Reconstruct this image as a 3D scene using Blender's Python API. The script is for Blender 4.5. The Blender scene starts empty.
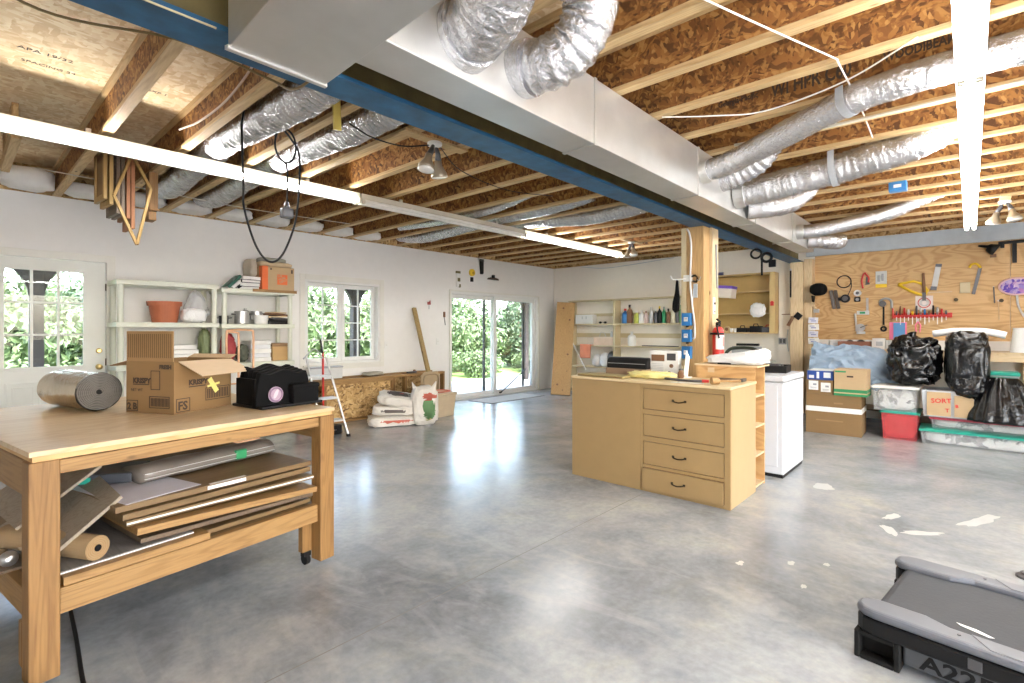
import bpy, bmesh, math, random
from mathutils import Vector, Matrix, noise, Euler
random.seed(7)
PI = math.pi
scene = bpy.context.scene
COL = scene.collection

# ------------------------------------------------------------------ camera, sky, sun, exposure
cd = bpy.data.cameras.new('camera')
cam = bpy.data.objects.new('camera', cd); COL.objects.link(cam)
cam.location = (0, 0, 1.37)
cam.rotation_euler = (PI/2, 0, 0.73481467 - PI/2)
cd.sensor_width = 36; cd.lens = 507.26/1024*36; cd.shift_y = -12/1024
cd.clip_start = 0.02; cd.clip_end = 300
scene.camera = cam

w = bpy.data.worlds.new('world'); scene.world = w; w.use_nodes = True
nt = w.node_tree; nt.nodes.clear()
wo = nt.nodes.new('ShaderNodeOutputWorld'); bg = nt.nodes.new('ShaderNodeBackground')
sk = nt.nodes.new('ShaderNodeTexSky'); sk.sky_type = 'NISHITA'; sk.sun_disc = False
sk.sun_elevation = math.radians(52); sk.sun_rotation = math.radians(200); sk.air_density = 1.0; sk.dust_density = 3.0
hs = nt.nodes.new('ShaderNodeHueSaturation'); hs.inputs['Saturation'].default_value = 0.75
nt.links.new(sk.outputs[0], hs.inputs['Color']); nt.links.new(hs.outputs[0], bg.inputs[0]); nt.links.new(bg.outputs[0], wo.inputs[0])
bg.inputs[1].default_value = 2.3

sd = bpy.data.lights.new('sun', 'SUN'); sd.energy = 8.0; sd.angle = math.radians(1.0); sd.color = (1.0, 0.95, 0.85)
sun = bpy.data.objects.new('sun', sd); COL.objects.link(sun)
sun.rotation_euler = Vector((0.35, 0.62, -0.85)).to_track_quat('-Z', 'Y').to_euler()

TUBE_STRENGTH = 44.0
BULB_STRENGTH = 10.0
vs = scene.view_settings
vs.view_transform = 'Standard'; vs.look = 'None'; vs.gamma = 1.0; vs.use_curve_mapping = False
vs.exposure = 0.76
scene.cycles.max_bounces = 8; scene.cycles.diffuse_bounces = 5; scene.cycles.glossy_bounces = 4
scene.cycles.sample_clamp_indirect = 6.0

# ------------------------------------------------------------------ materials
def _new(name):
    m = bpy.data.materials.new(name); m.use_nodes = True
    return m, m.node_tree, m.node_tree.nodes['Principled BSDF']

def ramp(nt, fac, stops):
    r = nt.nodes.new('ShaderNodeValToRGB')
    el = r.color_ramp.elements
    while len(el) < len(stops): el.new(0.5)
    for e, (p, c) in zip(el, stops):
        e.position = p; e.color = (*c, 1)
    nt.links.new(fac, r.inputs[0]); return r.outputs[0]

def coords(nt, scale=(1, 1, 1), rot=(0, 0, 0), loc=(0, 0, 0)):
    t = nt.nodes.new('ShaderNodeTexCoord'); mp = nt.nodes.new('ShaderNodeMapping')
    mp.inputs['Scale'].default_value = scale; mp.inputs['Rotation'].default_value = rot; mp.inputs['Location'].default_value = loc
    nt.links.new(t.outputs['Object'], mp.inputs[0]); return mp.outputs[0]

def ntex(nt, vec, scale, detail=4, rough=0.55, dist=0.0):
    n = nt.nodes.new('ShaderNodeTexNoise')
    n.inputs['Scale'].default_value = scale; n.inputs['Detail'].default_value = detail
    n.inputs['Roughness'].default_value = rough; n.inputs['Distortion'].default_value = dist
    nt.links.new(vec, n.inputs['Vector']); return n.outputs['Fac']

def bump(nt, h, bs, strength=0.3, dist=0.01):
    b = nt.nodes.new('ShaderNodeBump'); b.inputs['Strength'].default_value = strength; b.inputs['Distance'].default_value = dist
    nt.links.new(h, b.inputs['Height']); nt.links.new(b.outputs[0], bs.inputs['Normal'])

def mix(nt, fac, a, b, mode='MIX'):
    m = nt.nodes.new('ShaderNodeMix'); m.data_type = 'RGBA'; m.blend_type = mode
    for s, v in ((m.inputs[0], fac), (m.inputs[6], a), (m.inputs[7], b)):
        if hasattr(v, 'is_output'): nt.links.new(v, s)
        elif isinstance(v, (int, float)): s.default_value = v
        else: s.default_value = (*v, 1)
    return m.outputs[2]

_plain = {}
def plain(col, rough=0.5, metal=0.0, var=0.06, spec=0.5, bmp=0.0):
    """one colour with a faint mottle so that nothing is perfectly flat"""
    k = (tuple(round(c, 4) for c in col), rough, metal, var, bmp, spec)
    if k in _plain: return _plain[k]
    m, nt, bs = _new('paint_%d' % len(_plain))
    v = coords(nt); n = ntex(nt, v, 9.0, 5)
    c2 = tuple(min(1, c*(1+var)) for c in col); c1 = tuple(c*(1-var) for c in col)
    nt.links.new(ramp(nt, n, [(0.3, c1), (0.7, c2)]), bs.inputs['Base Color'])
    bs.inputs['Roughness'].default_value = rough; bs.inputs['Metallic'].default_value = metal
    bs.inputs['Specular IOR Level'].default_value = spec
    if bmp: bump(nt, ntex(nt, v, 60, 3), bs, bmp, 0.004)
    _plain[k] = m; return m

def wood(name, c1, c2, axis='x', rough=0.55, knots=True, scale=1.0):
    """sawn lumber with the grain running along one local axis"""
    m, nt, bs = _new(name)
    s = {'x': (0.9, 14, 14), 'y': (14, 0.9, 14), 'z': (14, 14, 0.9)}[axis]
    v = coords(nt, tuple(q*scale for q in s))
    g = ntex(nt, v, 2.2, 6, 0.6, 0.35)
    base = ramp(nt, g, [(0.28, c2), (0.45, c1), (0.6, c1), (0.78, c2)])
    # growth rings cut along the board: contours of a long, slowly changing noise
    q = {'x': (0.35, 5, 5), 'y': (5, 0.35, 5), 'z': (5, 5, 0.35)}[axis]
    big = ntex(nt, coords(nt, tuple(a*scale for a in q)), 1.6, 2, 0.4, 0.2)
    k = nt.nodes.new('ShaderNodeMath'); k.operation = 'MULTIPLY'; k.inputs[1].default_value = 110.0; nt.links.new(big, k.inputs[0])
    sn = nt.nodes.new('ShaderNodeMath'); sn.operation = 'SINE'; nt.links.new(k.outputs[0], sn.inputs[0])
    hf = nt.nodes.new('ShaderNodeMath'); hf.operation = 'MULTIPLY_ADD'; hf.inputs[1].default_value = 0.5; hf.inputs[2].default_value = 0.5; nt.links.new(sn.outputs[0], hf.inputs[0])
    base = mix(nt, 0.38, base, ramp(nt, hf.outputs[0], [(0.0, tuple(c*0.8 for c in c2)), (0.5, c1), (1.0, c1)]))
    fine = ntex(nt, coords(nt, tuple(q*3*scale for q in s)), 3.0, 3)
    base = mix(nt, 0.22, base, ramp(nt, fine, [(0.3, tuple(c*0.55 for c in c2)), (0.7, c1)]))
    if knots:
        vo = nt.nodes.new('ShaderNodeTexVoronoi'); vo.inputs['Scale'].default_value = 1.0
        ks = {'x': (2.4, 6, 6), 'y': (6, 2.4, 6), 'z': (6, 6, 2.4)}[axis]
        nt.links.new(coords(nt, ks, loc=(0.37, 0.21, 0.6)), vo.inputs['Vector'])
        kf = ramp(nt, vo.outputs['Distance'], [(0.035, (1, 1, 1)), (0.075, (0, 0, 0))])
        base = mix(nt, kf, base, tuple(c*0.3 for c in c2))
    nt.links.new(base, bs.inputs['Base Color']); bs.inputs['Roughness'].default_value = rough
    bump(nt, g, bs, 0.08, 0.004)
    return m

def osb(name, cols, sc=22.0, rough=0.75):
    """pressed flakes: stretched voronoi cells in two directions"""
    m, nt, bs = _new(name)
    def flakes(rot, scv):
        vo = nt.nodes.new('ShaderNodeTexVoronoi'); vo.inputs['Scale'].default_value = sc
        nz = ntex(nt, coords(nt), 5.0, 2)
        mp = coords(nt, scv, rot)
        ad = nt.nodes.new('ShaderNodeVectorMath'); ad.operation = 'ADD'
        sc2 = nt.nodes.new('ShaderNodeVectorMath'); sc2.operation = 'SCALE'; sc2.inputs['Scale'].default_value = 0.25
        nt.links.new(nz, sc2.inputs[0]); nt.links.new(mp, ad.inputs[0]); nt.links.new(sc2.outputs[0], ad.inputs[1])
        nt.links.new(ad.outputs[0], vo.inputs['Vector'])
        sp = nt.nodes.new('ShaderNodeSeparateColor'); nt.links.new(vo.outputs['Color'], sp.inputs[0]); return sp.outputs[0]
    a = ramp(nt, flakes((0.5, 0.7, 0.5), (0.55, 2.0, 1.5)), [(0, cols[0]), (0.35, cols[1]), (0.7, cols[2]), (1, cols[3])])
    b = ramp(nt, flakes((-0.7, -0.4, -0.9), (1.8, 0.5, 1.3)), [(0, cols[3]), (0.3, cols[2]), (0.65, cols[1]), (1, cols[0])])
    f = ramp(nt, ntex(nt, coords(nt), 13, 3), [(0.45, (0, 0, 0)), (0.55, (1, 1, 1))])
    c = mix(nt, f, a, b)
    big = ramp(nt, ntex(nt, coords(nt), 1.3, 3), [(0.3, (0.72, 0.70, 0.68)), (0.7, (1.1, 1.1, 1.1))])
    c = mix(nt, 1.0, c, big, 'MULTIPLY')
    nt.links.new(c, bs.inputs['Base Color']); bs.inputs['Roughness'].default_value = rough
    return m

def plywood(name, c1, c2, plane='yz', rough=0.6):
    """rotary-cut veneer: contour lines of a stretched noise give the wandering cathedral figure"""
    m, nt, bs = _new(name)
    v = coords(nt, {'yz': (1, 0.55, 2.2), 'xy': (0.55, 2.2, 1), 'xz': (0.55, 1, 2.2)}[plane])
    big = ntex(nt, v, 1.5, 2.5, 0.45, 0.6)
    k = nt.nodes.new('ShaderNodeMath'); k.operation = 'MULTIPLY'; k.inputs[1].default_value = 95.0; nt.links.new(big, k.inputs[0])
    sn = nt.nodes.new('ShaderNodeMath'); sn.operation = 'SINE'; nt.links.new(k.outputs[0], sn.inputs[0])
    hf = nt.nodes.new('ShaderNodeMath'); hf.operation = 'MULTIPLY_ADD'; hf.inputs[1].default_value = 0.5; hf.inputs[2].default_value = 0.5; nt.links.new(sn.outputs[0], hf.inputs[0])
    n = ntex(nt, coords(nt, {'yz': (1, 1.2, 9), 'xy': (1.2, 9, 1), 'xz': (1.2, 1, 9)}[plane]), 5.0, 5)
    mid = tuple((a+b)/2 for a, b in zip(c1, c2))
    c = mix(nt, 0.5, ramp(nt, hf.outputs[0], [(0.0, c2), (0.35, mid), (0.6, c1)]), ramp(nt, n, [(0.3, mid), (0.65, c1)]))
    c = mix(nt, 1.0, c, ramp(nt, ntex(nt, coords(nt), 0.9, 2), [(0.3, (0.85, 0.83, 0.8)), (0.7, (1.05, 1.05, 1.05))]), 'MULTIPLY')
    nt.links.new(c, bs.inputs['Base Color']); bs.inputs['Roughness'].default_value = rough
    return m

def foil(name, col=(0.86, 0.86, 0.87), rough=0.28, sc=16.0, st=0.9):
    m, nt, bs = _new(name)
    v = coords(nt); n = ntex(nt, v, sc, 6, 0.65, 1.2); n2 = ntex(nt, v, sc*3.5, 4, 0.6, 0.6)
    nt.links.new(ramp(nt, n, [(0.3, tuple(c*0.8 for c in col)), (0.7, col)]), bs.inputs['Base Color'])
    bs.inputs['Metallic'].default_value = 0.95; bs.inputs['Roughness'].default_value = rough
    ad = nt.nodes.new('ShaderNodeMath'); ad.operation = 'ADD'; nt.links.new(n, ad.inputs[0]); nt.links.new(n2, ad.inputs[1])
    bump(nt, ad.outputs[0], bs, st, 0.012)
    return m

def galvanised(name):
    m, nt, bs = _new(name)
    v = coords(nt); n = ntex(nt, v, 1.6, 5); s = ntex(nt, coords(nt, (1, 1, 8)), 5, 3)
    c = ramp(nt, n, [(0.3, (0.52, 0.51, 0.485)), (0.7, (0.69, 0.685, 0.665))])
    nt.links.new(c, bs.inputs['Base Color'])
    bs.inputs['Metallic'].default_value = 0.72
    nt.links.new(ramp(nt, s, [(0.2, (0.29,)*3), (0.8, (0.42,)*3)]), bs.inputs['Roughness'])
    bump(nt, ntex(nt, v, 2.0, 3), bs, 0.12, 0.03)
    return m

def concrete(name):
    m, nt, bs = _new(name)
    v = coords(nt)
    a = ntex(nt, v, 0.7, 9, 0.66, 0.3); b = ntex(nt, v, 2.6, 8, 0.68, 0.4); cfine = ntex(nt, v, 26, 4)
    base = ramp(nt, a, [(0.32, (0.155, 0.168, 0.19)), (0.46, (0.275, 0.295, 0.32)), (0.56, (0.375, 0.395, 0.41)), (0.68, (0.48, 0.485, 0.465))])
    warm = ramp(nt, b, [(0.30, (0.80, 0.80, 0.80)), (0.46, (0.96, 0.97, 0.99)), (0.56, (1.02, 1.02, 1.0)), (0.70, (1.18, 1.13, 0.98))])
    c = mix(nt, 0.75, base, mix(nt, 1.0, base, warm, 'MULTIPLY'))
    c = mix(nt, 0.35, c, mix(nt, 1.0, c, ramp(nt, cfine, [(0.35, (0.75,)*3), (0.65, (1.12,)*3)]), 'MULTIPLY'))
    streak = ramp(nt, ntex(nt, coords(nt, (1.6, 0.7, 1), (0, 0, 0.5)), 2.2, 7, 0.62, 1.5), [(0.50, (0, 0, 0)), (0.85, (1, 1, 1))])
    c = mix(nt, mix(nt, 0.55, (0, 0, 0), streak), c, (0.50, 0.51, 0.51))
    nt.links.new(c, bs.inputs['Base Color'])
    rr = nt.nodes.new('ShaderNodeMath'); rr.operation = 'MULTIPLY_ADD'; rr.inputs[1].default_value = 0.05; rr.inputs[2].default_value = 0.20
    nt.links.new(cfine, rr.inputs[0]); nt.links.new(rr.outputs[0], bs.inputs['Roughness'])
    bs.inputs['Specular IOR Level'].default_value = 0.7
    return m

def plastic_film(name, col, rough=0.22, sc=9.0, st=0.8, spec=0.6):
    m, nt, bs = _new(name)
    v = coords(nt); n = ntex(nt, v, sc, 5, 0.6, 1.8)
    bs.inputs['Base Color'].default_value = (*col, 1); bs.inputs['Roughness'].default_value = rough
    bs.inputs['Specular IOR Level'].default_value = spec
    bump(nt, n, bs, st, 0.03); return m

def cardboard(name, col):
    m, nt, bs = _new(name)
    n = ntex(nt, coords(nt, (4, 4, 40)), 3, 4); b = ntex(nt, coords(nt), 3, 4)
    c = mix(nt, 0.5, ramp(nt, n, [(0.3, tuple(q*0.9 for q in col)), (0.7, col)]), ramp(nt, b, [(0.3, tuple(q*0.86 for q in col)), (0.7, tuple(q*1.06 for q in col))]))
    nt.links.new(c, bs.inputs['Base Color']); bs.inputs['Roughness'].default_value = 0.8; return m

def emis(name, col, st):
    m = bpy.data.materials.new(name); m.use_nodes = True; nt = m.node_tree; nt.nodes.clear()
    o = nt.nodes.new('ShaderNodeOutputMaterial'); e = nt.nodes.new('ShaderNodeEmission')
    e.inputs[0].default_value = (*col, 1); e.inputs[1].default_value = st; nt.links.new(e.outputs[0], o.inputs[0]); return m

def glass(name, tint=(1, 1, 1), rough=0.0):
    m = bpy.data.materials.new(name); m.use_nodes = True; nt = m.node_tree; nt.nodes.clear()
    o = nt.nodes.new('ShaderNodeOutputMaterial'); t = nt.nodes.new('ShaderNodeBsdfTransparent'); g = nt.nodes.new('ShaderNodeBsdfGlossy')
    t.inputs[0].default_value = (*tint, 1); g.inputs['Roughness'].default_value = rough
    mx = nt.nodes.new('ShaderNodeMixShader'); fr = nt.nodes.new('ShaderNodeFresnel'); fr.inputs[0].default_value = 1.3
    nt.links.new(fr.outputs[0], mx.inputs[0]); nt.links.new(t.outputs[0], mx.inputs[1]); nt.links.new(g.outputs[0], mx.inputs[2]); nt.links.new(mx.outputs[0], o.inputs[0])
    return m

def clearplastic(name, col=(0.85, 0.88, 0.9), alpha=0.16):
    m, nt, bs = _new(name)
    bs.inputs['Base Color'].default_value = (*col, 1); bs.inputs['Roughness'].default_value = 0.25; bs.inputs['Alpha'].default_value = alpha
    return m

M = dict(
    wall_white=plain((0.84, 0.83, 0.81), 0.85, var=0.015), wall_cream=plain((0.90, 0.85, 0.76), 0.85, var=0.015),
    white=plain((0.82, 0.82, 0.80), 0.45, var=0.02), enamel=plain((0.62, 0.645, 0.69), 0.35, var=0.02), trim=plain((0.80, 0.785, 0.73), 0.5, var=0.02), doorw=plain((0.77, 0.78, 0.74), 0.5, var=0.02),
    concrete=concrete('polished_concrete'),
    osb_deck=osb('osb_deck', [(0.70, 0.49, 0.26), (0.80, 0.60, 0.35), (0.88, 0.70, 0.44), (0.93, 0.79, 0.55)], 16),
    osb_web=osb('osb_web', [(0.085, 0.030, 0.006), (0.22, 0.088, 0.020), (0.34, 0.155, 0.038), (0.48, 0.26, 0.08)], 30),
    osb_panel=osb('osb_panel', [(0.14, 0.07, 0.02), (0.45, 0.27, 0.10), (0.58, 0.38, 0.16), (0.68, 0.48, 0.24)], 20),
    flange=wood('joist_flange_wood', (0.60, 0.42, 0.21), (0.40, 0.25, 0.095), 'y', 0.7),
    pine_x=wood('pine_x', (0.33, 0.19, 0.068), (0.20, 0.095, 0.026), 'x'), pine_y=wood('pine_y', (0.31, 0.18, 0.065), (0.20, 0.095, 0.027), 'y'),
    pine_z=wood('pine_z', (0.275, 0.145, 0.045), (0.155, 0.066, 0.016), 'z'), post_z=wood('post_wood_z', (0.58, 0.37, 0.16), (0.44, 0.25, 0.085), 'z'), pale_z=wood('pale_wood_z', (0.74, 0.58, 0.36), (0.62, 0.43, 0.22), 'z'),
    pale_x=wood('pale_wood_x', (0.72, 0.56, 0.35), (0.58, 0.41, 0.21), 'x'), pale_y=wood('pale_wood_y', (0.72, 0.56, 0.35), (0.58, 0.41, 0.21), 'y'),
    ply_wall=plywood('plywood_wall', (0.64, 0.43, 0.21), (0.42, 0.23, 0.08), 'yz'),
    ply_top=plywood('plywood_top', (0.66, 0.51, 0.32), (0.54, 0.37, 0.20), 'xy', 0.42), ply_box=plywood('plywood_box', (0.66, 0.42, 0.19), (0.46, 0.25, 0.09), 'xz'),
    board=wood('stored_board', (0.185, 0.115, 0.05), (0.12, 0.07, 0.027), 'x', 0.5, False), board_dark=wood('dark_board', (0.16, 0.11, 0.07), (0.09, 0.06, 0.04), 'y', 0.5, False),
    blue_steel=plain((0.012, 0.085, 0.18), 0.5, var=0.3), steel_side=plain((0.13, 0.10, 0.035), 0.65, var=0.2),
    galv=galvanised('galvanised_sheet'), foil=foil('foil_sleeve', (0.70, 0.70, 0.715), 0.18, 14, 0.9), foil_smooth=foil('foil_bubble_wrap', (0.58, 0.51, 0.39), 0.2, 8, 0.25),
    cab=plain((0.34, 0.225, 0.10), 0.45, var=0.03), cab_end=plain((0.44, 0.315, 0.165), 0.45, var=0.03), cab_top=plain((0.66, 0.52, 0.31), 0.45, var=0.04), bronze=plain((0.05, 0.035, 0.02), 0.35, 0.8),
    card=cardboard('cardboard', (0.25, 0.15, 0.062)), card_light=cardboard('cardboard_light', (0.52, 0.37, 0.21)), flap_in=cardboard('cardboard_inside', (0.66, 0.50, 0.33)), card_dark=cardboard('cardboard_dark', (0.33, 0.20, 0.09)),
    ink=plain((0.05, 0.03, 0.02), 0.7), black=plain((0.006, 0.006, 0.007), 0.45, spec=0.3), black_soft=plain((0.0045, 0.0045, 0.005), 0.85, spec=0.15, bmp=0.3), rubber=plain((0.010, 0.010, 0.010), 0.7, spec=0.2),
    bag_black=plastic_film('black_bag_film', (0.003, 0.003, 0.0035), 0.10, 5, 0.55, 0.5), bag_white=plastic_film('white_bag_film', (0.80, 0.80, 0.80), 0.45, 7, 0.6),
    tarp=plastic_film('blue_tarp', (0.30, 0.40, 0.52), 0.5, 7, 0.9), resin=plain((0.66, 0.68, 0.58), 0.5, var=0.02), shelf_cream=plain((0.60, 0.51, 0.32), 0.5, var=0.03),
    terracotta=plain((0.42, 0.13, 0.06), 0.6), steel=plain((0.62, 0.62, 0.62), 0.3, 0.9), dark_steel=plain((0.12, 0.12, 0.13), 0.4, 0.7), brass=plain((0.70, 0.52, 0.22), 0.3, 0.9),
    red=plain((0.60, 0.03, 0.025), 0.35), orange=plain((0.78, 0.16, 0.04), 0.5), peach=plain((0.80, 0.47, 0.28), 0.45), yellow=plain((0.85, 0.58, 0.03), 0.45), blue=plain((0.02, 0.17, 0.45), 0.4),
    green=plain((0.03, 0.30, 0.12), 0.5), purple=plain((0.16, 0.08, 0.50), 0.5), pink=plain((0.85, 0.20, 0.35), 0.5), grey=plain((0.35, 0.36, 0.37), 0.5), grey_light=plain((0.60, 0.61, 0.61), 0.5),
    tread_grey=plain((0.125, 0.135, 0.16), 0.42), belt=plain((0.04, 0.045, 0.055), 0.6, bmp=0.3), tan_bin=plain((0.56, 0.45, 0.31), 0.5), paper=plain((0.84, 0.83, 0.80), 0.75), brown=plain((0.20, 0.10, 0.05), 0.6),
    porch=plain((0.055, 0.04, 0.035), 0.7), grass=plain((0.20, 0.30, 0.08), 0.9, var=0.35), patio=plain((0.62, 0.60, 0.56), 0.8, var=0.08),
    leaf_a=plain((0.030, 0.058, 0.021), 0.5, var=0.3), leaf_b=plain((0.072, 0.112, 0.044), 0.5, var=0.3), bark=plain((0.13, 0.09, 0.06), 0.9, var=0.25),
    fixture=plain((0.55, 0.50, 0.40), 0.5, var=0.03), tube_off=plain((0.78, 0.75, 0.68), 0.3), tube_on=emis('fluorescent_tube', (1.0, 0.985, 0.96), TUBE_STRENGTH),
    bulb=plain((0.85, 0.83, 0.78), 0.2), glass=glass('window_glass', (0.97, 0.99, 0.98)), film=clearplastic('thin_film', (0.85, 0.86, 0.88), 0.5), clear=clearplastic('clear_plastic'), clear_pink=clearplastic('pink_plastic', (0.80, 0.12, 0.13), 0.40),
    batt=plain((0.78, 0.76, 0.72), 0.9, bmp=0.6), sill=plain((0.46, 0.51, 0.55), 0.8, var=0.06), cloth_white=plain((0.78, 0.78, 0.78), 0.9), teal=plain((0.02, 0.36, 0.27), 0.4),
    clothes=osb('folded_clothes', [(0.75, 0.74, 0.72), (0.80, 0.80, 0.80), (0.12, 0.12, 0.14), (0.65, 0.62, 0.60)], 5),
    clothes_pink=osb('pink_clothes', [(0.75, 0.15, 0.15), (0.70, 0.10, 0.12), (0.80, 0.25, 0.22), (0.45, 0.08, 0.08)], 6),
    joint=plain((0.06, 0.06, 0.06), 0.9), paint_spill=plain((0.46, 0.47, 0.465), 0.6),
)

# ------------------------------------------------------------------ geometry helpers
class MB:
    """collects shapes in one bmesh"""
    def __init__(s): s.bm = bmesh.new()
    def _xf(s, vs, mat):
        for v in vs: v.co = mat @ v.co
    def box(s, a, b, rot=None, about=None):
        """box between corners a and b, optionally turned by rot (x,y,z angles) about its centre or a point"""
        a, b = Vector(a), Vector(b); c = (a+b)/2; d = b-a
        vs = bmesh.ops.create_cube(s.bm, size=1)['verts']
        for v in vs: v.co = Vector((v.co.x*d.x, v.co.y*d.y, v.co.z*d.z)) + c
        if rot:
            p = Vector(about) if about is not None else c
            s._xf(vs, Matrix.Translation(p) @ Euler(rot).to_matrix().to_4x4() @ Matrix.Translation(-p))
        return s
    def bar(s, p, q, w, h, up=(0, 0, 1)):
        """rectangular bar from p to q"""
        p, q = Vector(p), Vector(q); d = q-p; L = d.length; d.normalize()
        u = Vector(up)
        if abs(u.dot(d)) > 0.98: u = Vector((1, 0, 0))
        sd = d.cross(u).normalized(); u = sd.cross(d).normalized()
        vs = bmesh.ops.create_cube(s.bm, size=1)['verts']
        for v in vs: v.co = (p+q)/2 + d*(v.co.x*L) + sd*(v.co.y*w) + u*(v.co.z*h)
        return s
    def rings(s, rings, cap=True, closed=False):
        R = [[s.bm.verts.new(v) for v in r] for r in rings]
        n = len(R[0]); m = len(R)
        for i in range(m if closed else m-1):
            A, B = R[i], R[(i+1) % m]
            for j in range(n):
                s.bm.faces.new((A[j], A[(j+1) % n], B[(j+1) % n], B[j]))
        if cap and not closed:
            s.bm.faces.new(R[0][::-1]); s.bm.faces.new(R[-1])
        return s
    def cyl(s, p, q, r, r2=None, n=20):
        return s.tube([p, q], [r, r if r2 is None else r2], n)
    def tube(s, pts, r, n=10, cap=True, closed=False):
        pts = [Vector(p) for p in pts]; rs = list(r) if hasattr(r, '__len__') else [r]*len(pts)
        m = len(pts); rings = []; prev = None
        for i, p in enumerate(pts):
            a = pts[i-1] if (i > 0 or closed) else p; b = pts[(i+1) % m] if (i < m-1 or closed) else p
            t = (b-a).normalized()
            if prev is None:
                ref = Vector((0, 0, 1)) if abs(t.z) < 0.9 else Vector((1, 0, 0))
                u = t.cross(ref).normalized()
            else:
                u = (prev - t*prev.dot(t)).normalized()
            prev = u; v = t.cross(u)
            rings.append([p + (u*math.cos(2*PI*k/n) + v*math.sin(2*PI*k/n))*rs[i] for k in range(n)])
        return s.rings(rings, cap, closed)
    def lathe(s, prof, c=(0, 0, 0), n=24, cap=True):
        """profile [(r,z)] turned about a vertical axis through c"""
        c = Vector(c)
        return s.rings([[c + Vector((r*math.cos(2*PI*k/n), r*math.sin(2*PI*k/n), z)) for k in range(n)] for r, z in prof], cap)
    def prism(s, poly, axis, lo, hi):
        """polygon in the plane across the axis, pushed from lo to hi; poly pairs are the two other axes in order"""
        def p(a, b, h):
            return {'x': (h, a, b), 'y': (a, h, b), 'z': (a, b, h)}[axis]
        A = [s.bm.verts.new(p(a, b, lo)) for a, b in poly]; B = [s.bm.verts.new(p(a, b, hi)) for a, b in poly]
        n = len(poly)
        s.bm.faces.new(A[::-1]); s.bm.faces.new(B)
        for i in range(n): s.bm.faces.new((A[i], A[(i+1) % n], B[(i+1) % n], B[i]))
        return s
    def ball(s, c, r, sub=3, sq=(1, 1, 1)):
        vs = bmesh.ops.create_icosphere(s.bm, subdivisions=sub, radius=1)['verts']
        for v in vs: v.co = Vector((v.co.x*r*sq[0], v.co.y*r*sq[1], v.co.z*r*sq[2])) + Vector(c)
        return s
    def build(s, name, mat, parent=None, bevel=0.0, smooth=False, seg=2):
        bmesh.ops.recalc_face_normals(s.bm, faces=s.bm.faces)
        me = bpy.data.meshes.new(name); s.bm.to_mesh(me); s.bm.free()
        me.materials.append(mat)
        if smooth:
            for p in me.polygons: p.use_smooth = True
        o = bpy.data.objects.new(name, me); COL.objects.link(o)
        if parent is not None: o.parent = parent
        if bevel:
            b = o.modifiers.new('edge', 'BEVEL'); b.width = bevel; b.segments = seg; b.limit_method = 'ANGLE'; b.angle_limit = math.radians(40)
        return o

def tag(o, label, cat, group=None, kind=None):
    if label: o['label'] = label
    if cat: o['category'] = cat
    if group: o['group'] = group
    if kind: o['kind'] = kind
    return o
def thing(name, label, cat, loc=(0, 0, 0), rz=0.0, group=None):
    o = bpy.data.objects.new(name, None); COL.objects.link(o); o.empty_display_size = 0.1
    o.location = loc; o.rotation_euler = (0, 0, rz)
    return tag(o, label, cat, group)
def struct(o):
    o['kind'] = 'structure'; return o
def sroot(name, loc=(0, 0, 0)):
    o = bpy.data.objects.new(name, None); COL.objects.link(o); o.location = loc; o['kind'] = 'structure'; return o
_kids = {}
def copy_tree(o, loc, rz=None, label=None, group=None, parent=None):
    c = o.copy(); COL.objects.link(c)
    if parent is not None: c.parent = parent
    else:
        c.location = loc
        if rz is not None: c.rotation_euler = (0, 0, rz)
        if label: c['label'] = label
        if group: c['group'] = group
    for ch in [k for k in bpy.data.objects if k.parent == o]: copy_tree(ch, None, parent=c)
    return c
def crom(pts, n=8):
    P = [Vector(p) for p in pts]; P = [P[0]*2-P[1]] + P + [P[-1]*2-P[-2]]; out = []
    for i in range(1, len(P)-2):
        for k in range(n):
            t = k/n; a, b, c, d = P[i-1], P[i], P[i+1], P[i+2]
            out.append(0.5*((2*b) + (c-a)*t + (2*a-5*b+4*c-d)*t*t + (3*b-a-3*c+d)*t**3))
    out.append(P[-2]); return out
def text(name, s, size, origin, right, up, mat, parent=None, bold=0.0, align='LEFT', squash=1.0):
    """lettering lying on a surface: origin at the lower left, right/up give its plane"""
    cu = bpy.data.curves.new(name, 'FONT'); cu.body = s; cu.size = size; cu.extrude = 0.0006; cu.offset = bold; cu.align_x = align
    cu.resolution_u = 2
    t = bpy.data.objects.new(name, cu); COL.objects.link(t)
    dg = bpy.context.evaluated_depsgraph_get(); me = bpy.data.meshes.new_from_object(t.evaluated_get(dg))
    bpy.data.objects.remove(t); bpy.data.curves.remove(cu)
    r = Vector(right).normalized(); u = Vector(up).normalized(); n = r.cross(u)
    mt = Matrix((r*squash, u, n)).transposed().to_4x4(); mt.translation = Vector(origin)
    me.transform(mt); me.materials.clear(); me.materials.append(mat); me.name = name
    o = bpy.data.objects.new(name, me); COL.objects.link(o)
    if parent is not None: o.parent = parent
    return o
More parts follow.
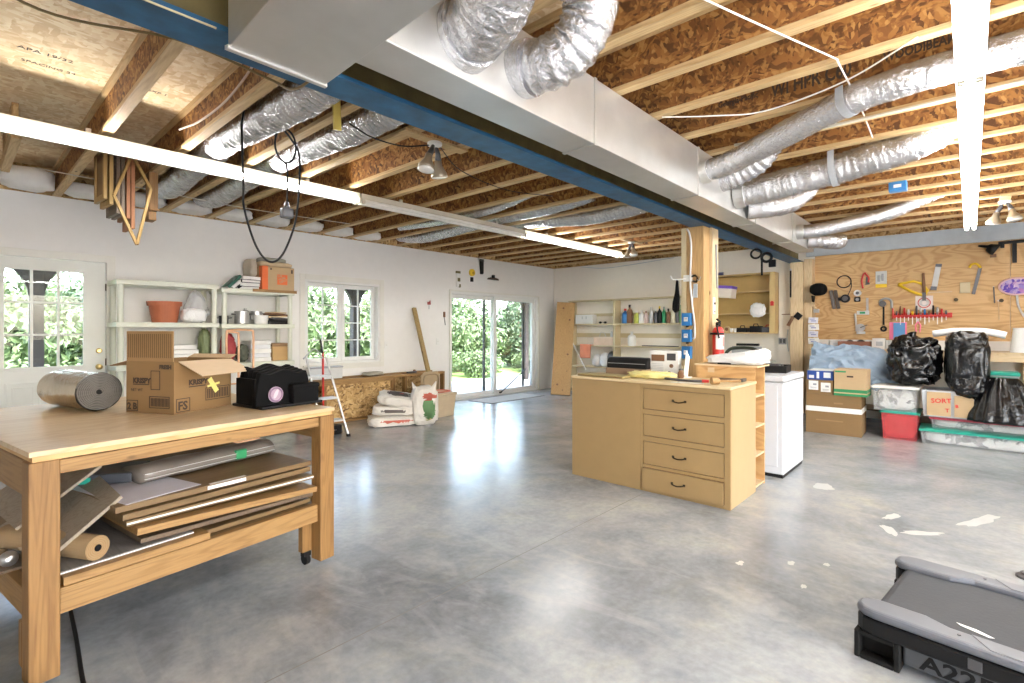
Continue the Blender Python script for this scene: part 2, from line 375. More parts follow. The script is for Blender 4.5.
def blob(dims, seed=0, sub=4, amp=0.12, freq=3.0, sq=0.6, flat=True, ridge=False):
    """a rounded sack of the given size resting on z=0, squarish by sq, crumpled by noise"""
    mb = MB(); vs = bmesh.ops.create_icosphere(mb.bm, subdivisions=sub, radius=1)['verts']
    for v in vs:
        p = v.co.copy()
        q = Vector([math.copysign(abs(c)**sq, c) for c in p])
        m = q.copy()
        nz = noise.noise(p*freq + Vector((seed*3.1, seed*1.7, seed))) + 0.5*noise.noise(p*freq*2.3 + Vector((seed, 5, 2)))
        if ridge: nz = 0.5 - abs(noise.noise(p*freq + Vector((seed*3.1, 0, seed))))*2 + 0.25*noise.noise(p*freq*3)
        m *= 1 + amp*nz
        v.co = Vector((m.x*dims[0]/2, m.y*dims[1]/2, m.z*dims[2]/2 + dims[2]/2))
        if flat and v.co.z < 0.0: v.co.z = 0.0
    return mb

def skin_patch(o, keep, name, mat, off=0.0015):
    """a printed patch that follows the skin of o: the faces keep() picks, lifted a little"""
    me = o.data; bm = bmesh.new(); vm = {}
    for p in me.polygons:
        if keep(p.center, p.normal):
            vs = []
            for i in p.vertices:
                if i not in vm: vm[i] = bm.verts.new(me.vertices[i].co + me.vertices[i].normal*off)
                vs.append(vm[i])
            bm.faces.new(vs)
    m2 = bpy.data.meshes.new(name); bm.to_mesh(m2); bm.free(); m2.materials.append(mat)
    for p in m2.polygons: p.use_smooth = True
    q = bpy.data.objects.new(name, m2); COL.objects.link(q); q.parent = o; return q

# ================================================================== the room
X0, X1, Y0, Y1 = -3.6, 9.55, -5.0, 7.3
ZJ, ZD = 2.80, 3.10            # underside of the joists, underside of the deck
fl = struct(MB().box((X0-0.2, Y0-0.2, -0.15), (X1+0.2, Y1+0.2, 0)).build('floor', M['concrete']))
MB().box((X0, 2.027, 0), (X1, 2.032, 0.0006)).build('control_joint', plain((0.16,0.16,0.155),0.9), fl)
# spilled paint and chalky patches on the slab
def splat(c, rx, ry, seed, rot=0.0):
    mb = MB(); n = 28; vs = []
    for k in range(n):
        a = 2*PI*k/n; r = 1 + 0.55*noise.noise(Vector((math.cos(a)*1.6, math.sin(a)*1.6, seed)))+0.2*noise.noise(Vector((math.cos(a)*4, math.sin(a)*4, seed)))
        x, y = rx*r*math.cos(a), ry*r*math.sin(a)
        vs.append(mb.bm.verts.new((c[0]+x*math.cos(rot)-y*math.sin(rot), c[1]+x*math.sin(rot)+y*math.cos(rot), 0.0007)))
    mb.bm.faces.new(vs); return mb.build('paint_spill', M['paint_spill'], fl)
for c, rx, ry, sd_, rt in [((4.30, 0.41), .10, .035, 1, .4), ((4.38, 0.24), .13, .035, 2, -.9), ((4.62, 0.43), .10, .03, 3, -.3), ((3.30, 0.78), .03, .02, 4, 0), ((3.42, 0.62), .025, .015, 5, 0),
                           ((3.05, 0.66), .03, .012, 6, 0), ((4.95, -0.05), .22, .05, 7, -.4), ((5.1, 0.95), .12, .07, 8, .2), ((3.1, 1.0), .03, .02, 9, 0)]:
    splat(c, rx, ry, sd_, rt)

# door / window openings in the long white wall
DX0, DX1, DZ = 0.25, 1.19, 2.13
WX0, WX1, WZ0, WZ1 = 3.51, 4.79, 0.835, 2.115
SX0, SX1, SZ = 6.33, 8.95, 2.10
wl = MB(); T = 0.2
for a, b, z0, z1 in [(X0, DX0, 0, ZJ), (DX0, DX1, DZ, ZJ), (DX1, WX0, 0, ZJ), (WX0, WX1, 0, WZ0), (WX0, WX1, WZ1, ZJ), (WX1, SX0, 0, ZJ), (SX0, SX1, SZ, ZJ), (SX1, X1+T, 0, ZJ)]:
    wl.box((a, Y1, z0), (b, Y1+T, z1))
struct(wl.build('wall_left', M['wall_white']))
struct(MB().box((X1, 2.02, 0), (X1+T, Y1, ZJ)).box((X1, Y0, 0), (X1+T, 2.02, ZJ)).build('wall_far', M['wall_cream']))
# behind the camera the workshop goes on; garage doorway added unseen for fill daylight
wb = MB().box((X0-T, Y0, 0), (X0, Y1, ZJ)); struct(wb.build('wall_back', M['wall_white']))
wr = MB()
for a, b, z0, z1 in [(X0, -2.4, 0, ZJ), (-2.4, 3.4, 2.35, ZJ), (3.4, X1, 0, ZJ)]: wr.box((a, Y0-T, z0), (b, Y0, z1))
struct(wr.build('wall_right', M['wall_white']))
struct(MB().box((X0-T, Y1+0.02, ZJ), (X1+T, Y1+T, ZD)).build('trim_1', M['osb_panel']))
struct(MB().box((X0-T, Y0-T, ZJ), (X1+T, Y0, ZD)).build('trim_2', M['osb_panel']))
struct(MB().box((X1+0.06, Y0, ZJ), (X1+T, Y1+0.02, ZD)).build('trim_3', M['osb_panel']))
struct(MB().box((X0-T, Y0, ZJ), (X0, Y1+0.02, ZD)).build('trim_4', M['osb_panel']))
deck = struct(MB().box((X0-T, Y0-T, ZD), (X1+T, Y1+T, ZD+0.15)).build('ceiling', M['osb_deck']))
# mill stamps on the underside of the deck
def deckstamp(x, y, s, size=0.07):
    text('deck_stamp', s, size, (x, y, ZD-0.001), (1, 0, 0), (0, -1, 0), M['ink'], deck)
deckstamp(0.27, 4.33, 'APA 19/32', 0.06); deckstamp(0.30, 4.52, 'SPACING 24', 0.05); deckstamp(0.93, 3.28, 'APA  24/16', 0.055); deckstamp(0.95, 4.42, 'EXP 1', 0.05)

# I-joists: lumber flanges, pressed-flake web
def joist(x):
    r = sroot('ceiling_joist', (x, 0, 0))
    MB().box((-0.033, Y0, ZJ), (0.033, Y1+0.02, ZJ+0.03)).build('lower_flange', M['flange'], r, 0.003)
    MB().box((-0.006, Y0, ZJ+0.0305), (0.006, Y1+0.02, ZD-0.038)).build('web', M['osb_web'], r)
    MB().box((-0.033, Y0, ZD-0.038), (0.033, Y1+0.02, ZD)).build('upper_flange', M['flange'], r, 0.003)
    return r
JX = [0.765+0.488*k for k in range(-8, 18) if k != -1]
j0 = joist(JX[0]); joists = [j0] + [copy_tree(j0, (x, 0, 0)) for x in JX[1:]]
def near_joist(x): return min(joists, key=lambda o: abs(o.location.x-x))
jt = near_joist(3.69)
text('mill_stamp', 'Georgia-Pacific', 0.055, (-0.0075, 1.34, 2.955), (0, -1, 0), (0, 0, 1), M['ink'], jt, 0.0015, squash=0.8)
text('mill_stamp', 'WI HPR C60', 0.135, (-0.0075, 0.99, 2.925), (0, -1, 0), (0, 0, 1), M['ink'], jt, 0.003, squash=0.62)
text('mill_stamp', 'WOODIBEAM', 0.075, (-0.0075, 0.38, 2.945), (0, -1, 0), (0, 0, 1), M['ink'], jt, 0.002, squash=0.7)
text('mill_stamp', 'APA', 0.07, (-0.0075, 0.05, 2.96), (0, -1, 0), (0, 0, 1), M['ink'], jt, 0.001, squash=0.9)
text('mill_stamp', 'PRI-400', 0.04, (-0.0075, 0.05, 2.91), (0, -1, 0), (0, 0, 1), M['ink'], jt, squash=0.9)
jt2 = near_joist(2.71)
text('mill_stamp', 'GP', 0.12, (-0.0075, 2.95, 2.93), (0, -1, 0), (0, 0, 1), M['ink'], jt2, 0.002)
text('mill_stamp', 'APA', 0.08, (-0.0075, 3.7, 2.92), (0, -1, 0), (0, 0, 1), M['ink'], near_joist(2.22), 0.001)

# steel beam on two timber posts, and the sill band over the tool wall
BY0, BY1, BZ0, BZ1 = 2.05, 2.25, 2.475, ZJ
bm_ = sroot('ceiling_beam')
MB().box((X0, BY0, BZ0), (X1, BY1, BZ0+0.022)).build('lower_flange', M['blue_steel'], bm_, 0.004)
MB().box((X0, (BY0+BY1)/2-0.006, BZ0+0.022), (X1, (BY0+BY1)/2+0.006, BZ1-0.022)).build('web', M['steel_side'], bm_)
MB().box((X0, BY0, BZ1-0.022), (X1, BY1, BZ1)).build('upper_flange', M['blue_steel'], bm_)
st = MB()
for k in range(9): st.box((0.1+k*0.05, BY0-0.004, BZ0+0.022), (0.1+k*0.05+0.05, BY0-0.0005, BZ0+0.03))
po = sroot('pillar_1')
MB().box((5.36, 2.10, 0), (5.52, 2.29, BZ0)).build('timber', M['post_z'], po, 0.006)
MB().box((5.522, 2.07, 0), (5.70, 2.25, BZ0)).build('timber', M['pale_z'], po, 0.005)
po2 = sroot('pillar_2')
MB().box((9.36, 1.90, 0), (9.55, 2.02, 2.52)).build('timber', M['pale_z'], po2, 0.005)
MB().box((9.30, 2.025, 0), (9.55, 2.21, BZ0)).build('timber', M['pale_z'], po2, 0.005)
struct(MB().box((X1-0.05, Y0, 2.575), (X1-0.001, 2.02, 2.79)).build('trim_5', M['sill']))
# sheets of plywood that carry the tools, with open seams
pl = sroot('trim_6')
for a, b in [(-0.395, 1.895), (-1.615, -0.4), (-2.84, -1.62)]:
    MB().box((X1-0.022, a, 1.20), (X1-0.001, b, 2.572)).build('plywood_sheet', M['ply_wall'], pl, 0.001)
# plain boxed chase beside the second post
struct(MB().box((9.45, 2.215, 0), (X1-0.001, 2.42, 2.35)).build('trim_7', M['wall_cream']))

# ------------------------------------------------------------------ door, windows
def frame_rect(mb, x0, x1, z0, z1, wd, y0, y1):
    mb.box((x0, y0, z0), (x0+wd, y1, z1)); mb.box((x1-wd, y0, z0), (x1, y1, z1))
    mb.box((x0+wd, y0, z0), (x1-wd, y1, z0+wd)); mb.box((x0+wd, y0, z1-wd), (x1-wd, y1, z1)); return mb
d1 = sroot('door_1')
cas = MB(); cas.box((DX1, 7.285, 0), (DX1+0.08, 7.30, DZ+0.08)); cas.box((DX0-0.08, 7.285, 0), (DX0, 7.30, DZ+0.08)); cas.box((DX0, 7.285, DZ), (DX1, 7.30, DZ+0.08))
cas.build('casing', M['trim'], d1, 0.004)
gx0, gx1, gz0, gz1 = 0.36, 0.99, 0.97, 2.0
sl = MB(); sl.box((DX0+0.006, 7.315, 0.01), (gx0, 7.36, DZ-0.006)).box((gx1, 7.315, 0.01), (DX1-0.006, 7.36, DZ-0.006)).box((gx0, 7.315, 0.01), (gx1, 7.36, gz0)).box((gx0, 7.315, gz1), (gx1, 7.36, DZ-0.006))
sl.build('door_leaf', M['doorw'], d1)
mu = MB(); frame_rect(mu, gx0-0.03, gx1+0.03, gz0-0.03, gz1+0.03, 0.035, 7.30, 7.316)
for k in (1, 2):
    x = gx0+(gx1-gx0)*k/3; mu.box((x-0.011, 7.305, gz0), (x+0.011, 7.335, gz1))
    z = gz0+(gz1-gz0)*k/3; mu.box((gx0, 7.306, z-0.011), (gx1, 7.334, z+0.011))
mu.build('glazing_bars', M['doorw'], d1, 0.002)
MB().box((gx0, 7.336, gz0), (gx1, 7.342, gz1)).build('pane', M['glass'], d1)
for a, b in [(0.37, 0.64), (0.71, 0.98)]:
    pn = MB(); frame_rect(pn, a, b, 0.2, 0.82, 0.02, 7.306, 7.316); frame_rect(pn, a+0.05, b-0.05, 0.25, 0.77, 0.012, 7.308, 7.316); pn.build('panel_moulding', M['doorw'], d1, 0.003)
MB().tube([(1.125, 7.315, 0.95), (1.125, 7.30, 0.95), (1.125, 7.285, 0.95), (1.125, 7.27, 0.95), (1.125, 7.255, 0.95), (1.125, 7.245, 0.95)], [0.032, 0.03, 0.013, 0.022, 0.028, 0.016], 16).build('door_knob', M['brass'], d1, smooth=True)
MB().tube([(1.125, 7.315, 1.13), (1.125, 7.30, 1.13), (1.125, 7.292, 1.13)], [0.03, 0.028, 0.018], 16).box((1.121, 7.28, 1.115), (1.129, 7.295, 1.145)).build('deadbolt', M['brass'], d1)
for z in (0.3, 1.0, 1.85):
    MB().box((DX1-0.01, 7.30, z-0.04), (DX1+0.006, 7.316, z+0.04)).build('hinge', M['bronze'], d1)

w1 = sroot('window_1')
tr = MB(); frame_rect(tr, WX0-0.08, WX1+0.08, WZ0-0.08, WZ1+0.08, 0.08, 7.285, 7.30); tr.build('window_casing', M['trim'], w1, 0.004)
MB().box((WX0-0.04, 7.24, WZ0-0.02), (WX1+0.04, 7.30, WZ0+0.005)).build('window_sill', M['trim'], w1, 0.004)
jb = MB(); frame_rect(jb, WX0, WX1, WZ0, WZ1, 0.035, 7.30, 7.48); jb.build('window_jamb', M['white'], w1)
xm = (WX0+WX1)/2
for a, b in [(WX0+0.037, xm-0.004), (xm+0.004, WX1-0.037)]:
    fs = MB(); frame_rect(fs, a, b, WZ0+0.037, WZ1-0.037, 0.06, 7.40, 7.44); sash = fs.build('sash', M['white'], w1, 0.003)
    mu = MB(); x = (a+b)/2; mu.box((x-0.009, 7.405, WZ0+0.09), (x+0.009, 7.43, WZ1-0.09))
    for k in (1, 2, 3):
        z = WZ0+0.097+(WZ1-WZ0-0.194)*k/4; mu.box((a+0.06, 7.406, z-0.009), (b-0.06, 7.429, z+0.009))
    mu.build('glazing_bars', M['white'], sash)
    MB().box((a+0.06, 7.431, WZ0+0.097), (b-0.06, 7.436, WZ1-0.097)).build('pane', M['glass'], sash)

d2 = sroot('door_2')
tr = MB().box((SX0-0.03, 7.27, 0), (SX0, 7.30, SZ+0.03)).box((SX1, 7.27, 0), (SX1+0.03, 7.30, SZ+0.03)).box((SX0, 7.27, SZ), (SX1, 7.30, SZ+0.03)); tr.build('casing', M['trim'], d2, 0.003)
jb = MB().box((SX0, 7.30, 0), (SX0+0.05, 7.49, SZ)).box((SX1-0.05, 7.30, 0), (SX1, 7.49, SZ)).box((SX0+0.05, 7.30, SZ-0.05), (SX1-0.05, 7.49, SZ)).box((SX0+0.05, 7.30, 0), (SX1-0.05, 7.49, 0.03)); jb.build('door_frame', M['white'], d2, 0.003)
xm = 7.62
for a, b, y in [(SX0+0.052, xm+0.04, 7.42), (xm-0.04, SX1-0.052, 7.35)]:
    fs = MB(); frame_rect(fs, a, b, 0.032, SZ-0.052, 0.075, y, y+0.045); lf = fs.build('sliding_panel', M['white'], d2, 0.003)
    MB().box((a+0.075, y+0.02, 0.107), (b-0.075, y+0.026, SZ-0.127)).build('pane', M['glass'], lf)
MB().box((xm+0.0, 7.325, 0.95), (xm+0.025, 7.35, 1.2)).build('door_handle', M['white'], d2, 0.004)
# folded insect screen at the outer side of the right panel
MB().box((8.60, 7.455, 0.05), (8.66, 7.48, SZ-0.06)).build('screen_stile', M['dark_steel'], d2)
MB().box((7.38, 7.455+0.015, 0.05), (7.44, 7.492, SZ-0.06)).build('screen_stile', M['dark_steel'], d2)

# ------------------------------------------------------------------ outdoors
struct(MB().box((-25, 10.3, -0.45), (45, 45, -0.25)).build('ground', M['grass']))
struct(MB().box((-25, -30, -0.45), (45, Y0-0.2, -0.16)).build('ground', M['patio']))
struct(MB().box((-4, Y1+0.2, -0.3), (16, 10.3, -0.03)).build('patio_slab', M['patio']))
pr = sroot('roof_1')
MB().box((-4, Y1+0.2, 2.55), (13.5, 9.6, 2.62)).build('soffit', M['porch'], pr)
MB().box((-4, 9.22, 2.28), (13.5, 9.38, 2.55)).build('porch_beam', M['porch'], pr)
pp = None
for k, x in enumerate((0.77, 5.52, 10.85)):
    if pp is None:
        pp = thing('porch_post', 'dark brown porch post with curved braces seen through the glazed door', 'post', (x, 9.3, -0.03))
        MB().box((-0.075, -0.075, 0), (0.075, 0.075, 2.31)).build('shaft', M['porch'], pp, 0.006)
        for s in (-1, 1):
            arc = []
            for i in range(7):
                a = (PI/2)*i/6; arc.append((s*(0.075+0.42*(1-math.cos(a))), 1.80+0.51*math.sin(a)))
            poly = arc + [(s*0.075, 2.31)]
            MB().prism(poly, 'y', -0.05, 0.05).build('brace', M['porch'], pp)
    else:
        copy_tree(pp, (x, 9.3, -0.03), label=['', 'dark brown porch post standing outside the casement window', 'dark brown porch post beyond the right side of the sliding glass door'][k])

def foliage(seed, n, R, leaf=0.10, mat=None):
    rnd = random.Random(seed); bm = bmesh.new()
    cl = []
    for _ in range(26):
        v = Vector((rnd.gauss(0, 1), rnd.gauss(0, 1), rnd.gauss(0, 1))).normalized()*rnd.uniform(0.35, 0.9)
        cl.append((Vector((v.x*R[0], v.y*R[1], v.z*R[2])), rnd.uniform(0.28, 0.5)*min(R)))
    for _ in range(n):
        c, r = rnd.choice(cl)
        d = Vector((rnd.gauss(0, 1), rnd.gauss(0, 1), rnd.gauss(0, 1))).normalized(); p = c + d*r*rnd.uniform(0.6, 1.05)
        nrm = (d + Vector((rnd.gauss(0, .6), rnd.gauss(0, .6), rnd.gauss(0, .6)))).normalized()
        u = nrm.orthogonal().normalized(); a = rnd.uniform(0, 2*PI); u = (Matrix.Rotation(a, 3, nrm) @ u); v2 = nrm.cross(u)
        L = leaf*rnd.uniform(0.6, 1.3); W = L*0.45
        vs = [bm.verts.new(q) for q in (p-u*L, p+v2*W+nrm*L*0.15, p+u*L, p-v2*W+nrm*L*0.15)]
        bm.faces.new(vs)
    me = bpy.data.meshes.new('foliage'); bm.to_mesh(me); bm.free(); me.materials.append(mat); return me
FM = [foliage(3, 6000, (1.7, 1.5, 1.5), 0.09, M['leaf_a']), foliage(8, 6500, (1.6, 1.6, 1.4), 0.10, M['leaf_b']), foliage(5, 3500, (1.2, 1.0, 0.75), 0.08, M['leaf_b'])]
def tree(x, y, k, s, label, hz=1.25):
    t = thing('leafy_tree', label, 'tree', (x, y, -0.25), random.uniform(0, 6))
    f = bpy.data.objects.new('foliage', FM[k]); COL.objects.link(f); f.parent = t; f.location = (0, 0, hz*s); f.scale = (s, s, s)
    MB().tube(crom([(0, 0, 0), (0.05, 0.03, hz*s*0.4), (-0.04, 0.02, hz*s*0.8), (0.03, 0, hz*s*1.3)], 4), [0.13*s*(1-0.045*i) for i in range(13)], 10).build('trunk', M['bark'], t, smooth=True)
def shrub(x, y, s, label):
    t = thing('garden_shrub', label, 'shrub', (x, y, -0.25), random.uniform(0, 6))
    f = bpy.data.objects.new('foliage', FM[2]); COL.objects.link(f); f.parent = t; f.location = (0, 0, 0.55*s); f.scale = (s, s, s)
    MB().tube([(0, 0, 0), (0.03, 0, 0.3*s), (0, 0.02, 0.7*s)], [0.05*s, 0.035*s, 0.015*s], 8).build('stem', M['bark'], t)
for a in [(-1.0, 14.5, 0, 1.1, 'bushy tree outside, beyond the left edge of the glazed door'), (0.9, 14.0, 1, 1.0, 'light green tree straight behind the glazed door'), (2.6, 15.5, 0, 1.2, 'dark green tree seen in the right panes of the glazed door'),
          (7.0, 14.5, 1, 1.15, 'light green tree filling the left casement of the window'), (9.3, 14.0, 1, 1.0, 'light green tree filling the right casement behind the porch post'), (11.6, 16.0, 0, 1.35, 'tall dark green tree behind the lighter window trees'),
          (12.9, 14.5, 1, 1.05, 'light green tree through the left half of the sliding glass door'), (16.2, 14.2, 0, 1.2, 'dark green tree through the right half of the sliding glass door'), (18.9, 14.8, 1, 1.2, 'pale green tree at the far right of the sliding glass door'), (14.5, 18.0, 0, 1.6, 'large tree standing back between the two sliding door trees')]:
    tree(*a)
for a in [(6.3, 12.2, 0.9, 'yellow green shrub low in the left casement of the window'), (8.2, 12.0, 0.85, 'yellow green shrub low behind the porch post in the window'), (1.3, 12.2, 0.9, 'low shrub behind the bottom panes of the glazed door'),
          (12.0, 12.6, 0.8, 'low sunlit shrub at the left of the sliding glass door view'), (14.9, 12.4, 0.8, 'low sunlit shrub at the right of the sliding glass door view')]:
    shrub(*a)

# ================================================================== ducts
DY0, DY1, DZ0 = 1.58, 1.80, 2.422
def octagon(y0, y1, z0, z1): return [(y0, z0), (y1, z0), (y1, z1), (y0, z1)]
d = thing('trunk_duct', 'long galvanised sheet metal duct running beside the blue beam to the far wall', 'duct', (0, 0, 0))
xs = [0.99, 2.45, 3.92, 5.35, 6.75, 7.95]
for k in range(5):
    sh = 0.0 if k < 3 else 0.03
    MB().box((xs[k], DY0+sh*0.5, DZ0+sh*0.4), (xs[k+1], DY1, ZJ-0.004)).build('duct_section', M['galv'], d, 0.004)
    x = xs[k+1]
    if k < 4:
        MB().box((x-0.012, DY0-0.008, DZ0-0.008), (x+0.012, DY0, ZJ-0.004)).box((x-0.012, DY0, DZ0-0.008), (x+0.012, DY1, DZ0)).build('joint_cleat', M['galv'], d)
MB().box((7.95, DY0+0.03, DZ0+0.03), (7.965, DY1, ZJ-0.01)).build('end_cap', M['galv'], d)
p = thing('plenum_box', 'large pale metal duct box dropping below the near end of the long duct', 'duct', (0, 0, 0))
MB().prism([(0.648, 1.92), (1.01, 1.93), (0.955, 0.35), (0.60, 0.35)], 'z', 2.352, ZJ-0.004).build('sheet_body', M['galv'], p, 0.004)
MB().prism([(0.640, 1.928), (1.016, 1.938), (1.015, 1.918), (0.645, 1.908)], 'z', 2.345, 2.36).build('end_flange', M['galv'], p)
MB().box((0.50, 0.95, 2.62), (0.635, 1.35, ZJ-0.01)).build('side_collar', M['galv'], p)

def flexduct(label, path, r, n=10, ripple=0.03, pitch=0.05, crinkle=0.065, straps=(), collar=None, group=None):
    """insulated flexible duct in a crinkled foil sleeve"""
    t = thing('flexible_duct', label, 'duct', path[0], 0, group)
    o = Vector(path[0]); pts = [q-o for q in crom(path, 40)]
    L = [0]
    for a, b in zip(pts, pts[1:]): L.append(L[-1]+(b-a).length)
    m = max(12, int(L[-1]/0.008)); out = []; rs = []; j = 0
    for i in range(m+1):
        s = L[-1]*i/m
        while j < len(L)-2 and L[j+1] < s: j += 1
        f = (s-L[j])/max(1e-6, L[j+1]-L[j]); q = pts[j].lerp(pts[j+1], min(1, max(0, f)))
        out.append(q); nz = noise.noise(Vector((s*9, path[0][0]*7, path[0][1]*5)))
        rs.append(r*(1 + ripple*0.5*math.cos(2*PI*s/pitch + 2*nz) + 0.06*nz))
    mb = MB(); nn = 24; mb.tube(out, rs, nn); mb.bm.verts.ensure_lookup_table()
    sd_ = path[0][0]*13.1 + path[0][1]*5.3; ds = L[-1]/m
    for i, c in enumerate(out):
        for k in range(nn):
            v = mb.bm.verts[i*nn+k]; a = 2*PI*k/nn; s = i*ds
            cr = noise.noise(Vector((s*42, math.cos(a)*1.5+sd_, math.sin(a)*1.5))) + 0.7*noise.noise(Vector((s*90+7, math.cos(a)*2.5, math.sin(a)*2.5+sd_))) + 0.9*noise.noise(Vector((s*7+3, math.cos(a)*0.8, sd_)))
            v.co = c + (v.co-c)*(1 + crinkle*cr)
    mb.build('foil_sleeve', M['foil'], t, smooth=True)
    if collar:
        a = Vector(path[0])-o; b = a + (pts[3]-pts[0]).normalized()*0.07
        MB().tube([a-(b-a)*0.2, a, b], [r*1.08, r*1.10, r*1.08], 24).build('collar', M['foil'] if collar == 'foil' else M['galv'], t, smooth=False)
    for (x, y, z) in straps:
        q = Vector((x, y, z))-o
        i = min(range(len(out)), key=lambda k: (out[k]-q).length); c = out[i]; tg = (out[min(i+1, m)]-out[max(0, i-1)]).normalized()
        sd = tg.cross(Vector((0, 0, 1))).normalized(); upv = sd.cross(tg).normalized()
        ring = [c + (sd*math.cos(a) + upv*math.sin(a))*r*1.10 for a in [PI + PI*k/12 for k in range(13)]]
        top = ZJ - o.z
        ring = [Vector((ring[0].x, ring[0].y, top))] + ring + [Vector((ring[-1].x, ring[-1].y, top))]
        mb = MB(); wv = tg*0.022
        R = [[q2-wv, q2+wv, q2+wv+(c-q2).normalized()*0.004, q2-wv+(c-q2).normalized()*0.004] for q2 in ring]
        mb.rings(R).build('hanger_strap', M['grey'], t)
    return t
flexduct('fat foil flexible duct curling up from the duct beside the plenum box', [(1.45, 1.59, 2.60), (1.42, 1.42, 2.605), (1.36, 1.25, 2.68), (1.30, 1.10, 2.80), (1.27, 1.0, 2.95)], 0.135, collar='foil')
flexduct('foil flexible duct bent into a tight hook above the long duct', [(1.82, 1.59, 2.60), (1.835, 1.42, 2.59), (1.865, 1.31, 2.64), (1.86, 1.22, 2.76), (1.79, 1.24, 2.90), (1.70, 1.36, 2.97), (1.62, 1.46, 3.0)], 0.118, ripple=0.08, collar='foil')
flexduct('foil flexible duct slanting up from the long duct and then running along the joist', [(4.0, 1.57, 2.62), (3.95, 1.35, 2.63), (3.76, 0.93, 2.68), (3.60, 0.56, 2.73), (3.57, 0.42, 2.745), (3.56, 0.1, 2.765), (3.55, -0.4, 2.77), (3.54, -1.6, 2.78)], 0.085, ripple=0.02, crinkle=0.035, straps=[(3.60, 0.54, 2.73)], collar='metal')
flexduct('thick foil flexible duct hung in a grey strap and curving up past the light', [(4.78, 1.57, 2.60), (4.80, 1.35, 2.61), (4.84, 0.85, 2.67), (4.82, 0.55, 2.71), (4.80, 0.30, 2.75), (4.84, 0.15, 2.84), (4.86, 0.02, 2.95)], 0.12, ripple=0.03, crinkle=0.05, straps=[(4.84, 0.83, 2.67)], collar='metal')
flexduct('short wrinkled foil duct tucked under the thick strapped one', [(5.10, 1.57, 2.53), (5.18, 1.42, 2.53), (5.40, 1.28, 2.60), (5.62, 1.2, 2.75), (5.66, 1.15, 2.93)], 0.10, ripple=0.08, collar='foil')
flexduct('crumpled foil duct stub above the thick strapped one', [(4.46, 1.60, 2.66), (4.46, 1.40, 2.70), (4.44, 1.25, 2.78), (4.42, 1.15, 2.93)], 0.095, ripple=0.12, collar='foil')
flexduct('slim foil flexible duct leaving the far end of the long duct', [(7.05, 1.60, 2.58), (7.10, 1.40, 2.58), (7.22, 0.95, 2.66), (7.30, 0.65, 2.74), (7.34, 0.45, 2.84), (7.34, 0.2, 2.93)], 0.085, ripple=0.03, crinkle=0.035, collar='metal')
flexduct('foil elbow duct wrapped around the far end of the long duct', [(7.60, 1.60, 2.55), (7.70, 1.42, 2.53), (7.95, 1.30, 2.55), (8.15, 1.42, 2.64), (8.2, 1.6, 2.78)], 0.095, ripple=0.15, collar='foil')
flexduct('foil flexible duct along the joist bay left of the beam, nearer the door', [(1.50, 2.33, 2.93), (1.49, 2.8, 2.84), (1.48, 3.5, 2.84), (1.48, 4.4, 2.90), (1.50, 5.2, 2.88), (1.50, 6.0, 2.83), (1.50, 6.6, 2.93)], 0.115, ripple=0.09)
flexduct('foil flexible duct along the next joist bay left of the beam, under a yellow hanger', [(1.98, 2.33, 2.93), (1.98, 2.7, 2.85), (1.98, 3.4, 2.84), (1.98, 4.3, 2.89), (1.98, 5.3, 2.88), (1.98, 6.2, 2.84), (1.98, 6.7, 2.92)], 0.105, ripple=0.07)
flexduct('foil flexible duct in the joist bay behind the far lit light', [(5.40, 2.4, 2.90), (5.40, 2.9, 2.82), (5.39, 3.6, 2.80), (5.39, 4.4, 2.88), (5.39, 5.2, 2.92)], 0.105, ripple=0.07)
flexduct('foil flexible duct in the joist bay crossing the unlit light', [(4.90, 3.2, 2.92), (4.90, 3.8, 2.87), (4.91, 4.8, 2.87), (4.91, 6.2, 2.81), (4.91, 6.9, 2.90)], 0.095, ripple=0.06)
flexduct('thin pale foil duct in the bay over the white unlit fixture', [(4.42, 3.6, 2.95), (4.41, 4.3, 2.84), (4.42, 5.2, 2.83), (4.42, 6.2, 2.88)], 0.06, ripple=0.06)

# white insulation stuffed into the bay ends above the wall
def batt(x, y, sx, sy, sz, seed, label):
    t = blob((sx, sy, sz), seed, 3, 0.16, 3.0, 0.55, flat=False).build('insulation_batt', M['batt'], smooth=True)
    t.location = (x, y, ZJ+0.002); tag(t, label, 'insulation', 'insulation in the joist bays')
names = ['over the glazed door', 'just past the stored picture frames', 'behind the lower end of the first flexible duct', 'above the plastic shelves', 'above the boxes on the shelf', 'over the left edge of the casement window', 'over the middle of the casement window', 'over the right edge of the casement window', 'between the window and the leaning shovel']
for k, (i, nm) in enumerate(zip([0, 1, 2, 3, 4, 5, 6, 7, 8], names)):
    xc = 0.52 + 0.488*i
    batt(xc, 7.12, 0.42, 0.34, 0.13 if i else 0.2, k, 'white insulation batt in the joist bay ' + nm)

